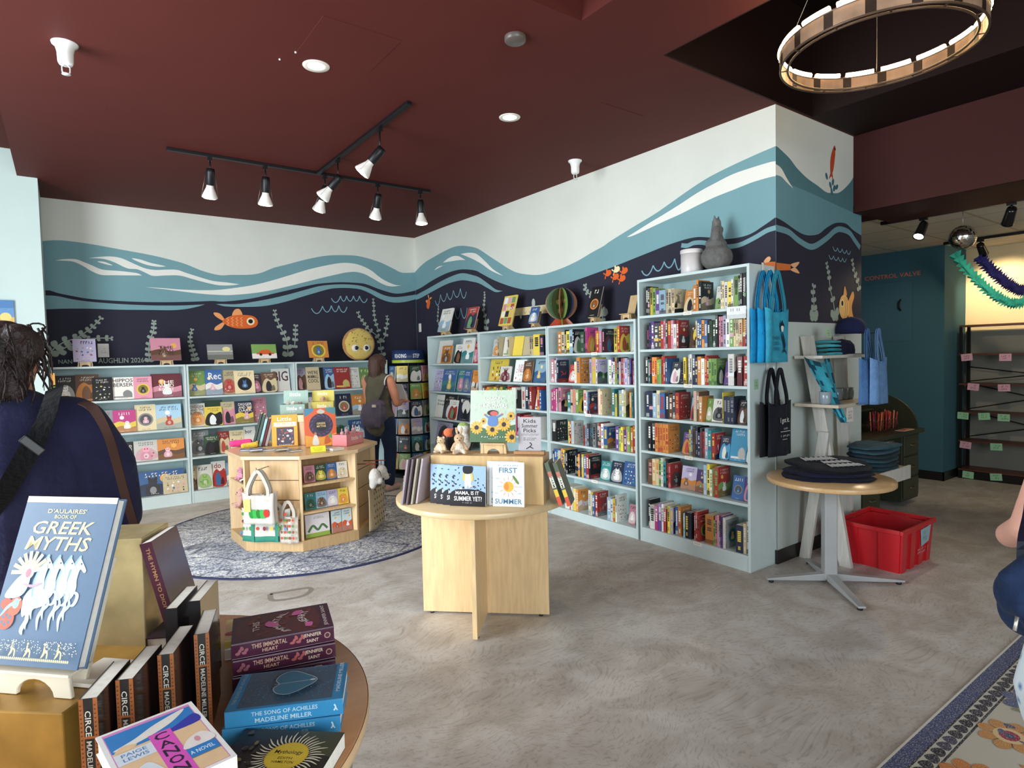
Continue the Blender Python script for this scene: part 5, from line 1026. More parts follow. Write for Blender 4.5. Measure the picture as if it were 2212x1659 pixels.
b = MB('paper', 0xEFECE6); b.M = T(4.02, 2.948, 2.32) @ R(-PI/2); b.box(-.04,.04,0,.004,-.05,.0)
b.box(-.008,.008,.0005,.0035,-.184,-.05); tag(b.build('paper_card'), 'small white card standing behind canister and statue', 'card')
# round yellow plush on the back bookcase
px_, pz_ = 3.114, 1.742
t = thing('round_plush_toy', 'large round yellow frosted plush with big eyes on the back bookcase', 'plush toy', (px_, 7.62, 1.536))
zc = .215
def pc(co): return 0xC98F4E if (co.y > -.012 or (co.x**2+(co.z-zc)**2) > .195**2*(1+.05*math.sin(9*math.atan2(co.z-zc,co.x)))) else 0xEBCB6E
body('cushion_body', [('e',(0,0,zc),(.225,.075,.215))], .009, 'fur', 0xEBCB6E, t, 2, pc)
for s in (-1,1):
    b = MB('cloth', 0xEFE9E2); b.ell((.005+s*.075,-.062,zc-.05),(.052,.02,.048)); e = b.build('eye', t)
    b = MB('gloss', 0x1A1618); b.ell((.005+s*.068,-.079,zc-.05),(.026,.01,.026)); b.build('pupil', e)
b = MB('cloth'); r2 = random.Random(8)
for k in range(34):
    q = r2.uniform(0,2*PI); rr = r2.uniform(.05,.18); x, z = rr*math.cos(q), zc+.05+rr*math.sin(q)*.75
    if abs(z-(zc-.05)) < .06 and abs(x) < .14: continue
    y = -.075*math.sqrt(max(.05, 1-(x/.225)**2-((z-zc)/.215)**2)); b.ell((x,y-.002,z),(.011,.004,.0035), col=r2.choice((0x6E8F3E,0xC9602E,0xC04438,0x5E7A38)), rot=Euler((0,r2.uniform(0,3),0)), nu=8, nv=5)
b.build('sprinkles', t); b = MB('cloth', 0x8A4A3A); b.tube([(-.012,-.0745,zc-.06),(.003,-.077,zc-.07),(.018,-.0745,zc-.06)], .002, n=5); b.build('smile', t)

# ================================================================== ROUND TABLE WITH CROSSED PANELS
TX, TY, TZ = 1.967, 2.993, .735
WOODC = 0xD8BC90
t = thing('round_display_table', 'round pale wood table on crossed panel legs in the middle of the room', 'table', (TX, TY, 0), rotz=math.radians(-43.3))
b = MB('woodtop', WOODC); b.lathe([(0,.705),(.508,.705),(.51,.708),(.51,.731),(.507,.735),(0,.735)], 72, cap=False); b.build('tabletop', t)
b = MB('wood', 0xE8C797); b.box(-.38,.38,-.013,.013,.012,.705); b.build('leg_panel', t, bevel=.002)
b = MB('wood', 0xE5C494); b.box(-.013,.013,-.36,-.0135,.012,.705); b.build('leg_panel', t, bevel=.002)
b = MB('wood', 0xE5C494); b.box(-.013,.013,.0135,.36,.012,.705); b.build('leg_panel', t, bevel=.002)
for x, y in ((-.33,0),(.33,0),(0,-.31),(0,.31)):
    b = MB('plastic', 0x2A2422); b.M = T(x,y,0); b.lathe([(0,0),(.012,0),(.012,.012),(0,.012)], 14, cap=False); b.build('foot', t)
MT = T(1.623, 2.995, TZ+.001) @ R(math.radians(-49.67)); K = .00265
t = thing('wooden_riser_box', 'plain pale wooden box riser on the round table', 'box', M=MT)
b = MB('wood', 0xD2AF7C); b.box(0,.638,0,.19,0,.26); b.build('box_body', t, bevel=.002)
RZ = .262
rnd = random.Random(5)
# sunflower book
def sunf(b, w, h):
    b.rect(0,0,w,h,0xB9C6B4)
    for k in range(30): b.disc(rnd.uniform(.03,.97)*w, rnd.uniform(.5,.97)*h, w*.04, w*.02, rnd.choice((0xB4C2AE,0xC2CDBA,0xAEBDA9)), rot=rnd.uniform(0,3))
    b.band([(0,h*.4),(w*.3,h*.44),(w*.6,h*.42),(w,h*.38)], [(0,0),(w*.3,0),(w*.6,0),(w,0)], 0xC4D0BC, 3)
    b.band([(0,h*.28),(w*.2,h*.3),(w*.5,h*.22),(w*.8,h*.3),(w,h*.34)], [(0,0),(w*.2,0),(w*.5,0),(w*.8,0),(w,0)], 0x4E6B4A, 3)
    def sf(x, y, s):
        for k in range(14):
            q = 2*PI*k/14; b.blob([(x+s*.25*math.cos(q),y+s*.25*math.sin(q)),(x+s*.75*math.cos(q+.2),y+s*.75*math.sin(q+.2)),(x+s*math.cos(q),y+s*math.sin(q)),(x+s*.75*math.cos(q-.2),y+s*.75*math.sin(q-.2))], 0xE8B24A if k%2 else 0xDDA23E, 2)
        b.disc(x,y,s*.32,s*.32,0x3A2C2C)
    for x, y, s in ((.15,.28,.15),(.3,.4,.07),(.5,.24,.15),(.75,.34,.15),(.9,.5,.09),(.93,.1,.16)): sf(x*w, y*h, s*w)
    b.blob([(w*.4,h*.34),(w*.42,h*.48),(w*.5,h*.53),(w*.58,h*.48),(w*.62,h*.34),(w*.5,h*.3)], 0x5F7FB4)
    b.line([(w*.42,h*.46),(w*.33,h*.52)], w*.03, 0x5F7FB4); b.line([(w*.58,h*.47),(w*.7,h*.53)], w*.03, 0x5F7FB4)
    b.disc(w*.5,h*.56,w*.12,h*.055,0x33262A); b.disc(w*.53,h*.55,w*.085,h*.045,0xC9605A); b.disc(w*.33,h*.525,w*.018,w*.018,0xC9605A); b.disc(w*.7,h*.535,w*.018,w*.018,0xC9605A)
    b.text('LOUJAIN',w*.31,h*.80,w*.7,h*.87,0xF2F1E8); b.text('DREAMS OF',w*.34,h*.745,w*.66,h*.782,0xF2F1E8); b.text('SUNFLOWERS',w*.19,h*.655,w*.81,h*.73,0xF2F1E8)
    letters(b, w*.2,h*.085,w*.82,h*.115,0xF2F1E8,random.Random(1)); letters(b, w*.3,h*.055,w*.72,h*.075,0xE2E1D8,random.Random(2))
M0 = MT @ T(.345, .07, RZ)
easel(M0, .15, 'plywood stand holding the sunflower picture book', h=.055)
face_book(M0 @ T(-.133,-.012,.066) @ R(-.16,'X'), .262, .29, .012, 0xB9C6B4, 0xE8B24A, 'pale green picture book with a girl among sunflowers on the riser', None, rnd, 'plain', extra=sunf)
# sign
t = thing('sign_holder', 'grey kids summer picks sign in a wooden base on the riser', 'sign', M=MT @ T(.57,.08,RZ))
b = MB('wood', 0xB98A5E); b.box(-.105,.065,-.028,.022,0,.018); b.build('sign_base', t, bevel=.003)
b = MB('paper', 0xB9B3B6); b.M = T(-.02,0,.018) @ R(-.06,'X'); b.box(-.0635,.0635,0,.002,0,.185); b.on((0,0,0),(1,0,0),(0,0,1))
for s_, y in (('Kids',.153),('Summer',.127),('Picks',.101)): b.text(s_,-.035 if s_!='Summer' else -.045,y,.035 if s_!='Summer' else .045,y+.021,0x38343C)
for y in (.092,.086): b.line([(-.05+.1*i/10,y+.0022*(-1)**i) for i in range(11)],.0013,0x5A565E)
letters(b,-.045,.055,.045,.074,0x4A464E,random.Random(3),2); b.line([(-.02,.01),(0,.022),(.01,.035),(0,.045)],.005,0x38343C); b.line([(0,.022),(.02,.012)],.005,0x38343C)
b.build('sign_card', t)
# plush toys
def plush(M, s, c, c2, label, ear='round', group='small plush toys', belly=True, pose=0):
    t = thing('plush_toy', label, 'plush toy', M=M, group=group)
    def paint(co):
        if belly and co.y < -.16*s and abs(co.x) < .2*s and co.z < .52*s: return c2
        return None
    P = [('e',(0,0,.28*s),(.26*s,.22*s,.28*s)), ('e',(0,-.03*s,.68*s),(.24*s,.21*s,.22*s)), ('e',(0,-.2*s,.62*s),(.10*s,.09*s,.08*s)),
         ('c',[(-.2*s,-.02*s,.42*s),(-.34*s,-.12*s,.2*s)],[.09*s,.075*s]), ('c',[(.2*s,-.02*s,.42*s),(.34*s,-.12*s,.2*s)],[.09*s,.075*s]),
         ('c',[(-.15*s,-.1*s,.12*s),(-.24*s,-.34*s,.09*s)],[.12*s,.09*s]), ('c',[(.15*s,-.1*s,.12*s),(.24*s,-.34*s,.09*s)],[.12*s,.09*s])]
    body('plush_body', P, max(.004, s*.035), 'fur', c, t, 3, paint)
    for k in (-1,1):
        b = MB('fur', c)
        if ear == 'round': b.ell((k*.17*s,0,.86*s),(.08*s,.04*s,.08*s))
        elif ear == 'long': b.ell((k*.10*s,.02*s,1.02*s),(.055*s,.035*s,.18*s), rot=Euler((0,k*.15,0)))
        else: b.ell((k*.23*s,0,.62*s),(.06*s,.07*s,.19*s), rot=Euler((0,-k*.25,0)))
        b.build('ear', t)
    for k in (-1,1):
        b = MB('gloss', 0x17141A); b.ell((k*.085*s,-.225*s,.72*s),.027*s, nu=8, nv=6); b.build('eye', t)
    b = MB('gloss', 0x221A1C); b.ell((0,-.285*s,.635*s),(.035*s,.02*s,.025*s), nu=8, nv=6); b.build('nose', t)
    return t
plush(MT @ T(.15,.06,RZ) @ R(.35), .125, 0xD9B48C, 0xEFE0CC, 'tan plush bunny sitting at the front left of the riser', 'long')
plush(MT @ T(.035,.08,RZ) @ R(-.2), .10, 0xE2C49A, 0xE8D6BC, 'small cream plush at the left end of the riser', 'round')
t = thing('plush_toy', 'orange and black plush between the cream plush and the tan bunny', 'plush toy', M=MT @ T(.07,.14,RZ), group='small plush toys')
body('plush_body', [('e',(0,0,.05),(.034,.03,.05)),('e',(-.005,-.015,.11),(.03,.026,.026)),('c',[(.015,0,.09),(.025,0,.13)],[.012,.009])], .005, 'fur', 0x1E1C20, t, 3, lambda co: 0xE0703E if (co.z > .085 and co.x < .02) else None)
t = thing('plush_toy', 'white plush with a green cap behind the tan bunny', 'plush toy', M=MT @ T(.15,.155,RZ), group='small plush toys')
body('plush_body', [('e',(0,0,.06),(.04,.03,.06)),('e',(0,-.01,.135),(.038,.028,.034))], .005, 'fur', 0xDCD6CC, t, 3, lambda co: 0x93A95A if co.z > .148 else None)
b = MB('print', 0xE8E4DC); b.M = MT @ T(.165,.181,RZ+.003) @ R(.45,'Y'); book_shape(b, .006, .235, .012, 0x2F3A3A); tag(b.build('book'), 'tall thin book leaning to the right behind the plush toys', 'book')
# board books before the riser
def mama(b, w, h):
    b.rect(0,0,w,h,0x9DB9DE)
    r2 = random.Random(9)
    for k in range(44):
        x = r2.uniform(.02,.98)*w; y = r2.uniform(.4,.97)*h
        if abs(x/w-.5) < .17: continue
        b.disc(x,y,w*.03,w*.014,0x23232C,rot=r2.uniform(0,3),n=8)
    for k in range(16): x = r2.uniform(.04,.96)*w; b.disc(x,h*r2.uniform(.38,.5),w*.035,w*.03,r2.choice((0x3A3A42,0xE9E9EC,0x6A6A72)),n=8)
    b.band([(0,h*.3),(w*.1,h*.38),(w*.35,h*.42),(w*.65,h*.42),(w*.9,h*.38),(w,h*.34)],[(0,0),(w*.1,0),(w*.35,0),(w*.65,0),(w*.9,0),(w,0)],0x201E24,3)
    b.blob([(w*.36,h*.66),(w*.4,h*.85),(w*.6,h*.85),(w*.66,h*.66),(w*.56,h*.6),(w*.46,h*.6)],0xD9BE5E); b.blob([(w*.42,h*.5),(w*.44,h*.82),(w*.5,h*.84),(w*.5,h*.5)],0xF0EDEE); b.blob([(w*.52,h*.5),(w*.51,h*.84),(w*.57,h*.82),(w*.6,h*.5)],0xF0EDEE)
    b.blob([(w*.38,h*.84),(w*.38,h*.99),(w*.63,h*.99),(w*.62,h*.84),(w*.5,h*.8)],0x201E24)
    b.text('MAMA, IS IT',w*.16,h*.27,w*.82,h*.375,0xF4F4F2,.0); b.text('SUMMER YET?',w*.12,h*.13,w*.9,h*.245,0xF4F4F2); letters(b,w*.33,h*.07,w*.66,h*.1,0xE4E4E2,random.Random(4))
G = 'blue and black summer board books on the round table'
for k, x in enumerate((.008,.05,.092,.137)):
    face_book(MT @ T(x, -.045-.014*k-.0, .0012) @ R(-.1,'X'), .2, .215, .011, 0x9DB9DE, 0x201E24, 'blue and black board book, %s from left of four before the riser' % (ORD[k] if k < 3 else 'frontmost and fourth'), G, rnd, 'plain', extra=mama, name='board_book', hard=False)
def first(b, w, h):
    b.rect(0,0,w,h,0xEFF1F2)
    for k in range(12):
        q = 2*PI*k/12
        for j in (0,): b.line([(w*.5+w*.2*math.cos(q),h*.45+w*.2*math.sin(q)),(w*.5+w*.31*math.cos(q),h*.45+w*.31*math.sin(q))],w*.02,0xE09A6A,smooth=False)
    b.disc(w*.5,h*.45,w*.165,w*.165,0xF0B44A,n=20); b.blob([(w*.45,h*.55),(w*.36,h*.45),(w*.45,h*.36),(w*.52,h*.44)],0xE08E4A)
    for x, y in ((.15,.63),(.12,.3),(.85,.3),(.88,.45),(.2,.45)): b.disc(x*w,y*h,w*.06,w*.025,0xB9CDDC)
    b.blob([(w*.68,h*.7),(w*.64,h*.66),(w*.78,h*.52),(w*.84,h*.54)],0x6E8A4E)
    b.text('FIRST',w*.2,h*.76,w*.78,h*.88,0x4F7FA0); b.text('SUMMER',w*.07,h*.06,w*.93,h*.175,0x4F7FA0); letters(b,w*.1,h*.91,w*.9,h*.95,0x7A9AB0,random.Random(6))
G = 'white first summer board books on the round table'
for k, x in enumerate((.332,.348,.372)):
    face_book(MT @ T(x,-.035-.015*k,.0012) @ R(-.08,'X'), .172, .235, .012, 0xEFF1F2, 0xF0B44A, 'white board book with a sun, %s of three before the riser' % ('rearmost','middle','frontmost')[k], G, rnd, 'plain', extra=first, name='board_book', hard=False)
G = 'thin picture books leaning at the left end of the riser'
for k in range(4):
    M = MT @ T(-.135+.0225*k,.0,.0026) @ R(.17,'Y')
    b = MB('print', (0x8E8088,0x6E5E62,0xA9A08E,0xB9A9AE)[k]); b.M = T(0,.015*k,0); book_shape(b,.2,.255,.010,(0x8E8088,0x6E5E62,0xA9A08E,0xB9A9AE)[k]); tag(b.build('book', M=M @ T(0,-.12,0)), '%s thin book leaning against the left end of the riser' % ('outermost mauve','second brown','third beige','innermost pink')[k], 'book', G)
for k in range(4):
    M = T(1.655,3.25,TZ+.001+.0225*k) @ R(-.5+.03*(k%2)); 
    face = MB('print', (0xE9E4E2,0xDDD8D8,0xE9E4E2,0xF0ECEA)[k]); book_shape(face,.145,.2,.0205,0xEBE6E4,paper=0xF4F2EE)
    for i_, v in enumerate(face.V): face.V[i_] = Vector((v.y-.07, v.z-.1, v.x))
    if k == 3: face.on((-.07,-.1,.0206),(1,0,0),(0,1,0)); art(face,.145,.2,'photo',0xEDE6E6,0x9A4A4E,rnd)
    tag(face.build('book', M=M), 'white book, %s of the flat stack at the left of the round table' % ('bottommost','second from bottom','third from bottom','topmost')[k], 'book', 'flat stack of white books on the round table')
for k in range(2):
    M = MT @ T(.722+.045*k,-.02,.0012) @ R(-.32,'Y')
    b = MB('print', 0x6E665E); book_shape(b,.14,.24,.022,0x5E6A58); b.on((0,0,0),(1,0,0),(0,0,1)); b.rect(.001,.0,.021,.05,0xD95A44); b.rect(.001,.05,.021,.09,0xE8C24A); b.rect(.001,.1,.021,.16,0xEFE9D8); b.rect(.001,.16,.021,.19,0xC07A6A)
    V, Fc = text_geo('FARM'); b._put([(.005+.012*v, .158-.055*u) for u, v in V], Fc, 0x2E3A2E)
    tag(b.build('book', M=M), 'farm book with striped spine leaning %s at the right end of the riser' % ('nearer','further')[k], 'book', 'farm books leaning on the riser')

# ================================================================== OCTAGONAL DISPLAY
OX, OY, OR, OH = 1.69, 5.48, .627, .775
MO = T(OX, OY, .0095); OW = 0xD2B184
vert = [math.radians(-155.2-45+45*k) for k in range(9)]
t = thing('octagonal_display_stand', 'octagonal pale wood display stand on the round rug', 'display stand', M=MO)
def octo(b, r, z0, z1): b.prism([(r*math.cos(vert[k]), r*math.sin(vert[k])) for k in range(8)], z0, z1)
b = MB('wood', 0xC9A678); octo(b, OR, 0, .085); b.build('base', t, bevel=.002)
b = MB('woodtop', 0xD6B78C); octo(b, OR+.02, OH-.03, OH-.0005); b.build('top', t, bevel=.003)
def MF(k):
    a, c = vert[k], vert[k+1]; p = Vector((OR*math.cos(a), OR*math.sin(a), 0)); q = Vector((OR*math.cos(c), OR*math.sin(c), 0)); return T(*p) @ R(math.atan2(q.y-p.y, q.x-p.x))
LW = 2*OR*math.sin(PI/8)
for k in range(8):
    M = MF(k); tr = lambda y: .4142*y+.0127
    b = MB('wood', 0xDABB90); b.box(-.011,.011,.004,.20,.0855,OH-.031); b.build('side_panel', t, bevel=.0015, M=M @ R(math.radians(-22.5)))
    def trap(y0, y1, z0, z1, mat, c, nm):
        b = MB(mat, c); b.hexa([(tr(y0),y0,z0),(LW-tr(y0),y0,z0),(LW-tr(y1),y1,z0),(tr(y1),y1,z0),(tr(y0),y0,z1),(LW-tr(y0),y0,z1),(LW-tr(y1),y1,z1),(tr(y1),y1,z1)]); return b.build(nm, t, M=M)
    if k % 2 == 0:
        trap(.17,.18,.0855,OH-.031,'wood',0xB48F62,'back_panel')
        for z in (.31,.535): trap(.008,.168,z-.018,z,'wood',0xD2B184,'shelf')
    else:
        b = MB('wood', 0xC6A172); z = .0855; x0, x1 = tr(.052), LW-tr(.052)
        for s_ in range(4): b.box(x0,x1,.04,.05,z,z+.156); z += .163
        b.cur = 'blackmetal'; b.box(x0,x1,.050,.054,.0855,OH-.031,0x4A3A2C); b.build('slat_panel', t, M=M)
# face order: vert[0..1] hidden left, [1..2] tote side, [2..3] book shelves, [3..4] plush side
FT, FB, FP = MO @ MF(1), MO @ MF(2), MO @ MF(3)
FL = MO @ MF(0)
rnd = random.Random(21)
G = 'board books on the octagonal display'
for r_, (z, hh) in enumerate(((.536,.135),(.311,.135))):
    for i in range(4):
        c = [('p','G','b','w'),('t','s','l','y')][r_][i]; a = ['uyoe','Guwo'][r_][i]
        face_book(FB @ T(.054+.0935*i,.06,z+.004) @ R(-.15,'X'), .091, hh, .012, PAL[c], PAL[a], 'small %s board book, %s from left on the %s octagon shelf' % (CN[c], ORD[i], ('top','middle')[r_]), G, rnd, 'fig', name='board_book', hard=False)
def garden(b, w, h): b.rect(0,0,w,h*.18,0x93B04A); b.line([(w*.1,h*.25),(w*.3,h*.5),(w*.5,h*.3),(w*.7,h*.5),(w*.9,h*.3)],h*.1,0x4E7A44); letters(b,w*.15,h*.78,w*.85,h*.9,0x6A5A6A,random.Random(2),2)
face_book(FB @ T(.043,.035,.0905) @ R(-.08,'X'), .2, .185, .02, 0xE6DEDF, 0x4E7A44, 'large white boxed picture book at the bottom left of the octagon shelves', None, rnd, 'plain', extra=garden)
for i in range(2): face_book(FB @ T(.262+.091*i,.035,.0905) @ R(-.08,'X'), .085, .185, .015, 0xCFE0E2, 0xD9603E, 'tall pale blue book set, %s of two on the bottom octagon shelf' % ('left','right')[i], G, rnd, 'land')
def tote(M, w, h, drop, col, label, group, ncol=None, seed=1, art_=None, mat='canvas', base=None, puff=.02, name='tote_bag', spread=.32, back=False, sag=.03):
    """origin at the hook; x right, y to the wall, z up; bag mouth drop below the hook"""
    r2 = random.Random(seed); t = thing(name, label, 'bag', M=M, group=group)
    nx, nz = 10, 12; b = MB(mat, col); b.smooth = True; V = []
    for side in (0, 1):
        for j in range(nz+1):
            for i in range(nx+1):
                u = i/nx; v = j/nz; x = (u-.5)*w*(1-.05*math.sin(PI*v)); z = -drop-h*v-(sag*math.sin(PI*u) if v < .02 else 0)*(1-v)
                f = .012*math.sin(u*9+seed)+.008*math.sin(u*17+2*v+seed*2)
                y = -puff*math.sin(PI*u)**.5*(.35+.65*v)+f*(1-.4*v) if side == 0 else 0.006+f*(1-.4*v)*.5
                V.append((x, y, z))
    F = []; n1 = (nx+1)*(nz+1)
    for j in range(nz):
        for i in range(nx):
            a = j*(nx+1)+i; F.append((a, a+nx+1, a+nx+2, a+1)); F.append((n1+a, n1+a+1, n1+a+nx+2, n1+a+nx+1))
    for j in range(nz):
        a = j*(nx+1); F.append((a, n1+a, n1+a+nx+1, a+nx+1)); a += nx; F.append((a, a+nx+1, n1+a+nx+1, n1+a))
    for i in range(nx): a = nz*(nx+1)+i; F.append((a, n1+a, n1+a+1, a+1))
    b.add(V, F); c0 = len(b.F)
    if base is not None:
        for fi, f in enumerate(b.F):
            if all(b.V[q].z < -drop-h*.8 for q in f): b.C[fi] = lin(base)
    b.smooth = False
    if art_: b.on((0,-puff-.0125,0), (1,0,0), (0,0,1)); art_(b, w, h, drop)
    b.build('bag_body', t)
    for s, yo in ((-1, -.006), (1, .004)):
        b = MB(mat, shade(col, .93)); k = spread*w
        P = [(-k,yo-puff*.5,-drop-.03),(-k*.95,yo-puff*.3,-drop*.8),(-k*.5,yo,-drop*.3),(-.012,yo,-.01),(.012,yo,-.01),(k*.5,yo,-drop*.3),(k*.95,yo-puff*.3,-drop*.8),(k,yo-puff*.5,-drop-.03)]
        b.strip(cr(P,4), (0,0,1) if False else (1,.0,.25), .026, .003); b.build('handle', t)
    return t
def leafart(b, w, h, d):
    # leaves and fruit
    for i, c in enumerate((0x2F8A3A,0x3FA54A,0x2F7A34,0x45A84E)): b.blob([(-.06+.03*i,-d-h*.78),(-.07+.03*i,-d-h*.6),(-.05+.03*i,-d-h*.52),(-.03+.03*i,-d-h*.6),(-.03+.03*i,-d-h*.78)], c, 3)
    b.disc(.075,-d-h*.64,.024,.032,0xC93A2E); b.rect(-.11,-d-h*.6,-.055,-d-h*.2,0xE8D27A); letters(b,-.105,-d-h*.55,-.06,-d-h*.3,0x9A8A4A,random.Random(3),3); letters(b,.04,-d-h*.28,.1,-d-h*.18,0xA9A4A0,random.Random(4),3)
def fruitart(b, w, h, d):
    r2 = random.Random(6)
    for i in range(7):
        for j in range(3): b.disc(-w*.42+w*.84*i/6, -d-h*(.15+.22*j), .013, .014+.004*(i%2), r2.choice((0xC9503E,0x4A6A5A,0xD98A3E,0x6E8FB4,0x8A3A4A,0xE0C04A,0x5A8A4A)), n=9)
    for x in (-w*.24, w*.24): b.rect(x-.012,-d-h*.99,x+.012,-d-.005,0x3E8A74)
b = MB('metal', 0x9A948C); b.tube([(0,.038,.0),(0,-.13,0),(0,-.145,.02)], .004, n=6); hk = tag(b.build('display_hook', M=FT @ T(.19,-.0,.685)), 'metal hook carrying the white tote on the octagonal display', 'hook')
for k in range(2): tote(FT @ T(.19,-.128+.04*k,.68), .27, .25, .17, 0xCFC8BE, ('front white tote with green and red print on the octagonal display','rear white tote behind the printed white tote')[k], None, seed=3+k, art_=leafart if k == 0 else None, puff=.012)
tote(FT @ T(.19,-.022,.43), .42, .27, .07, 0xCFCAC0, 'wide cream tote with fruit print and green base on the octagonal display', None, seed=8, art_=fruitart, base=0x3E8A74, puff=.02)
tote(FT @ T(.385,-.035,.42), .16, .24, .1, 0xC9BDB0, 'narrow patterned tote hanging right of the fruit print tote', None, seed=12, art_=lambda b,w,h,d: [b.disc(-w*.3+w*.2*i,-d-h*(.2+.2*j),.01,.012,(0xC9503E,0x5A8A4A,0x8A5A3A)[(i+j)%3],n=8) for i in range(4) for j in range(4)], puff=.012)
# plush side
b = MB('metal', 0x9A3A30)
for x in (.1,.27): b.tube([(x,.038,.63),(x,-.16,.635)], .004, n=6)
tag(b.build('display_hooks', M=FP), 'two red tipped display hooks on the plush side of the octagonal stand', 'hook')
for i, (x, y, z, s) in enumerate(((.1,-.12,.52,.17),(.28,-.12,.52,.17))):
    t = thing('hanging_plush', 'white plush puppy hanging %s on the octagonal display' % ('nearer','further')[i], 'plush toy', M=FP @ T(x,y,z))
    body('plush_body', [('e',(0,0,0),(.06,.05,.075)),('e',(.0,-.04,-.03),(.035,.035,.03)),('c',[(0,.02,-.04),(0,.02,-.075)],[.03,.03])], .007, 'fur', 0xE4DFD8, t, 3)
    b = MB('fur', 0x1E1C20)
    b.ell((.05,-.015,0),(.014,.025,.05)); b.build('ear', t); b = MB('gloss', 0x1A181C); b.ell((0,-.075,-.02),(.014,.01,.012)); b.build('nose', t)
    b = MB('cloth', 0x9A3A30); b.tube([(0,0,.07),(0,.0,.112)], .003, n=5); b.build('loop', t)
tote(FP @ T(.25,-.075,.46), .36, .36, .05, 0xC4B08E, 'beige patterned cloth bag hanging low on the octagonal display', None, seed=15, art_=lambda b,w,h,d: [b.disc(-w*.4+w*.16*i+.02*(j%2),-d-h*(.1+.15*j),.009,.016,(0x5E4A3A,0x8A5A4A,0x4A5A4A)[(i*2+j)%3],rot=i+j,n=8) for i in range(6) for j in range(6)], puff=.02)
plush(FL @ T(.17,.06,.537) @ R(.3), .11, 0xE59AB4, 0xEFC4D0, 'pink plush on the upper left shelf of the octagonal display', 'round', belly=False)
plush(FL @ T(.33,.06,.537) @ R(.0), .12, 0x5E3A2C, 0xE9E4DE, 'brown and white plush on the upper left shelf of the octagonal display', 'flop')
plush(FL @ T(.22,.05,.312) @ R(-.2), .17, 0xDDA99A, 0xEFD0C4, 'pink plush pig on the middle left shelf of the octagonal display', 'round', belly=False)
plush(FL @ T(.385,.06,.312) @ R(-.0), .10, 0xE6DFE2, 0xEFE8E8, 'white plush on the middle left shelf of the octagonal display', 'long', belly=False)
plush(FL @ T(.30,.07,.088), .15, 0x6E9AC9, 0xA4C4E0, 'blue plush on the lower left shelf of the octagonal display', 'round', belly=False)
# on top of the stand
MC = T(OX+.07, OY+.185, OH+.0105) @ R(math.radians(-42.7))
t = thing('wooden_riser_box', 'wooden crate riser in the middle of the octagonal display', 'box', M=MC)
b = MB('wood', 0xC9A274); b.box(-.19,.19,-.16,.2,0,.27); b.build('box_body', t, bevel=.003)
b = MB('wood', 0xDDBE92); b.box(-.2,.2,-.172,-.1605,.21,.272); b.build('front_rail', t, bevel=.002)
def carton(M, w, d, h, hb, c, label, word, fill):
    t = thing('display_carton', label, 'box', M=M)
    b = MB('print', c); e = .003
    b.box(-w/2,w/2,-d/2,-d/2+e,0,h); b.box(-w/2,w/2,d/2-e,d/2,0,h); b.box(-w/2,-w/2+e,-d/2,d/2,0,h); b.box(w/2-e,w/2,-d/2,d/2,0,h); b.box(-w/2,w/2,-d/2,d/2,0,e)
    b.on((0,-d/2,0),(1,0,0),(0,0,1)); b.text(word,-w*.22,h*.42,w*.18,h*.78,0xF4EFE6); b.disc(w*.32,h*.62,w*.06,w*.06,0xB9C4CC); letters(b,-w*.15,h*.22,w*.1,h*.32,0xF4EFE6,random.Random(1))
    b.build('tray', t)
    if hb:
        b = MB('print', shade(c,1.08)); b.M = T(0,d/2-.002,h) @ R(-.12,'X'); b.box(-w/2,w/2,0,e,-.01,hb); b.on((0,0,0),(1,0,0),(0,0,1)); b.text(word,-w*.25,hb*.55,w*.2,hb*.85,0xF4EFE6); b.build('header_card', t)
    for i, (x, y, z, s, cc, ear, lab) in enumerate(fill): plush(M @ T(x*w*1.15,y*d*1.3,z) @ R(rnd.uniform(-.3,.3)), s*.82, cc, shade(cc,1.2), lab, ear, belly=False)
carton(MC @ T(-.075,-.03,.2735) @ R(.25), .22, .16, .09, .12, 0x8FA89E, 'grey green display carton of plush toys on the wooden riser', 'little', [(-.22,0,.03,.105,0xC9C4BE,'long','grey plush at the left of the grey green carton'),(.2,.05,.03,.10,0x8E8478,'round','brown plush at the right of the grey green carton'),(0,-.1,.045,.1,0xE4DED4,'flop','white plush in the middle of the grey green carton')])
carton(MC @ T(.135,.12,.2735) @ R(.35), .2, .15, .10, .10, 0xCFC05A, 'yellow display carton of plush toys on the wooden riser', 'little', [(-.2,-.1,.02,.10,0xE8DC6E,'round','yellow plush at the left of the yellow carton'),(.22,-.1,.02,.09,0xE8DC6E,'round','yellow plush at the right of the yellow carton'),(.0,.15,.07,.105,0xDDB08A,'flop','peach plush at the back of the yellow carton')])
def onoct(x, y, a): return T(x, y, OH+.0103) @ R(math.radians(a))
x, y = (1.855,5.162)
carton(onoct(x+.165, y+.10, 35), .26, .15, .10, 0, 0xE58A8E, 'coral pink display carton of pink plush on the octagonal display', 'little', [(-.3,.0,.055,.10,0xE3B0B4,'long','pink plush at the left of the coral carton'),(-.02,.05,.065,.10,0xDDA4AC,'long','pink plush in the middle of the coral carton'),(.28,.0,.06,.11,0xE8BCC0,'long','pink plush at the right of the coral carton')])
x, y = (1.444,5.571)
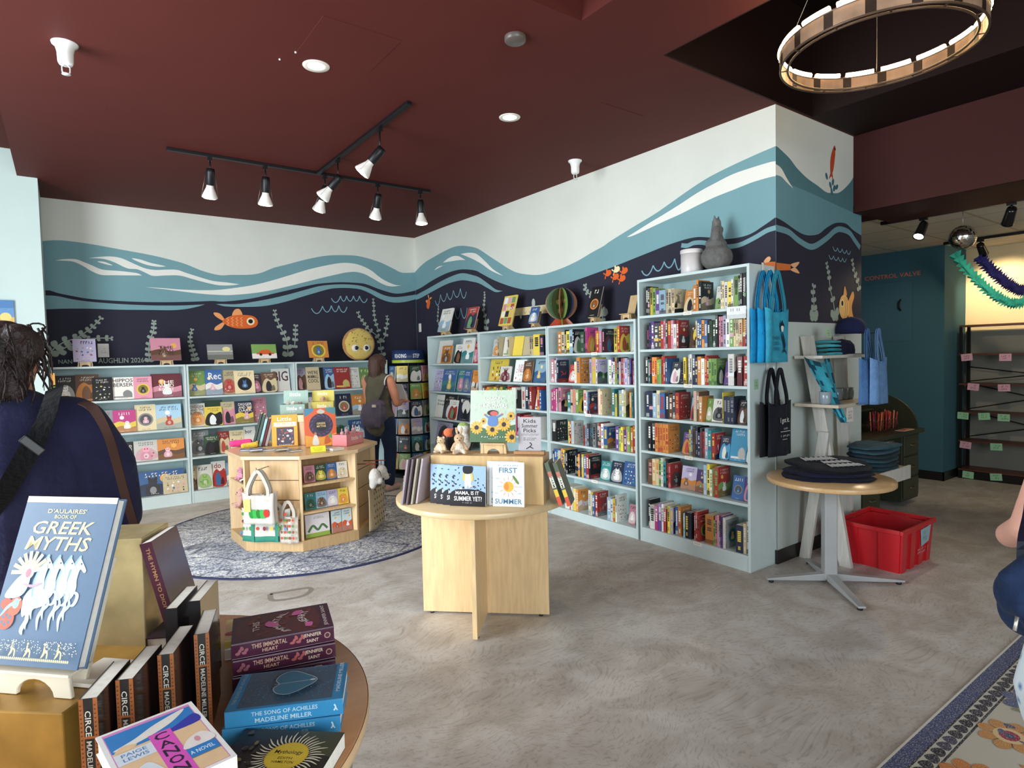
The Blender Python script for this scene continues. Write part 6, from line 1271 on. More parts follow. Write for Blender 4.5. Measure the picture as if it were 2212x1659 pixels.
def lit(b, w, h):
    b.rect(w*.18,h*.03,w*.86,h*.6,0x4A4658); r2 = random.Random(5)
    for k in range(26): b.disc(w*r2.uniform(.22,.82),h*r2.uniform(.06,.56),w*r2.uniform(.02,.06),w*r2.uniform(.02,.05),r2.choice((0xC9704E,0xE9E4DC,0x8A4A3A,0x6E5A7A,0xD9B48C,0xC03A2E)),n=8)
    b.disc(w*.72,h*.48,w*.09,w*.06,0xF2F2EE); b.text('Little',w*.22,h*.8,w*.78,h*.93,0xF6F2EA); b.rect(w*.08,h*.63,w*.95,h*.76,0xF2EEE6); letters(b,w*.12,h*.65,w*.9,h*.75,0xE2A040,random.Random(7)); letters(b,w*.15,h*.03,w*.85,h*.07,0xF4F0E8,random.Random(8))
face_book(onoct(x,y,-20) @ T(0,0,.003) @ R(-.1,'X'), .215, .28, .02, 0xF0A93C, 0x4A4658, 'yellow orange graphic novel standing before the wooden riser', None, rnd, 'plain', extra=lit)
x, y = (1.66,5.318)
def gm(b, w, h):
    b.rect(0,0,w,h,0xDE6236); b.blob([(0,h),(0,h*.8),(w*.25,h*.9),(w*.3,h)],0x4A86A4); b.blob([(w,h),(w,h*.82),(w*.72,h*.9),(w*.7,h)],0x5A8A8E)
    b.band([(0,h*.3),(w*.5,h*.22),(w,h*.32)],[(0,0),(w*.5,0),(w,0)],0xE8A23A,4); b.disc(w*.52,h*.55,w*.38,w*.38,0x3A2F48,n=24)
    for k in range(14): q = 2*PI*k/14; b.disc(w*.52+w*.31*math.cos(q),h*.55+w*.31*math.sin(q),w*.07,w*.025,0x55476A,rot=q+1,n=8)
    b.disc(w*.52,h*.55,w*.2,w*.2,0x26222E,n=20); b.text('GREEK',w*.38,h*.565,w*.67,h*.62,0xE8D08A); b.text('MYTHS',w*.38,h*.49,w*.67,h*.545,0xE8D08A)
    b.blob([(w*.22,h*.05),(w*.26,h*.25),(w*.32,h*.3),(w*.38,h*.25),(w*.42,h*.05)],0xE4DDD4); b.disc(w*.32,h*.33,w*.045,w*.045,0xB97A5A)
    b.blob([(w*.6,h*.04),(w*.62,h*.2),(w*.7,h*.26),(w*.8,h*.1)],0xC9602E); b.blob([(w*.72,h*.22),(w*.8,h*.34),(w*.86,h*.2)],0x6E9A5A)
    b.blob([(w*.4,h*.9),(w*.52,h*.97),(w*.66,h*.9),(w*.54,h*.84)],0xC9C0B0)
face_book(onoct(x,y,-8) @ T(0,0,.005) @ R(-.14,'X'), .27, .335, .03, 0xDE6236, 0x3A2F48, 'orange Greek myths book with a purple ring on the octagonal display', None, rnd, 'plain', extra=gm)
for k, (dx, c, hh, lab) in enumerate(((0,0x3F4A48,.30,'leftmost dark'),(.028,0x4A5A54,.29,'second dark green'),(.056,0x9CCAD0,.25,'third pale blue'),(.082,0x5E1F2A,.25,'fourth dark red'),(.108,0xA99A98,.245,'rightmost grey pink'))):
    x, y = (1.34,5.674)
    b = MB('print', c); book_shape(b, .2, hh, .02, c); tag(b.build('book', M=T(x-.035+dx*.95, y+.03-dx*.3, OH+.0115) @ R(-.3) @ T(0,0,.006) @ R(.26,'Y')), lab+' thin book leaning left of the orange graphic novel', 'book', 'thin books leaning on the octagonal display')
def flat_book(M, w, h, t_, c, label, group=None, artf=None, name='book'):
    b = MB('print', c); book_shape(b, w, h, t_, c)
    for i_, v in enumerate(b.V): b.V[i_] = Vector((v.y, v.z, v.x))
    # faces keep their order; the swap is an even permutation
    b.on((0,0,t_),(1,0,0),(0,1,0))
    if artf: artf(b, w, h)
    return tag(b.build(name, M=M), label, 'book', group)
G = 'small books lying on the octagonal display'
for k, (px0, py0, c, lab) in enumerate(((((1.182,5.497)), 0, 0x3F5A9A, 'blue'), (((1.225,5.35)), 0, 0x5A72A8, 'pale blue'), (((1.332,5.349)), 0, 0x8A8C92, 'leftmost grey'), (((1.401,5.212)), 0, 0x85888E, 'middle grey'), (((1.489,5.126)), 0, 0x7E8288, 'rightmost grey'), (((1.731,5.063)), 0, 0x8FA0A4, 'greenish grey'), (((1.788,4.936)), 0, 0xE8E2DC, 'white'))):
    flat_book(T(px0[0]-.02, px0[1]+.015, OH+.0105+.0125*(k%2 if k < 5 else 0)) @ R(-.35+.08*k), .105, .105, (.012+.004*(k>4)), c, lab+' small square book lying near the front edge of the octagonal display', G, lambda b,w,h: (b.disc(w*.5,h*.55,w*.22,w*.2,0xD9B24A), letters(b,w*.15,h*.15,w*.85,h*.28,0xEDEAE4,random.Random(3))))
x, y = (1.66,4.992)
b = MB('paper', 0xE9E53E); b.M = T(x,y,OH+.0105) @ R(-.2) @ R(-.6,'X'); b.box(-.06,.06,0,.002,0,.055); b.on((0,0,0),(1,0,0),(0,0,1)); letters(b,-.05,.01,.05,.045,0xB9B020,random.Random(3),3); tag(b.build('price_sign'), 'small yellow sign at the front edge of the octagonal display', 'sign')
x, y = (1.242,5.772)
t = thing('pink_plush_pouch', 'hot pink soft pouch on the left corner of the octagonal display', 'pouch', (x+.0,y+.06,OH+.0125)); body('pouch_body', [('c',[(-.07,0,.03),(.07,0,.03)],[.03,.032])], .006, 'cloth', 0xE5488E, t, 3)
t = thing('yellow_plush_toy', 'small yellow plush lying beside the hot pink pouch', 'plush toy', (x+.03,y-.125,OH+.0135)); body('plush_body', [('c',[(-.05,0,.025),(.05,0,.025)],[.022,.025]),('c',[(.04,0,.03),(.07,.02,.045)],[.015,.012])], .006, 'fur', 0xE9C83E, t, 3)

# ================================================================== BOOK SPINNER
SX, SY = 3.68, 7.33
t = thing('spinner_rack', 'tall rotating wire book rack with a blue header in the room corner', 'book rack', (SX, SY, 0))
b = MB('plastic', 0x141418); b.lathe([(0,0),(.27,0),(.275,.02),(.1,.05),(.03,.06)], 36, cap=False); b.build('base', t)
b = MB('blackmetal', 0x18181C); b.lathe([(.02,.05),(.02,1.5)], 14); b.build('pole', t)
HZ0, HZ1 = 1.485, 1.658
b = MB('print', 0x263A66); HR = .215
b.lathe([(0,HZ0),(HR,HZ0),(HR,HZ1),(0,HZ1)], 36, cap=False); ca = math.atan2(-SY, -SX)
hh = HZ1-HZ0
for k in range(36):
    a0 = 2*PI*k/36; a1 = 2*PI*(k+1)/36; r = HR+.001; b.add([(r*math.cos(a0),r*math.sin(a0),HZ0+hh*.05),(r*math.cos(a1),r*math.sin(a1),HZ0+hh*.05),(r*math.cos(a1),r*math.sin(a1),HZ0+hh*.26),(r*math.cos(a0),r*math.sin(a0),HZ0+hh*.26)], [(0,1,2,3)], 0xB9CC3E)
def curved(word, a0, a1, z0, z1, col):
    V, Fc = text_geo(word); b.add([((HR+.0015)*math.cos(a0+(a1-a0)*u), (HR+.0015)*math.sin(a0+(a1-a0)*u), z0+(z1-z0)*v) for u, v in V], Fc, col)
curved('READING', ca-.92, ca-.12, HZ0+hh*.42, HZ0+hh*.72, 0xF0F2F4); curved('STEP', ca+.28, ca+.72, HZ0+hh*.42, HZ0+hh*.72, 0xF0F2F4)
b.build('header_drum', t)
b = MB('blackmetal', 0x1C1C22)
for z in [.2+.2*i for i in range(7)]: b.tube([(.19*math.cos(2*PI*k/24), .19*math.sin(2*PI*k/24), z) for k in range(24)], .003, n=5, closed=True)
for k in range(12): b.tube([(.19*math.cos(2*PI*k/12),.19*math.sin(2*PI*k/12),.12),(.19*math.cos(2*PI*k/12),.19*math.sin(2*PI*k/12),HZ0)], .003, n=5)
b.build('wire_frame', t)
rnd = random.Random(31); G = 'early reader books in the spinner rack'; colk = 'btGylnosrgpa'
for tier in range(6):
    z = .11+.228*(5-tier)
    for j, da in enumerate((-1.05,-.35,.35,1.05)):
        a = ca+da; c = rnd.choice(colk); M = T(SX,SY,z) @ R(a+PI/2) @ T(-.075,-.262,0) @ R(-.08,'X')
        face_book(M, .15, .205, .022, PAL[c], PAL[rnd.choice('wyoepG')], '%s early reader, %s pocket from left, %s tier of the spinner rack' % (CN[c], ORD[j], ORD[tier]), G, rnd, rnd.choice(('fig','land','photo')), parts=False)

# ================================================================== TALLEST BOOKCASE SIDE: HOOKS AND TOTES
def XS(v): return v
bx = 3.918; bz = 2.078
b = MB('plastic', 0xE9E4DE); b.M = T(bx,2.376,bz+.02); b.box(-.012,.012,-.004,0,-.03,.05); b.tube([(0,-.004,-.02),(0,-.03,-.03),(0,-.05,-.015),(0,-.05,.0)], .004, n=6); tag(b.build('adhesive_hook'), 'white adhesive hook holding the blue totes on the tallest bookcase', 'hook')
def mermaid(b, w, h, d):
    b.blob([(.0,-d-h*.33),(.02,-d-h*.4),(.045,-d-h*.33),(.03,-d-h*.27),(.02,-d-h*.22),(.01,-d-h*.27)], 0x1E2A38); b.blob([(.005,-d-h*.34),(.035,-d-h*.34),(.03,-d-h*.43),(.01,-d-h*.43)], 0xE9E4DC)
    b.line([(.02,-d-h*.44),(.035,-d-h*.55),(.05,-d-h*.68),(.045,-d-h*.78)], .022, 0x1E3A4E, taper=True); b.blob([(.045,-d-h*.76),(.02,-d-h*.84),(.05,-d-h*.8),(.075,-d-h*.86),(.06,-d-h*.78)], 0x1E3A4E)
    for i, s_ in enumerate(('READ','LOCAL','BOOKS')): b.text(s_,-.07,-d-h*(.58+.1*i),-.01,-d-h*(.52+.1*i),0x2E5A7A)
for k in range(3): tote(T(bx-.045*(2-k)+.0,2.335-.026*(2-k)-.0, bz) @ R(.25*(0)), .30, .37, .25, (0x1F8FC4,0x1F93C9,0x2A98C2)[k] if k < 2 else 0x3FA0BC, ('front blue tote with a mermaid print on the tallest bookcase side','middle bright blue tote behind the mermaid tote','rearmost bright blue tote nearest the bookcase side')[::-1][k] if False else ('rearmost bright blue tote against the tallest bookcase side','middle bright blue tote on the tallest bookcase side','front blue tote with mermaid print on the tallest bookcase side')[k] , 'blue totes on the tallest bookcase side', seed=2+k, art_=mermaid if False else None, mat='cloth', puff=.015, spread=.27) if False else None
for k in range(3):
    lab = ('rearmost bright blue tote against the tallest bookcase side', 'middle bright blue tote on the tallest bookcase side', 'front blue tote with mermaid print on the tallest bookcase side')[k]
    tote(T(bx-.05+.028*k, 2.345-.036*k, bz), .29, .37, .25, (0x1F8FC4, 0x1F95CC, 0x3A9DBA)[k], lab, 'blue totes on the tallest bookcase side', seed=2+k, art_=mermaid if k == 2 else None, mat='cloth', puff=.012, spread=.27)
kx = 3.971; kz = 1.411
b = MB('plastic', 0xE9E4DE); b.M = T(kx,2.376,kz+.02); b.box(-.012,.012,-.004,0,-.03,.05); b.tube([(0,-.004,-.02),(0,-.03,-.03),(0,-.05,-.015),(0,-.05,.0)], .004, n=6); tag(b.build('adhesive_hook'), 'white adhesive hook holding the black totes on the tallest bookcase', 'hook')
def jot(b, w, h, d):
    b.text('I got it.',-.05,-d-h*.42,.06,-d-h*.30,0xE9E6E0); letters(b,-.04,-d-h*.53,.06,-d-h*.48,0xCFCBC6,random.Random(2)); b.rect(-.05,-d-h*.56,.07,-d-h*.55,0xE9E6E0); b.text('LAKE & BOOKS',-.06,-d-h*.66,.075,-d-h*.615,0xD9D5D0) if False else letters(b,-.06,-d-h*.66,.075,-d-h*.61,0xD9D5D0,random.Random(6)); b.rect(-.03,-d-h*.7,.03,-d-h*.693,0xE9E6E0)
for k in range(2):
    tote(T(kx-.03+.035*k, 2.33-.045*k, kz), .29, .38, .22, (0x1C1D24, 0x23242C)[k], ('rear black tote on the tallest bookcase side', 'front black tote with white lettering on the tallest bookcase side')[k], 'black totes on the tallest bookcase side', seed=5+k, art_=jot if k == 1 else None, mat='cloth', puff=.02, spread=.24)
b = MB('paper', 0x9CC4A0); b.M = T(3.838, 2.3785, 1.309); b.box(-.022,.022,-.002,0,-.035,.035); b.on((0,-.002,0),(1,0,0),(0,0,1)); letters(b,-.016,-.02,.016,.022,0x4E6A54,random.Random(3),2); tag(b.build('price_tag'), 'green price tag on the tallest bookcase side above the black totes', 'price tag')

# ================================================================== SMALL ROUND PEDESTAL TABLE WITH SHIRTS
PX, PY, PZ = 4.0, 1.96, .70
t = thing('pedestal_table', 'small round wood topped table on a grey steel pedestal', 'table', (PX, PY, 0))
b = MB('woodtop', 0xD0A878); b.lathe([(0,PZ-.03),(.375,PZ-.03),(.38,PZ-.026),(.38,PZ-.004),(.376,PZ),(0,PZ)], 64, cap=False); b.build('tabletop', t)
GREY = 0xA2A3A4
b = MB('plastic', GREY); b.M = R(PI/4); b.box(-.04,.04,-.04,.04,.03,PZ-.03); b.build('column', t, bevel=.008)
for a in (-132, -43, 47, 138):
    b = MB('plastic', GREY); b.M = R(math.radians(a)); e = .40 if a > 0 else .46; b.hexa([(.03,-.028,.022),(e,-.022,.018),(e,.022,.018),(.03,.028,.022),(.03,-.028,.07),(e,-.022,.030),(e,.022,.030),(.03,.028,.07)]); l = b.build('foot', t, bevel=.003)
    b = MB('plastic', 0x1A1A1C); b.M = R(math.radians(a)) @ T(e-.03,0,0); b.lathe([(0,0),(.016,0),(.016,.018),(0,.018)], 14, cap=False); b.build('glide', l)
def shirt(M, w, d, h, col, label, group, seed, artf=None):
    r2 = random.Random(seed); b = MB('cloth', col); b.smooth = True; n, m = 26, 7; V = []
    for j in range(m+1):
        v = j/m; z = h*(1-math.cos(PI*v))/2; k = math.sin(PI*v)**.35 if 0 < v < 1 else .0
        for i in range(n):
            a = 2*PI*i/n; e = 3.2; r = (abs(math.cos(a))**e+abs(math.sin(a))**e)**(-1/e)
            kk = .82+.18*k if v < .5 else (.82+.18*k)*(1 if v < .99 else .9); wob = 1+.05*math.sin(3*a+seed)+.03*math.sin(7*a+seed*2)+.015*math.sin(13*a+seed*3)
            V.append((w/2*math.cos(a)*r*kk*wob, d/2*math.sin(a)*r*kk*wob, z+(.006*math.sin(2*a+seed)*v*v if v > .2 else 0)))
    F = [(j*n+i, j*n+(i+1)%n, (j+1)*n+(i+1)%n, (j+1)*n+i) for j in range(m) for i in range(n)]+[tuple(range(n))[::-1]]
    top = len(V); 
    for rr in (.66,.33):
        for i in range(n): p = V[m*n+i]; V.append((p[0]*rr, p[1]*rr, h+.004*math.sin(i*.9+seed)+.002))
    V.append((0,0,h+.003)); F += [(m*n+i, m*n+(i+1)%n, top+(i+1)%n, top+i) for i in range(n)]+[(top+i, top+(i+1)%n, top+n+(i+1)%n, top+n+i) for i in range(n)]+[(top+n+i, top+n+(i+1)%n, top+2*n) for i in range(n)]
    b.add(V, F); b.smooth = False
    if artf: b.on((0,0,h+.009),(1,0,0),(0,1,0)); artf(b)
    return tag(b.build('folded_shirt', M=M), label, 'shirt', group)
def script(b):
    r2 = random.Random(3)
    for j, (y, x0, x1, hh) in enumerate(((.05,-.13,.05,.085),(-.03,-.05,.10,.06),(-.12,-.06,.15,.075))):
        x = x0
        while x < x1: b.line([(x,y),(x+.012,y+hh),(x+.022,y+hh*.1),(x+.032,y+hh*.8),(x+.04,y)], .014, 0xECEAE8); x += .036
for k in range(3):
    shirt(T(PX-.0+.01*k, PY+.01, PZ+.001+.030*k+.012*(k==2)) @ R(-.75+.12*k) @ R(.09*(k==2),'X'), .54-.02*k, .40, .018, (0x16182A, 0x1A1C34, 0x15161F)[k], 'dark navy folded shirt, %s of the pile on the pedestal table' % ('bottom','middle','top with white script')[k], 'dark shirts piled on the pedestal table', 5+k, script if k == 2 else None)

# ================================================================== A-FRAME DISPLAY SHELF BY THE WALL
t = thing('a_frame_shelf', 'weathered white A-frame ladder shelf against the mural wall end', 'display shelf', (0,0,0))
LC = 0xC9C5BE
for x, yf in ((4.37, 1.99), (4.86, 2.20)):
    b = MB('wood', LC); b.hexa([(x,yf,0),(x+.035,yf,0),(x+.035,yf+.085,0),(x,yf+.085,0),(x,2.27,1.64),(x+.035,2.27,1.64),(x+.035,2.355,1.64),(x,2.355,1.64)]); b.build('leg', t, bevel=.002)
    if yf > 2.1: continue
    b = MB('wood', shade(LC,.95)); b.hexa([(x-.03,2.275,0),(x,2.275,0),(x,2.35,0),(x-.03,2.35,0),(x-.03,2.13,.95),(x,2.13,.95),(x,2.205,.95),(x-.03,2.205,.95)]); b.build('strut', t, bevel=.002)
for z, y0 in ((1.475,2.14),(1.13,2.03),(.63,1.9)):
    b = MB('woodtop', 0xC9BCA8 if z < 1.4 else 0xD4CEC4); b.box(4.27,4.97 if z > .7 else 5.05,y0,2.345,z,z+.022); b.build('shelf', t, bevel=.002)
b = MB('wood', LC); b.box(4.4,5.08,1.885,1.899,.56,.66); b.build('front_rail', t, bevel=.002)
# caps, scarves, mugs, shirts
def cap(M, col, label, s=1.0):
    t = thing('baseball_cap', label, 'cap', M=M, group='navy caps on the ladder shelf'); n = 20
    b = MB('cloth', col); b.lathe([(.09*s,0),(.092*s,.03*s),(.085*s,.07*s),(.06*s,.1*s),(.0,.115*s)], n, cap=False); b.build('crown', t)
    b = MB('cloth', col); b.add([(.085*s*math.cos(a),.085*s*math.sin(a),.004) for a in [(-PI/2-1.0)+2.0*i/8 for i in range(9)]]+[(.095*s*math.cos(a)*.9,.16*s*math.sin(a),.001) for a in [(-PI/2-.8)+1.6*i/8 for i in range(9)]], [(i+1,i,9+i,10+i) for i in range(8)]); o = b.build('brim', t); so = o.modifiers.new('s','SOLIDIFY'); so.thickness = .003
    return t
cap(T(4.745,2.235,1.5015) @ R(.5), 0x25263C, 'navy cap lying on the top ladder shelf')
cap(T(4.97,2.27,1.66) @ R(.9), 0x262A4E, 'navy blue cap hung on the right leg top of the ladder shelf', 1.15)
for k in range(4): shirt(T(4.52+.003*k,2.235,1.498+.029*k) @ R(.06*k), .2, .17, .017, (0x3E9AA4,0x2F7F8C,0x48A4AC,0x3A8E98)[k], 'folded turquoise bandana, %s of the pile on the ladder shelf' % ('bottom','second','third','top')[k], 'turquoise bandanas', 30+k)
b = MB('paper', 0xA9C9A4); b.M = T(4.53,2.22,1.625) @ R(-.2,'X'); b.box(-.035,.035,0,.002,0,.075); b.on((0,0,0),(1,0,0),(0,0,1)); letters(b,-.025,.01,.025,.06,0x5E7A60,random.Random(3),3); tag(b.build('price_sign'), 'small green price card on the turquoise bandanas', 'sign')
t = thing('hanging_bandana', 'turquoise patterned bandana draped over the left ladder leg', 'bandana', (4.31,2.292,1.22))
b = MB('cloth', 0x3FA3B8); b.smooth = True; V = []; n, m = 12, 12
for j in range(m+1):
    v = j/m; wd = (.17*(1-v)**.8+.006)
    for i in range(n+1): u = i/n-.5; V.append((u*2*wd+.05+.05*v, -.07-.012*math.cos(u*9)-.15*v-.03*(1-abs(2*u)), .22-.42*v-.10*(abs(2*u)<.0)+.05*abs(2*u)*(1-v)))
b.add(V, [(j*(n+1)+i, (j+1)*(n+1)+i, (j+1)*(n+1)+i+1, j*(n+1)+i+1) for j in range(m) for i in range(n)]); r2 = random.Random(4)
for fi in range(len(b.F)):
    if r2.random() < .3: b.C[fi] = lin(0x1E4E60)
o = b.build('cloth', t); so = o.modifiers.new('s','SOLIDIFY'); so.thickness = .003
b = MB('wood', 0xCFCBC4); b.M = T(4.40,2.16,1.42); b.box(-.035,.035,-.012,.0,-.12,.22); tag(b.build('leg_cap_board', bevel=.004), 'rounded white board end over the turquoise bandana', 'board') if False else None
for k in range(6):
    x = 4.44+.088*k if k else 4.31
    t = thing('mug', 'grey blue speckled mug, %s from left on the middle ladder shelf' % ORD[k], 'mug', (x,2.25 if k else 2.14,1.1525), rotz=.6, group='grey mugs on the ladder shelf')
    b = MB('gloss', 0x8A98A2); b.lathe([(0,0),(.032,0),(.038,.01),(.041,.045),(.04,.088),(.037,.09),(.036,.085),(.036,.012),(0,.01)], 24, cap=False); b.build('cup', t)
    b = MB('gloss', 0x8A98A2); b.tube(cr([(.038,0,.07),(.062,0,.066),(.066,0,.045),(.058,0,.025),(.038,0,.02)],4), .005, n=7); b.build('handle', t)
b = MB('paper', 0xDCD3CC); b.M = T(4.426, 2.027, 1.128); b.box(-.045,.045,-.002,0,-.1,0); b.on((0,-.002,0),(1,0,0),(0,0,1)); letters(b,-.035,-.085,.035,-.02,0x4E4448,random.Random(3),3); tag(b.build('price_sign'), 'small white sign hanging from the middle ladder shelf', 'sign')
for k in range(6):
    shirt(T(4.82+.008*(k%2),2.04,.654+.031*k) @ R(.05+.05*math.sin(k*2)), .45, .28, .019, (0x2C4650,0x2A3F4A,0x31505C,0x2A3A44,0x335866,0x34525E)[k], 'teal grey folded shirt, %s from bottom of the ladder shelf pile' % ORD[k], 'teal shirts piled on the ladder shelf', 50+k, (lambda b: b.on((0,0,.035),(1,0,0),(0,1,0)) and letters(b,.0,-.1,.14,-.06,0xC9D0D0,random.Random(5),2)) if k == 5 else None)
for k in range(2): shirt(T(4.50,2.04,.654+.031*k) @ R(-.05+.1*k), .15, .25, .019, (0x1E2424,0x23292A)[k], ('lower','upper')[k]+' dark folded shirt at the left of the lowest ladder shelf', 'dark shirts on the ladder shelf', 70+k)
for k in range(2):
    tote(T(4.616+.04*k, 1.995-.055*k, 1.674), .23, .33, .20, (0x4A6E9E, 0x6488B4)[k], ('rear denim blue tote hanging on the right ladder leg','front denim blue tote hanging on the right ladder leg')[k], 'denim totes on the ladder shelf', seed=21+k, mat='cloth', puff=.035, spread=.2)
# red crate
BX0, BX1, BY0, BY1, BH = 4.48, 5.05, 1.705, 2.17, .30
t = thing('red_plastic_crate', 'open red plastic crate on the floor beside the pedestal table', 'crate', ((BX0+BX1)/2,(BY0+BY1)/2,0))
w, d = (BX1-BX0)/2, (BY1-BY0)/2; RED = 0xC41F28
b = MB('plastic', RED); k = .93; e = .006
def wall_(b, p, q, n_, seg):
    p, q, n_ = Vector(p), Vector(q), Vector(n_); L_ = (q-p).length; m = seg*2+1
    for i in range(m):
        a, c = i/m, (i+1)/m; off = .012 if i % 2 == 0 else .0
        lo = [p*k+(q-p)*k*a+n_*off, p*k+(q-p)*k*c+n_*off]; hi = [p+(q-p)*a+n_*off, p+(q-p)*c+n_*off]
        V = [(*lo[0].xy,.0),(*lo[1].xy,.0),(*(lo[1]-n_*(.02+off)).xy,.0),(*(lo[0]-n_*(.02+off)).xy,.0),(*hi[0].xy,BH-.03),(*hi[1].xy,BH-.03),(*(hi[1]-n_*(.016+off)).xy,BH-.03),(*(hi[0]-n_*(.016+off)).xy,BH-.03)]
        b.hexa([Vector(v) for v in V])
wd, dd = w-.025, d-.025
wall_(b,(-wd,-dd,0),(wd,-dd,0),(0,-1,0),3); wall_(b,(wd,-dd,0),(wd,dd,0),(1,0,0),1); wall_(b,(wd,dd,0),(-wd,dd,0),(0,1,0),3); wall_(b,(-wd,dd,0),(-wd,-dd,0),(-1,0,0),1)
b.box(-wd*k,wd*k,-dd*k,dd*k,.0,.012); b.build('crate_body', t)
b = MB('plastic', RED)
for x0, x1, y0, y1 in ((-w,w,-d,-d+.022),(-w,w,d-.022,d),(-w,-w+.022,-d+.022,d-.022),(w-.022,w,-d+.022,d-.022)): b.box(x0,x1,y0,y1,BH-.03,BH)
b.build('rim', t, bevel=.004)
yc = lambda z: -(dd*(k+(1-k)*z/(BH-.03)))-.0145
b = MB('paper', 0x9AB4BC); b.on((0,yc(0)-.001,0), (1,0,0), (0,(yc(.27)-yc(0))/.27,1)); b.poly([(.06,.13),(.19,.15),(.21,.265),(.03,.255)], 0x9AB4BC); letters(b,.06,.16,.17,.245,0x5E7A84,random.Random(5),2); letters(b,-.02,.08,.20,.125,0xD9A4A4,random.Random(7),2)
o = b.build('pasted_label', t); o['label'] = 'pale blue paper label stuck on the crate side'
b = MB('print', 0xB9B4AE); flat_book(T(BX0+.24,BY0+.1,.014) @ R(.3), .15, .2, .02, 0xB9B4AE, 'pale book lying at the bottom of the red crate')

# ================================================================== BACK ROOM: ROLL TOP DESK, BLACK SHELF
DG = 0x35382A
t = thing('roll_top_desk', 'antique dark green roll-top desk behind the ladder shelf', 'desk', (6.25, 2.75, 0), rotz=0)
b = MB('wood', DG); b.box(-.7,.62,-.32,.35,.70,.74); b.build('desktop', t, bevel=.004)
for i, x in enumerate((-.66,.2)):
    b = MB('wood', DG); b.box(x,x+.38,-.28,.33,.05,.70); p = b.build('pedestal', t, bevel=.004)
    for z in (.08,.29,.5):
        b = MB('wood', shade(DG,1.15)); b.box(x+.02,x+.36,-.292,-.2805,z,z+.19); dr = b.build('drawer', t, bevel=.004)
        b = MB('metal', 0x9A9070); b.tube([(x+.14,-.293,z+.1),(x+.15,-.31,z+.09),(x+.23,-.31,z+.09),(x+.24,-.293,z+.1)], .004, n=6); b.build('drawer_pull', dr)
b = MB('wood', shade(DG,.9)); P = [(-.28,.0),(.33,.0),(.33,.34),(.12,.34)]+[(.12-.40*math.sin(PI/2*i/8), .0+.34*math.cos(PI/2*i/8)) for i in range(1,8)]
for x in (-.66,.55): b.add([(x,p[0],.74+p[1]) for p in P]+[(x+.03,p[0],.74+p[1]) for p in P], [tuple(range(len(P))), tuple(reversed(range(len(P),2*len(P))))]+[(i,len(P)+i,len(P)+(i+1)%len(P),(i+1)%len(P)) for i in range(len(P))])
b.box(-.63,.55,.32,.34,.74,1.08); b.box(-.66,.58,.1,.34,1.08,1.12); b.build('roll_top_frame', t)
b = MB('wood', shade(DG,1.1)); b.box(-.62,.54,.12,.32,.9,.92); b.build('inner_shelf', t)
x, y = 6.55, 2.64
for k in range(3):
    t = thing('wire_basket', 'wire basket of red and orange pens, %s on the green desk' % ('left','middle','right')[k], 'basket', (x-.28+.17*k, y, .7415), group='wire baskets on the green desk')
    b = MB('blackmetal', 0x4A3A34)
    for z in (.003,.05,.1): b.tube([(.065*math.cos(2*PI*i/16), .065*math.sin(2*PI*i/16), z) for i in range(16)], .0025, n=5, closed=True)
    for i in range(12): b.tube([(.065*math.cos(2*PI*i/12), .065*math.sin(2*PI*i/12), z) for z in (0,.1)], .002, n=4)
    b.build('wire_body', t)
    r2 = random.Random(k)
    for i in range(12):
        q, rr = 2.4*i, .0145*math.sqrt(i+.3); cn, cc = r2.choice((('red',0xC03A2E),('orange',0xD9602E),('crimson',0xB02A3E),('plum',0x7A2A4A),('peach',0xD98A5A))); b = MB('gloss', cc); b.tube([(rr*math.cos(q),rr*math.sin(q),.006),(rr*math.cos(q)*1.25,rr*math.sin(q)*1.25,.15+r2.uniform(0,.04))], .0055, n=6)
        tag(b.build('pen', M=T(x-.28+.17*k, y, .7415)), '%s pen standing in the %s wire basket on the green desk' % (cn, ('left','middle','right')[k]), 'pen', group='%s pens in the %s wire basket' % (cn, ('left','middle','right')[k]))
b = MB('paper', 0xE3CFA0); b.M = T(6.62,2.99,1.122) @ R(.3); b.box(-.06,.06,0,.03,0,.1); tag(b.build('small_card_box', bevel=.003), 'small cream box on top of the green desk', 'box')
b = MB('paper', 0xD9B9A4); b.M = T(6.55,2.475,.7415); b.box(-.12,.12,-.03,.05,0,.004); b.box(-.06,.05,-.01,.03,.004,.008,0xC9605A); tag(b.build('leaflets'), 'pale leaflets on the front edge of the green desk', 'paper')
# black metal shelf
t = thing('black_metal_shelf', 'black metal shelving unit with brown boards by the cream wall', 'shelving', (0,0,0))
FXs, BXs = 8.42, 8.70
for x in (FXs, BXs-.03):
    for y in (2.60, 1.3, 0.0):
        b = MB('blackmetal', 0x17171A); b.box(x,x+.03,y,y+.03,0,1.79); b.build('post', t)
BRZ = (1.79, 1.46, 1.115, .785, .45, .115)
for z in BRZ:
    b = MB('wood', 0x5A3426); b.box(FXs-.003,BXs,0.0,2.63,z-.02,z); b.build('board', t, bevel=.001)
for (y0, y1) in ((2.6,1.33),(1.3,.03)):
    for z0, z1 in ((.80,1.10),(.47,.77),(1.13,1.30)):
        b = MB('blackmetal', 0x17171A); b.tube([(BXs-.02,y0,z0),(BXs-.02,y1,z1)], .006, n=6); b.tube([(BXs-.02,y0,z1),(BXs-.02,y1,z0)], .006, n=6); b.build('cross_brace', t)
b = MB('plastic', 0x141416); b.box(FXs+.01,FXs+.02,.0,2.6,0.0,.09); b.build('kick_plate', t)
notes = [(2.552,1.417,'p'),(2.194,1.412,'p'),(2.487,1.076,'p'),(2.202,1.072,'p'),(2.584,0.7362,'g'),(2.381,0.7418,'g'),(2.202,0.7391,'g'),(2.556,0.3956,'p'),(2.265,0.4038,'g'),(2.528,0.0498,'g'),(2.264,0.0613,'g')]
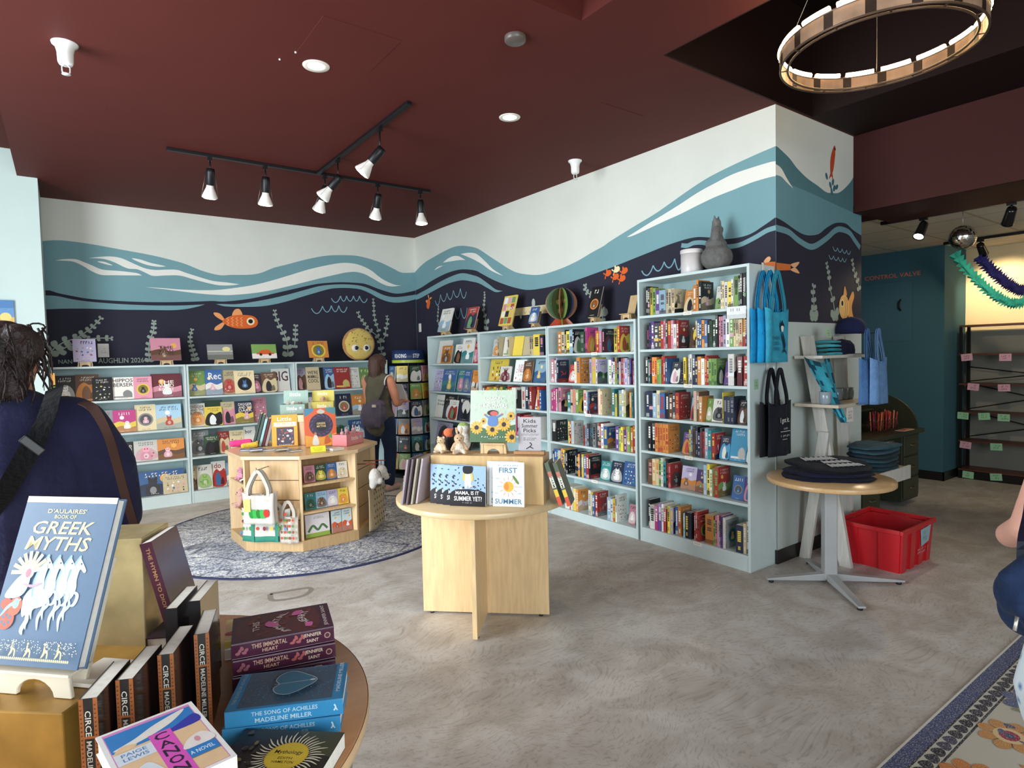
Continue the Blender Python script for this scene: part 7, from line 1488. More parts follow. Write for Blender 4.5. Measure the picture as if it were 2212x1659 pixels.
for i, (y, z, c) in enumerate(notes):
    b = MB('paper', 0xD9A8BC if c == 'p' else 0x9AD0A8); b.M = T(8.414,y,z) @ R(-PI/2) @ R(.05*((i*7)%5-2),'Y'); b.box(-.055,.055,-.002,0,-.04,.04); b.on((0,-.002,0),(1,0,0),(0,0,1)); letters(b,-.04,-.025,.04,.028,0x5A3A4A if c == 'p' else 0x3A6A4A,random.Random(i),2)
    row = ('second','second','third','third','fourth','fourth','fourth','fifth','fifth','lowest','lowest')[i]; col_ = (0,1,0,1,0,1,2,0,1,0,1)[i]
    tag(b.build('sticky_note'), '%s paper note, %s from left on the %s board of the black shelf' % ('pink' if c == 'p' else 'green', ORD[col_], row), 'note', group='paper notes on the black shelf')

# ================================================================== FOREGROUND TABLE
FZ = .76
t = thing('round_front_table', 'round wooden table of myth retellings in the lower left foreground', 'table', (-.03, 1.55, 0))
b = MB('woodtop', 0xC08A5E); b.lathe([(0,FZ-.03),(.605,FZ-.03),(.61,FZ-.026),(.61,FZ-.004),(.606,FZ),(0,FZ)], 96, cap=False); b.build('tabletop', t)
b = MB('woodtop', 0xDDB98C); b.lathe([(.6102,FZ-.028),(.6115,FZ-.026),(.6115,FZ-.004),(.6102,FZ-.002)], 96, cap=False); b.build('edge_band', t)
b = MB('stone', 0x9AA08E); b.lathe([(0,0),(.52,0),(.575,.66),(.575,FZ-.03),(0,FZ-.03)], 14, cap=False); b.smooth = False; b.build('drum_base', t)
# gold risers
MG = T(-.032, 1.365, FZ+.001) @ R(math.radians(-41.5))
t = thing('gold_riser_box', 'gold painted box holding the large Greek myths book', 'box', M=MG)
b = MB('gold', 0xB0853C); b.box(-.34,0,0,.26,0,.139); b.build('box_body', t, bevel=.003)
t = thing('gold_riser_box', 'taller pale gold box behind the large Greek myths book', 'box', M=T(.075,1.815,FZ+.001) @ R(math.radians(-30)))
b = MB('gold', 0xD2BE8A); b.box(-.13,.08,-.02,.13,0,.34); b.build('box_body', t, bevel=.003)
# the big book on its easel
ME = T(-.0685, 1.475, FZ+.1415) @ R(math.radians(-46.3))
t = thing('book_stand', 'large cream wooden stand under the Greek myths book', 'book stand', M=ME)
b = MB('paint', 0xE6DBC6); w, h_ = .165, .046; P = [(-w/2,0),(-w*.27,0)]+[(w*.25*math.cos(PI-PI*i/10), h_*.7*math.sin(PI*i/10)) for i in range(11)]+[(w*.27,0),(w/2,0),(w*.47,h_),(-w*.47,h_)]
b.M = R(PI/2,'X'); b.prism(P, .0, .008); b.build('front_foot', t, bevel=.002)
b = MB('paint', 0xE6DBC6); b.box(-.09,.09,-.02,.035,h_,h_+.006); b.build('ledge', t, bevel=.001)
b = MB('paint', 0xE6DBC6); b.M = T(0,.034,.006) @ R(-.36,'X'); b.box(-.06,.06,0.010,.018,.0,.24); b.build('back_rest', t, bevel=.001)
b = MB('paint', 0xEDE6DA); b.hexa([(.02,.03,0),(.10,.03,0),(.12,.13,0),(.02,.13,0),(.02,.03,.008),(.10,.03,.008),(.12,.13,.008),(.02,.13,.008)]); b.build('rear_foot', t, bevel=.001)
MBk = ME @ T(-.1075,-.018,.0625) @ R(math.radians(-21),'X')
t = thing('hardback_book', "large slate blue D'Aulaires' Book of Greek Myths on a cream stand", 'book', M=MBk)
bw, bh, bt = .215, .32, .024; BLU = 0x566F8C
b = MB('gloss', BLU); b.box(0,bw,0,.003,0,bh); b.box(0,bw,bt-.003,bt,0,bh); b.box(0,.003,.003,bt-.003,0,bh); b.build('cover', t)
b = MB('paper', 0xDDD8CF); b.box(.003,bw-.004,.0035,bt-.0035,.004,bh-.004); b.build('page_block', t)
b = MB('print', BLU); b.on((0,0,0), (1,0,0), (0,0,1))
GO = 0xEFDDA0; X = lambda v: v*bw; Y = lambda v: v*bh
b.rect(0,0,bw,bh,BLU); b.rect(0,Y(.962),bw,bh,0xF2EACB); letters(b,X(.03),Y(.972),X(.7),Y(.99),0xD9CFA0,random.Random(1))
b.text("D'AULAIRES'",X(.27),Y(.895),X(.7),Y(.922),GO); b.text('BOOK OF',X(.36),Y(.862),X(.6),Y(.885),GO)
b.text('GREEK',X(.14),Y(.765),X(.80),Y(.845),GO,.05); b.text('MYTHS',X(.12),Y(.665),X(.80),Y(.75),GO,.05)
def horse(x, s, k):
    c = 0xC9DCE2; o = 0x8FB4C6
    for cc, g in ((o, 1.06), (c, 1.0)):
        b.blob([(X(x+.0*s),Y(.40)),(X(x-.02),Y(.47)),(X(x+.0),Y(.545)),(X(x+.035),Y(.60)),(X(x+.06),Y(.625)),(X(x+.085),Y(.61)),(X(x+.14),Y(.565)),(X(x+.15),Y(.548)),(X(x+.13),Y(.54)),(X(x+.085),Y(.558)),(X(x+.075),Y(.50)),(X(x+.09),Y(.45)),(X(x+.075),Y(.40)),(X(x+.03),Y(.375))] if g == 1.0 else [(X(x-.015),Y(.39)),(X(x-.04),Y(.47)),(X(x-.015),Y(.56)),(X(x+.03),Y(.62)),(X(x+.055),Y(.642)),(X(x+.07),Y(.62)),(X(x+.05),Y(.5)),(X(x+.03),Y(.38))], cc)
    b.line([(X(x+.06),Y(.43)),(X(x+.12),Y(.41)),(X(x+.11),Y(.36)),(X(x+.07),Y(.345))], X(.035), c, taper=True); b.line([(X(x+.03),Y(.40)),(X(x+.06),Y(.35)),(X(x+.02),Y(.31)),(X(x+.04),Y(.26))], X(.032), 0xB9D0DA, taper=True)
    b.line([(X(x+.0),Y(.40)),(X(x+.02),Y(.33)),(X(x-.01),Y(.27)),(X(x+.01),Y(.2))], X(.034), c, taper=True); b.disc(X(x+.085),Y(.592),X(.008),X(.008),0x33414E)
for k, x in enumerate((.70,.60,.48)): horse(x, 1, k)
b.blob([(X(.30),Y(.27)),(X(.26),Y(.36)),(X(.31),Y(.43)),(X(.42),Y(.44)),(X(.50),Y(.42)),(X(.53),Y(.36)),(X(.46),Y(.33)),(X(.36),Y(.31))],0xD5E4E8); horse(.36,1,3); b.line([(X(.31),Y(.32)),(X(.36),Y(.26)),(X(.33),Y(.2)),(X(.35),Y(.17))],X(.045),0xD5E4E8,taper=True)
# chariot, rays and rider
b.disc(X(.14),Y(.25),X(.085),X(.085),0xD9552E,n=20); b.disc(X(.14),Y(.25),X(.055),X(.055),BLU,n=18)
for q in range(3): b.line([(X(.14)+X(.08)*math.cos(q*1.05),Y(.25)+X(.08)*math.sin(q*1.05)),(X(.14)-X(.08)*math.cos(q*1.05),Y(.25)-X(.08)*math.sin(q*1.05))],X(.016),0xD9552E,smooth=False)
b.disc(X(.2),Y(.33),X(.07),X(.085),0xD9603A); b.disc(X(.2),Y(.345),X(.035),X(.045),0x9CC4DC); b.disc(X(.10),Y(.34),X(.06),X(.05),0xC94F2E)
b.line([(X(.06),Y(.26)),(X(.14),Y(.33)),(X(.25),Y(.37))],X(.03),0x9CC4DC,taper=True)
for q in range(9): a = .3+q*.36; b.line([(X(.25)+X(.05)*math.cos(a),Y(.53)+X(.05)*math.sin(a)),(X(.25)+X(.19)*math.cos(a),Y(.53)+X(.19)*math.sin(a))],X(.035),GO if q%2 else 0xE8ECE0,smooth=False)
b.blob([(X(.06),Y(.38)),(X(.12),Y(.47)),(X(.2),Y(.52)),(X(.28),Y(.5)),(X(.27),Y(.42)),(X(.2),Y(.38))],0xB9D6E8); b.disc(X(.25),Y(.53),X(.06),X(.065),0xD9E4EA); b.disc(X(.25),Y(.525),X(.03),X(.04),0xB97A8A); b.line([(X(.22),Y(.46)),(X(.32),Y(.45)),(X(.42),Y(.47))],X(.025),0xC99AA8,taper=True)
r2 = random.Random(4)
for k in range(230): b.disc(X(r2.uniform(.02,.97)),Y(r2.uniform(.075,.145)),X(.0055),X(.0045),0xE9E6D0,rot=r2.uniform(0,3),n=5)
for x in (.12,.32,.48,.66,.8): 
    b.line([(X(x),Y(.055)),(X(x+.02),Y(.085)),(X(x+.01),Y(.12))],X(.022),GO,taper=True); b.disc(X(x+.015),Y(.128),X(.011),X(.011),GO,n=8); b.line([(X(x+.01),Y(.1)),(X(x+.05),Y(.09)),(X(x+.06),Y(.055))],X(.014),GO)
for k in range(46): b.disc(X(.03+.94*k/46),Y(.045),X(.009),Y(.009),GO,n=6)
b.build('cover_art', t)
# upright novels with their spines forward
def upright(M, w, h, tt, c, label, group, artf, name='novel', paper=0xEDE8DC):
    t = thing(name, label, 'book', M=M, group=group)
    b = MB('gloss', c); k = .0012; b.box(0,k,0,w,0,h); b.box(tt-k,tt,0,w,0,h); b.box(k,tt-k,0,k,0,h); b.build('cover', t)
    b = MB('paper', paper); b.box(k,tt-k,k,w-.001,.001,h-.001); b.build('page_block', t)
    b = MB('print', c); b.on((0,-.0002,0),(1,0,0),(0,0,1)); artf(b, tt, h); b.build('spine_print', t)
    return t
def vtext(b, s, x0, x1, z1, z0, col):
    V, Fc = text_geo(s); b._put([(x0+(x1-x0)*v, z1-(z1-z0)*u) for u, v in V], Fc, col)
def circe(b, w, h):
    b.rect(0,0,w,h,0x9C5A2E); b.rect(w*.24,0,w*.76,h,0x24201F); b.rect(w*.0,h*.655,w,h*.675,0x9C5A2E); b.rect(w*.24,h*.655,w*.76,h*.675,0x9C5A2E)
    for k in range(26):
        for x in (.12,.88): b.disc(w*x,h*(.02+.037*k),w*.05,w*.04,0x5A2E1E,n=6)
    vtext(b,'CIRCE',w*.36,w*.66,h*.93,h*.70,0xD9D2C4) if False else None
    V, Fc = text_geo('CIRCE'); b._put([(w*.34+w*.32*(v), h*.90-h*.22*u) for u, v in V], Fc, 0xD6D0C4)
    V, Fc = text_geo('MADELINE MILLER'); b._put([(w*.36+w*.28*(v), h*.64-h*.52*u) for u, v in V], Fc, 0xC9C2B6)
G = 'Circe novels standing in a row on the front table'
for k, (x, y, a) in enumerate(((-.007,1.258,-25),(.048,1.293,-26),(.12,1.353,-24),(.192,1.407,-17))):
    upright(T(x, y, FZ+.001) @ R(math.radians(a)), .135, .204, .029, 0x1D1414, 'black and copper Circe novel, %s from left on the front table' % ORD[k], G, circe)
for k, (x, y) in enumerate(((.135,1.512),(.172,1.53))):
    upright(T(x+.02+.012*k, y+.03-.004*k, FZ+.001) @ R(-.45), .14, .225, .026, 0x17151A, 'plain black book behind the Circe novels, %s one' % ('left','right')[k], 'plain black books', lambda b,w,h: b.rect(0,0,w,h,0x17151A))
for k in range(3): flat_book(T(.13,1.72,FZ+.001+.034*k) @ R(-.5), .11, .13, .032, (0x2A1E24,0x1E1A22,0x30202A)[k], 'dark book, %s under the leaning plum book on the front table' % ('bottom','middle','top')[k], 'dark flat books')
def dion(b, w, h): b.rect(0,0,w,h,0x4E2436); V, Fc = text_geo('THE HYMN TO DIONYSUS'); b._put([(w*.36+w*.32*v, h*.94-h*.85*u) for u, v in V], Fc, 0xB98A5A)
upright(T(.175,1.70,FZ+.105) @ R(-.5) @ R(-.235,'Y'), .15, .235, .028, 0x4E2436, 'plum book with gold spine lettering leaning on the pale gold box', None, dion)
# stacks of lying books: local x along the spine, y towards the fore edge
def lying(M, L, w, tt, c, label, group, topart=None, spineart=None, name='novel', paper=0xEDE8DC, mat='gloss', hard=True):
    t = thing(name, label, 'book', M=M, group=group); k = .002 if hard else .0008
    b = MB(mat, c); b.box(0,L,0,w,0,k); b.box(0,L,0,w,tt-k,tt); b.box(0,L,0,k,k,tt-k); b.build('cover', t, bevel=.0008)
    b = MB('paper', paper); e = .003 if hard else .0006; b.box(e,L-e,k,w-e,k,tt-k); b.build('page_block', t)
    b = MB('print', c); b.on((0,0,tt+.0001),(1,0,0),(0,1,0))
    if topart: topart(b, L, w)
    b.on((0,-.0001,0),(1,0,0),(0,0,1))
    if spineart: spineart(b, L, tt)
    if topart or spineart: b.build('cover_print', t)
    else: bpy.data.meshes  # nothing printed on this copy
    return t
def jen_s(b, L, h):
    b.text('THIS IMMORTAL',L*.19,h*.5,L*.53,h*.8,0xC9A48A); b.text('HEART',L*.29,h*.2,L*.44,h*.42,0xC9A48A); b.text('JENNIFER',L*.69,h*.52,L*.87,h*.82,0xD9C8B0); b.text('SAINT',L*.72,h*.22,L*.84,h*.44,0xD9C8B0)
    for k in range(6): b.disc(L*(.58+.02*k),h*(.4+.15*(k%3)),h*.16,h*.09,0xA85A5A,rot=k)
    for k in range(5): b.disc(L*(.06+.02*k),h*(.35+.15*(k%3)),h*.15,h*.1,0x9A5A66,rot=k)
    b.disc(L*.93,h*.5,h*.2,h*.2,0xB98A7A); b.disc(L*.93,h*.5,h*.14,h*.14,0x4A2234)
def jen_t(b, L, w):
    b.rect(0,0,L,w,0x4A2238); b.blob([(L*.08,w*.15),(L*.08,w*.85),(L*.5,w*.93),(L*.84,w*.9),(L*.84,w*.1),(L*.5,w*.06)],0x5E2A30)
    for k in range(20): r3_ = random.Random(k); b.disc(L*r3_.uniform(.1,.82),w*r3_.uniform(.12,.88),w*.06,w*.03,0x7A3A2E,rot=k,n=8)
    def rt(s, x0, x1, y0, y1, c): V, Fc = text_geo(s); b._put([(x0+(x1-x0)*v, y1-(y1-y0)*u) for u, v in V], Fc, c)
    rt('THIS',L*.2,L*.27,w*.75,w*.3,0xEBD9D9) if False else None
    V, Fc = text_geo('THIS'); b._put([(L*.27-L*.07*v, w*.32+w*.36*u) for u, v in V], Fc, 0xEBD9D9)
    V, Fc = text_geo('IMMORTAL'); b._put([(L*.58-L*.08*v-L*.12*math.sin(PI*u), w*.12+w*.74*u) for u, v in V], Fc, 0xEBD9D9)
    V, Fc = text_geo('HEART'); b._put([(L*.80-L*.08*v-L*.07*math.sin(PI*u), w*.3+w*.5*u) for u, v in V], Fc, 0xEBD9D9)
    V, Fc = text_geo('JENNIFER SAINT'); b._put([(L*.96-L*.05*v, w*.08+w*.84*u) for u, v in V], Fc, 0xE3D0D0)
    b.blob([(L*.32,w*.5),(L*.36,w*.62),(L*.42,w*.52),(L*.46,w*.42),(L*.38,w*.38)],0xD96AA8); b.blob([(L*.6,w*.72),(L*.64,w*.86),(L*.72,w*.85),(L*.68,w*.7)],0xD96AA8); b.blob([(L*.72,w*.2),(L*.74,w*.32),(L*.8,w*.3),(L*.78,w*.16)],0xD96AA8)
MJ = T(.281,1.509,FZ+.001) @ R(math.radians(-14.7))
for k in range(3): lying(MJ @ T(.002*(k%2),.003*k,.0385*k) @ R(.02*(k-1)), .232, .158, .0375, 0x4A2238, 'plum This Immortal Heart hardback, %s of its stack' % ('bottom','middle','topmost')[k], 'stack of plum hardbacks on the front table', jen_t if k == 2 else None, jen_s)
def ach_s(b, L, h):
    b.text('THE SONG OF ACHILLES',L*.22,h*.56,L*.78,h*.82,0xBCD4E0); b.text('MADELINE MILLER',L*.25,h*.14,L*.73,h*.42,0xBCD4E0); b.line([(L*.92,h*.3),(L*.935,h*.5),(L*.925,h*.7)],h*.09,0xCFE0E8); b.line([(L*.935,h*.5),(L*.95,h*.3)],h*.07,0xCFE0E8)
def ach_t(b, L, w):
    b.rect(0,0,L,w,0x3A8DBE); b.rect(L*.09,w*.06,L*.9,w*.985,0x4A6276); r2 = random.Random(3)
    for k in range(170): b.disc(L*r2.uniform(.1,.89),w*r2.uniform(.08,.96),w*.016,w*.008,0x3F88B4,rot=r2.uniform(0,3),n=5)
    H = [(L*.40,w*.50),(L*.36,w*.62),(L*.40,w*.78),(L*.50,w*.84),(L*.62,w*.72),(L*.74,w*.52),(L*.62,w*.3),(L*.5,w*.2),(L*.40,w*.26),(L*.36,w*.4)]
    b.blob(H,0x3A7896); P = [tuple(p)[:2] for p in cr([(p[0],p[1],0) for p in H],4,True)]; b.line(P+[P[0]],w*.014,0xA9BCC0,smooth=False); b.line([(L*.36,w*.5),(L*.72,w*.53)],w*.012,0xA9BCC0,smooth=False); b.disc(L*.7,w*.53,w*.04,w*.02,0xE3E6E6)
    V, Fc = text_geo('MADELINE MILLER'); b._put([(L*.965-L*.035*v, w*.12+w*.82*u) for u, v in V], Fc, 0xD6E6EE)
    V, Fc = text_geo('THE SONG OF ACHILLES'); b._put([(L*.075-L*.03*v, w*.08+w*.82*u) for u, v in V], Fc, 0x9CB4C0)
MA = T(.227,1.313,FZ+.001) @ R(math.radians(-26.5))
for k in range(2): lying(MA @ T(-.006*(1-k),.0,.0345*k) @ R(.02*k), .231, .151, .0335, 0x3A8DBE, 'sky blue Song of Achilles hardback, %s of two stacked' % ('lower','upper')[k], 'sky blue hardbacks on the front table', ach_t if k else None, ach_s)
def myth(b, L, w):
    b.rect(0,0,L,w,0x2E2A22); b.poly([(L,w*.45),(L,w),(L*.55,w),(L*.75,w*.6)],0x4A4A30)
    cx, cy = L*.6, w*.42
    for k in range(44):
        a = 2*PI*k/44; r0, r1 = w*.26, w*(.50+.05*math.sin(k*2.7)); b.line([(cx+r0*math.cos(a),cy+r0*math.sin(a)),(cx+(r0+r1)/2*math.cos(a+.06),cy+(r0+r1)/2*math.sin(a+.06)),(cx+r1*math.cos(a),cy+r1*math.sin(a))],w*.022,0xE9E3C4,taper=True)
    b.disc(cx,cy,w*.29,w*.29,0xD9B82A,n=28); b.disc(cx,cy,w*.27,w*.27,0xE0C23A,n=28)
    b.text('Mythology',cx-w*.2,cy+w*.02,cx+w*.2,cy+w*.12,0x4A4420); b.text('EDITH',cx-w*.1,cy-w*.07,cx+w*.1,cy-w*.02,0x4A4420); b.text('HAMILTON',cx-w*.15,cy-w*.15,cx+w*.15,cy-w*.1,0x4A4420)
    r2 = random.Random(8)
    for k in range(14): b.disc(L*r2.uniform(.03,.3),w*r2.uniform(.2,.9),w*.05,w*.03,r2.choice((0x8A7A4E,0x5E5436,0xA9986A,0x3A3628)),rot=k,n=8)
for k in range(1): lying(T(.172,1.19,FZ+.001) @ R(math.radians(-52+10)), .205, .137, .032, 0x2E2A22, 'dark Mythology paperback with a yellow sun disc on the front table', None, myth, None, hard=False)
def canon(b, L, w):
    # L is the cover height, w its width; the top of the cover lies at x = L
    q = lambda u, v: (L*v, w*(1-u))
    def rc(u0, v0, u1, v1, c): b.poly([q(u0,v0),q(u0,v1),q(u1,v1),q(u1,v0)] if False else [q(u1,v0),q(u1,v1),q(u0,v1),q(u0,v0)], c)
    def tx(s, u0, v0, u1, v1, c): V, Fc = text_geo(s); b._put([q(u0+(u1-u0)*u, v0+(v1-v0)*v) for u, v in V], Fc, c)
    rc(0,0,1,1,0xF0ECE8); rc(.05,.03,.95,.97,0xD98AC0); rc(.06,.035,.94,.935,0xE8C49A); rc(.06,.66,.94,.935,0x2F7FC4)
    b.blob([q(*p) for p in ((.08,.70),(.3,.76),(.55,.86),(.88,.93),(.7,.80),(.45,.72),(.2,.68))],0xEAE3DA); b.blob([q(*p) for p in ((.5,.66),(.7,.72),(.93,.80),(.93,.66))],0x3A3CA8); b.blob([q(*p) for p in ((.08,.66),(.18,.72),(.3,.68),(.2,.64))],0xE8C49A)
    rc(.06,.47,.42,.63,0xDCE2EA); tx('PAIGE',.12,.565,.36,.61,0x4F86B8); tx('LEWIS',.12,.50,.36,.545,0x4F86B8)
    rc(.42,.03,.645,.72,0xDE5ABC)
    for k, ch in enumerate('CANON'): tx(ch, .46, .60-.125*k, .60, .60-.125*k+.10, 0x2A2038)
    b.blob([q(*p) for p in ((.64,.34),(.72,.46),(.86,.5),(.94,.44),(.94,.34))],0xEDE3DE); b.disc(*q(.8,.42),w*.06,w*.03,0xD99AA0); rc(.645,.2,.94,.33,0x2F7FC4); tx('A NOVEL',.66,.24,.9,.29,0xE3ECF4)
    b.blob([q(*p) for p in ((.1,.1),(.15,.3),(.3,.38),(.4,.2),(.38,.06))],0xDCE2E8)
for k in range(6):
    z = FZ+.001+.0295*k
    # spine on the left, top of the cover away from the camera
    M = T(.042+.002*(k%2), .955, z) @ R(math.radians(6.4+ (2 if k%2 else 0))) 
    lying(M @ R(PI/2) @ T(0,-.142,0), .213, .142, .0285, 0xEDE9E4, 'white edged novel with pink title, %s of its front stack' % ('lowest','second','third','fourth','fifth','topmost')[k], 'stack of white novels at the front edge', canon if k == 5 else None, None, mat='gloss')
def yb(b, L, w):
    for k in range(9): b.disc(L*(.1+.1*k),w*(.3+.4*(k%2)),w*.14,w*.1,(0xC9383A,0xE8D27A,0x8FA84A,0x3A2A2A)[k%4],rot=k)
lying(T(.30,1.695,FZ+.001) @ R(math.radians(-12)), .19, .13, .03, 0xE3D6C4, 'thick cream book under the yellow book on the front table', None, None, None)
lying(T(.30,1.695,FZ+.0325) @ R(math.radians(-14)), .19, .14, .02, 0xE3C65A, 'yellow book with red pattern behind the plum hardbacks', None, yb, None)

# round stool behind
t = thing('round_stool', 'small pale round wooden stool behind the front table', 'stool', (.15,2.76,0))
b = MB('woodtop', 0xDDBF94); b.lathe([(0,.69),(.198,.69),(.2,.694),(.2,.716),(.197,.72),(0,.72)], 48, cap=False); b.build('seat', t)
for k in range(3):
    a = 2*PI*k/3-.3; b = MB('wood', 0xD6B78C); b.tube([(.15*math.cos(a),.15*math.sin(a),.69),(.19*math.cos(a),.19*math.sin(a),0)], .018, n=10); b.build('leg', t)

# ================================================================== PEOPLE
SK, SK2 = 0xC58A6E, 0xD9A08C
def gingham():
    m = bpy.data.materials.new('gingham_cloth'); m.use_nodes = True; nt = m.node_tree; N = nt.nodes; L = nt.links; b = N['Principled BSDF']; b.inputs['Roughness'].default_value = .9
    tc = N.new('ShaderNodeTexCoord'); c = N.new('ShaderNodeTexChecker'); c.inputs['Scale'].default_value = 130; c.inputs['Color1'].default_value = lin(0x2E2E34); c.inputs['Color2'].default_value = lin(0xC4C4C4); L.new(tc.outputs['Object'], c.inputs['Vector']); L.new(c.outputs['Color'], b.inputs['Base Color']); MATS['gingham'] = m
gingham()
def floral():
    m = bpy.data.materials.new('floral_cloth'); m.use_nodes = True; nt = m.node_tree; N = nt.nodes; L = nt.links; b = N['Principled BSDF']; b.inputs['Roughness'].default_value = .85
    tc = N.new('ShaderNodeTexCoord'); v = N.new('ShaderNodeTexVoronoi'); v.inputs['Scale'].default_value = 22; L.new(tc.outputs['Object'], v.inputs['Vector'])
    r = N.new('ShaderNodeValToRGB'); e = r.color_ramp.elements; e[0].position = .0; e[0].color = lin(0x5A5A9A); e[1].position = .3; e[1].color = lin(0xE3EEF4); x = e.new(.18); x.color = lin(0xA9C9E0); L.new(v.outputs['Distance'], r.inputs[0]); L.new(r.outputs[0], b.inputs['Base Color']); MATS['floral'] = m
floral()
def hand(parts, wr, d, s=1.0, up=Vector((0,0,1)), curl=.4):
    """palm plus five fingers from the wrist along d"""
    d = Vector(d).normalized(); sd = d.cross(up).normalized(); n = sd.cross(d); wr = Vector(wr)
    parts.append(('c',[wr, wr+d*.045*s, wr+d*.085*s],[.026*s,.034*s,.034*s],.55))
    for k, L in enumerate((.062,.072,.068,.052)):
        p = wr+d*.085*s+sd*(.030-.020*k)*s; q = p+d*L*.5*s-n*L*.2*curl*s; r = q+d*L*.4*s-n*L*.6*curl*s
        parts.append(('c',[p,q,r],[.0095*s,.009*s,.0075*s]))
    p = wr+d*.03*s+sd*.03*s; parts.append(('c',[p,p+sd*.03*s+d*.03*s-n*.01*s,p+sd*.035*s+d*.06*s-n*.02*s],[.012*s,.011*s,.008*s]))
def head(parts, c, s=1.0, yaw=0.0):
    Q = R(yaw); f = lambda x, y, z: tuple(Vector(c)+(Q @ Vector((x*s,y*s,z*s))))
    parts += [('e',f(0,-.005,.02),(.074*s,.092*s,.09*s)), ('c',[f(0,.015,-.03),f(0,.045,-.075)],[.062*s,.038*s]), ('e',f(0,.1,-.01),(.012*s,.02*s,.022*s)), ('e',f(0,.088,-.052),(.026*s,.012*s,.009*s)),
              ('e',f(.076,-.0,-.005),(.012*s,.022*s,.032*s)), ('e',f(-.076,-.0,-.005),(.012*s,.022*s,.032*s)), ('c',[f(0,-.02,-.04),f(0,-.03,-.16)],[.052*s,.058*s])]
    return f
def eyes(f, par, s=1.0):
    for k in (-1,1):
        b = MB('gloss', 0xEDE8E2); b.ell(f(k*.031,.078,.012), .0125*s, nu=10, nv=7); e = b.build('eye', par)
        b = MB('gloss', 0x3A261C); b.ell(f(k*.031,.0875,.012), .006*s, nu=8, nv=6); b.build('iris', e)
        b = MB('hair', 0x3A261C); b.tube([f(k*.018,.089,.034),f(k*.031,.09,.04),f(k*.048,.082,.034)], .003, n=5); b.build('eyebrow', par)
# --- dark haired person, foreground left, seen from behind
P1 = thing('person', 'person with dark hair and navy top seen from behind at the left', 'person', (-0.1392, 2.417, 0), rotz=-.12)
pr = []; f = head(pr, (0,.0,1.545), 1.0, -.35)
pr += [('c',[(0,0,1.34),(0,0,.95)],[.12,.13]), ('c',[(-.15,0,1.33),(.15,0,1.33)],[.07,.07])]
for s in (-1,1):
    pr += [('c',[(s*.18,0,1.33),(s*.23,.03,1.07)],[.05,.042]), ('c',[(s*.23,.03,1.07),(s*.13,.25,1.12)],[.042,.028]), ('c',[(s*.09,0,.92),(s*.1,.02,.5),(s*.1,-.01,.09)],[.09,.06,.042]), ('c',[(s*.1,-.02,.045),(s*.11,.14,.03)],[.038,.032])]
    hand(pr, (s*.13,.25,1.12), (-s*.35,.9,.05))
body('body', pr, .011, 'skin', 0xB98068, P1, 3); eyes(f, P1)
body('top', [('c',[(0,.0,1.31),(0,.0,1.15),(0,.0,.98),(0,0,.88)],[.165,.168,.17,.185]), ('e',(0,0,1.2),(.205,.135,.2)), ('c',[(-.15,0,1.355),(.15,0,1.355)],[.085,.085]), ('e',(0,0,.95),(.225,.16,.16)), ('c',[(0,-.01,1.36),(0,-.01,1.41)],[.085,.072]),
   ('c',[(.17,0,1.345),(.235,.02,1.2),(.255,.04,1.03)],[.082,.088,.078]), ('c',[(-.17,0,1.345),(-.235,.02,1.2),(-.255,.04,1.03)],[.082,.088,.078])], .012, 'cloth', 0x2A2B48, P1, 4)
body('trousers', [('c',[(0,0,.93),(0,0,.82)],[.17,.17]), ('c',[(.1,0,.82),(.115,0,.12)],[.12,.12]), ('c',[(-.1,0,.82),(-.115,0,.12)],[.12,.12])], .014, 'gingham', 0x888888, P1, 3)
for s in (-1,1):
    body('shoe', [('c',[(s*.1,-.04,.045),(s*.11,.16,.035)],[.045,.038])], .01, 'cloth', 0x2A2A2E, P1, 2)
r2 = random.Random(6); hp = [('e',f(0,-.018,.035),(.088,.105,.098)), ('e',f(0,-.075,.0),(.08,.06,.1)), ('c',[f(-.05,-.06,.0),f(-.05,-.07,-.08),f(-.045,-.07,-.14)],[.045,.032,.01]), ('c',[f(.05,-.06,.0),f(.05,-.06,-.08),f(.05,-.06,-.15)],[.04,.03,.008]), ('c',[f(0,-.08,.0),f(0,-.085,-.09),f(.0,-.08,-.16)],[.06,.045,.012]), ('e',f(.06,-.05,.085),(.04,.05,.035)), ('e',f(.085,-.03,.05),(.03,.04,.05))]
hr = body('hair', hp, .008, 'hair', 0x2A1A18, P1, 2)
b = MB('hair', 0x2A1A18)
for k in range(70):
    a = r2.uniform(-2.9,.2) if k < 50 else r2.uniform(-.4,.6); z0 = r2.uniform(-.04,.12); p = Vector(f(.09*math.cos(a),-.02+.11*math.sin(a),z0)); d = Vector((r2.uniform(-.02,.025)+.01*math.cos(a),r2.uniform(-.02,.01),-r2.uniform(.05,.12)))
    b.tube([p, p+d*.5+Vector((.012*math.cos(a),.012*math.sin(a),.0)), p+d], [.0035,.003,.0008], n=5)
for k in range(60):
    a = r2.uniform(-2.9,-.2); p = Vector(f(.062*math.cos(a),-.045+.055*math.sin(a),r2.uniform(-.09,-.02))); d = Vector((r2.uniform(-.02,.02),r2.uniform(-.01,.01),-r2.uniform(.05,.1))); b.tube([p,p+d*.5+Vector((.008*math.cos(a),.008*math.sin(a),0)),p+d],[.005,.004,.0008],n=5)
b.build('loose_strands', hr)
b = MB('gloss', 0x1A1418)
for k in (-1,1): b.tube([f(k*.045+.028*math.cos(q*PI/5), .062+.004*math.sin(q*PI/5), .112+.016*math.sin(q*PI/5)) for q in range(10)], .003, n=6, closed=True); b.tube([f(k*.076,.06,.115),f(k*.09,-.03,.075)], .003, n=6)
b.tube([f(-.018,.062,.118),f(.018,.062,.118)], .0035, n=6); b.build('glasses', P1)
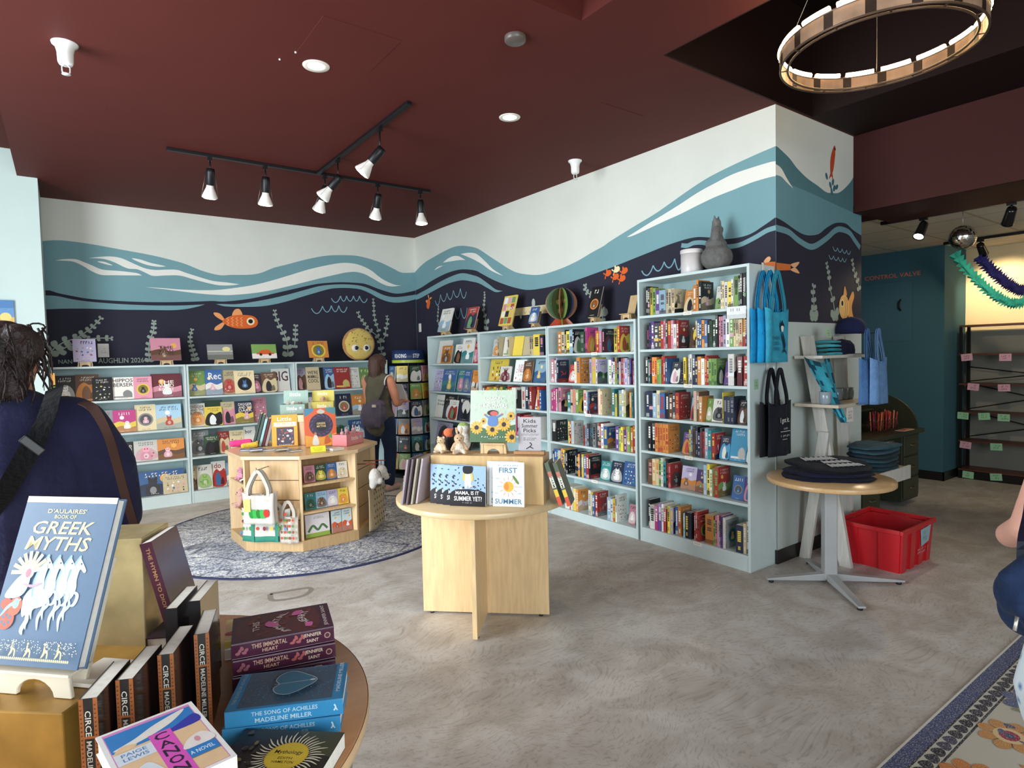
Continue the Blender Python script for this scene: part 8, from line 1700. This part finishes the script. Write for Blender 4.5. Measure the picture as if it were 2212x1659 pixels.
# cross body bag of the front person
b = MB('cloth', 0x0D0D10)
P = [(-0.0287,2.312,1.469), (-0.0353,2.211,1.44), (-0.0552,2.16,1.373), (-0.0922,2.157,1.299), (-0.1337,2.174,1.218), (-0.179,2.21,1.141), (-0.2556,2.299,1.03)]
t = thing('crossbody_bag', 'black crossbody bag strap and pouch worn by the person in navy', 'bag', P[-1])
M0 = T(*P[-1]).inverted(); b.M = M0; b.strip(cr(P,10), (.85,-.2,.4), .05, .003); b.build('strap', t)
b = MB('plastic', 0x0F0F12); b.M = M0 @ T(*(-0.0825,2.135,1.317)) @ R(-.1) @ R(-.75,'Y'); b.box(-.012,.012,-.006,.006,-.032,.032); b.build('buckle', t, bevel=.003)
body('pouch', [('e',(-.05,.02,-.08),(.09,.04,.11))], .01, 'cloth', 0x1B1B20, t, 2)
# brown shoulder bag
P = [(0.0365,2.203,1.427), (0.0614,2.121,1.408), (0.0891,2.085,1.341), (0.1104,2.139,1.244), (0.1309,2.167,1.132), (0.1527,2.195,1.03), (0.1814,2.298,0.9032)]
t = thing('leather_shoulder_bag', 'brown leather bag hanging from the right shoulder of the person in navy', 'bag', P[-1]); M0 = T(*P[-1]).inverted()
b = MB('canvas', 0x38211A); b.M = M0; b.strip(cr(P,10), (.8,-.5,.1), .026, .004); b.build('shoulder_strap', t)
b = MB('cloth', 0x4E3626); b.M = R(-.85); b.prism([(-.03,-.035),(.12,-.035),(.13,0),(.12,.035),(-.03,.035),(-.045,0)], -.28, -.0); b.build('bag_body', t, bevel=.012)
b = MB('gloss', 0x2E1C15); b.M = R(-.85); b.tube(cr([(.03,-.04,-.04),(.08,-.06,-.02),(.11,-.05,-.12),(.115,-.04,-.25)],5), .012, n=8); b.build('handle', t)
b = MB('metal', 0xA9906A); b.tube([(.012*math.cos(q*PI/6)-.0,-.0,.012*math.sin(q*PI/6)) for q in range(12)], .0025, n=6, closed=True); b.build('ring', t)

# --- browsing person at the back
P2 = thing('person', 'person with brown hair in an olive sleeveless top browsing the spinner rack', 'person', (2.93,6.63,.011), rotz=-1.10)
pr = []; f = head(pr, (0,.03,1.475), .98, 0)
pr += [('c',[(0,0,1.28),(0,0,.92)],[.11,.12]), ('c',[(-.14,0,1.29),(.14,0,1.29)],[.06,.06])]
pr += [('c',[(.175,0,1.28),(.205,.03,1.14),(.20,.07,1.02)],[.058,.05,.043]), ('c',[(.20,.07,1.02),(.15,.20,1.01),(.10,.31,1.03)],[.043,.034,.025]),
       ('c',[(-.175,0,1.28),(-.20,.05,1.03)],[.055,.042]), ('c',[(-.20,.05,1.03),(-.08,.28,1.04)],[.042,.025])]
hand(pr, (.10,.31,1.03), (-.15,.95,.0)); hand(pr, (-.08,.28,1.04), (.2,.9,.05))
for s in (-1,1): pr += [('c',[(s*.09,0,.88),(s*.09,.02+.05*s,.48),(s*.1,.03*s,.09)],[.085,.055,.04]), ('c',[(s*.1,.03*s-.02,.04),(s*.11,.03*s+.14,.03)],[.036,.03])]
body('body', pr, .0095, 'skin', 0xC88466, P2, 2); eyes(f, P2, .98)
body('sleeveless_top', [('c',[(0,0,1.28),(0,0,1.1),(0,0,.9),(0,0,.8)],[.13,.145,.165,.175]), ('c',[(-.12,0,1.30),(.12,0,1.30)],[.068,.068]), ('e',(0,.0,1.15),(.165,.135,.2)), ('e',(0,0,.86),(.19,.165,.14))], .011, 'cloth', 0x5A5647, P2, 4)
body('jeans', [('c',[(0,0,.9),(0,0,.82)],[.155,.155]), ('c',[(.095,0,.82),(.095,.07,.48),(.1,.03,.1)],[.11,.078,.062]), ('c',[(-.095,0,.82),(-.09,-.03,.48),(-.1,-.03,.1)],[.11,.078,.062])], .012, 'cloth', 0x232F46, P2, 3)
for s in (-1,1): body('shoe', [('c',[(s*.1,.03*s-.04,.04),(s*.11,.03*s+.15,.032)],[.042,.036])], .009, 'cloth', 0xC9A59A, P2, 2)
hr = body('hair', [('e',f(0,-.02,.035),(.09,.105,.092)), ('c',[f(0,-.075,.03),f(.01,-.095,-.08),f(.02,-.1,-.17)],[.08,.075,.045]), ('c',[f(.06,-.03,.0),f(.075,-.03,-.13)],[.04,.025]), ('c',[f(-.06,-.03,.0),f(-.075,-.03,-.13)],[.04,.025])], .009, 'hair', 0x4A3026, P2, 2)
b = MB('hair', 0x4A3026); r2 = random.Random(5)
for k in range(50):
    a = r2.uniform(-2.9,-.2); p = Vector(f(.088*math.cos(a),-.03+.1*math.sin(a),r2.uniform(-.08,.06))); d = Vector((r2.uniform(-.015,.015),-.01,-r2.uniform(.08,.14))); b.tube([p,p+d*.5+Vector((.01*math.cos(a),.01*math.sin(a),0)),p+d],[.004,.0035,.001],n=5)
b.build('loose_strands', hr)
b = MB('cloth', 0xD8D2C8); b.tube([(.155+.012*math.cos(q),0+.062*math.cos(q*1.0)*0+.075*math.sin(q), 1.275+.075*math.cos(q)) for q in [2*PI*i/16 for i in range(16)]], .008, n=6, closed=True); b.build('undershirt_edge', P2)
t = thing('slouchy_backpack', 'gathered grey purple fabric bag on the back of the browsing person', 'bag', M=P2.matrix_basis @ T(0,0,0))
bp_ = body('bag_body', [('e',(.11,-.20,.93),(.15,.10,.13)), ('e',(.09,-.22,.84),(.14,.10,.09)), ('e',(.13,-.19,1.02),(.11,.085,.06))]+[('c',[(.0+.045*k,-.285+.012*abs(k-2),1.03),(-.02+.05*k,-.30+.012*abs(k-2),.9),(.0+.045*k,-.28,.78)],[.014,.02,.014]) for k in range(6)], .009, 'cloth', 0x57505E, t, 2)
b = MB('cloth', 0x2E2830); b.strip(cr([(.12,-.14,1.06),(.16,-.075,1.22),(.15,-.02,1.36),(.155,.07,1.28),(.15,.09,1.15),(.18,-.02,1.04)],4), (1,0,.2), .03, .004); b.build('shoulder_strap', t)
b = MB('plastic', 0xC9BFA6); b.box(.15,.2,-.305,-.29,1.0,1.03); b.build('clasp', t, bevel=.003)
t = thing('held_book', 'thin white book held by the browsing person', 'book', M=P2.matrix_basis @ T(.06,.36,1.05) @ R(.5,'X'))
b = MB('print', 0xE9E6E2); b.box(-.08,.08,0,.012,-.02,.2); b.build('cover', t, bevel=.001)

# --- partial person at the right edge
pe = Vector((1.851,0.4775,1.038))
P3 = thing('person', 'person in a pale blue floral dress at the right edge of the photo', 'person', (pe.x+.275, pe.y-.19, .019), rotz=-.62)
pr = []; f = head(pr, (0,.0,1.50), 1.0, 0)
pr += [('c',[(0,0,1.3),(0,0,.95)],[.11,.12]), ('c',[(-.14,0,1.31),(.14,0,1.31)],[.06,.06]), ('c',[(-.175,0,1.30),(-.235,-.01,1.16),(-.27,-.0,1.06)],[.055,.05,.042]), ('c',[(-.27,.0,1.06),(-.2,.14,1.0),(-.12,.22,.97)],[.042,.034,.025]),
       ('c',[(.175,0,1.30),(.23,.0,1.05)],[.055,.042]), ('c',[(.23,.0,1.05),(.16,.2,1.0)],[.042,.025])]
hand(pr, (-.12,.22,.97), (.6,.7,-.1)); hand(pr, (.16,.2,1.0), (-.4,.8,0))
for s in (-1,1): pr += [('c',[(s*.09,0,.9),(s*.09,.0,.48),(s*.09,0,.09)],[.085,.06,.04]), ('c',[(s*.09,-.02,.04),(s*.1,.14,.03)],[.036,.03])]
body('body', pr, .010, 'skin', SK2, P3, 2); eyes(f, P3)
body('dress', [('c',[(0,0,1.28),(0,0,1.12),(0,0,1.0)],[.13,.13,.13]), ('c',[(-.11,0,1.31),(.11,0,1.31)],[.066,.066]), ('c',[(0,0,1.0),(0,0,.75),(0,0,.6)],[.14,.2,.24])], .013, 'floral', 0xDDE8EE, P3, 4)
for s in (-1,1): body('shoe', [('c',[(s*.09,-.04,.04),(s*.1,.15,.032)],[.042,.036])], .01, 'cloth', 0xC9C4BE, P3, 2)
body('hair', [('e',f(0,-.02,.035),(.09,.105,.095)), ('c',[f(0,-.07,.0),f(0,-.09,-.16)],[.08,.06])], .010, 'hair', 0x6A4A34, P3, 2)
t = thing('navy_shoulder_bag', 'navy fabric bag under the elbow of the person at the right edge', 'bag', M=T(*(1.778,0.4262,0.9389)) @ R(-.62))
body('bag_body', [('e',(.0,0,.015),(.055,.055,.06)), ('e',(.04,.02,-.03),(.07,.06,.07)), ('c',[(-.045,-.01,.055),(.03,.0,.085),(.1,.03,.10)],[.02,.03,.03]), ('c',[(-.03,-.03,-.0),(.03,-.04,-.08),(.08,-.02,-.09)],[.022,.026,.02])], .008, 'cloth', 0x1E2C48, t, 3)
b = MB('gloss', 0x14182A); b.strip(cr([(.0,.0,.06),(.02,.02,.13),(.06,.05,.2),(.09,.08,.32)],4), (0,1,.2), .03, .004); b.build('strap', t)
b = MB('metal', 0xD9D4C8); b.tube([(-.05,-.045,-.02),(-.06,-.05,-.05)], .004, n=6); b.build('zip_pull', t)

# --- wall rack of books beside the pier, seen edge on, and a canvas on the pier
t = thing('pier_book_rack', 'narrow rack of bright books seen edge on beside the pale pier', 'book rack', (-.128,7.30,.98))
b = MB('blackmetal', 0x24242A); b.box(0,.012,-.2,.12,-.02,.62); b.build('rack_back', t)
for k, c in enumerate((0xE8A23A,0x6E9A3E,0xD9603A,0xE8B23A,0x3A3A44)): b = MB('print', c); b.box(.013,.045,-.19,.1,.5-.125*k-.11,.5-.125*k); b.build('pocket_book', t)
b = MB('print', 0x5A8FC4); b.M = T(-0.4272, 7.058, 2.011); b.box(-.1,.08,-.02,0,-.11,.13); b.on((0,-.02,0),(1,0,0),(0,0,1)); b.rect(-.1,-.11,.08,-.02,0xE0B45A); b.disc(.02,-.02,.04,.04,0xF0D27A); b.rect(-.1,.06,.08,.13,0x3F78B4); tag(b.build('small_canvas'), 'small blue and yellow picture on the pale pier at the left edge', 'picture')
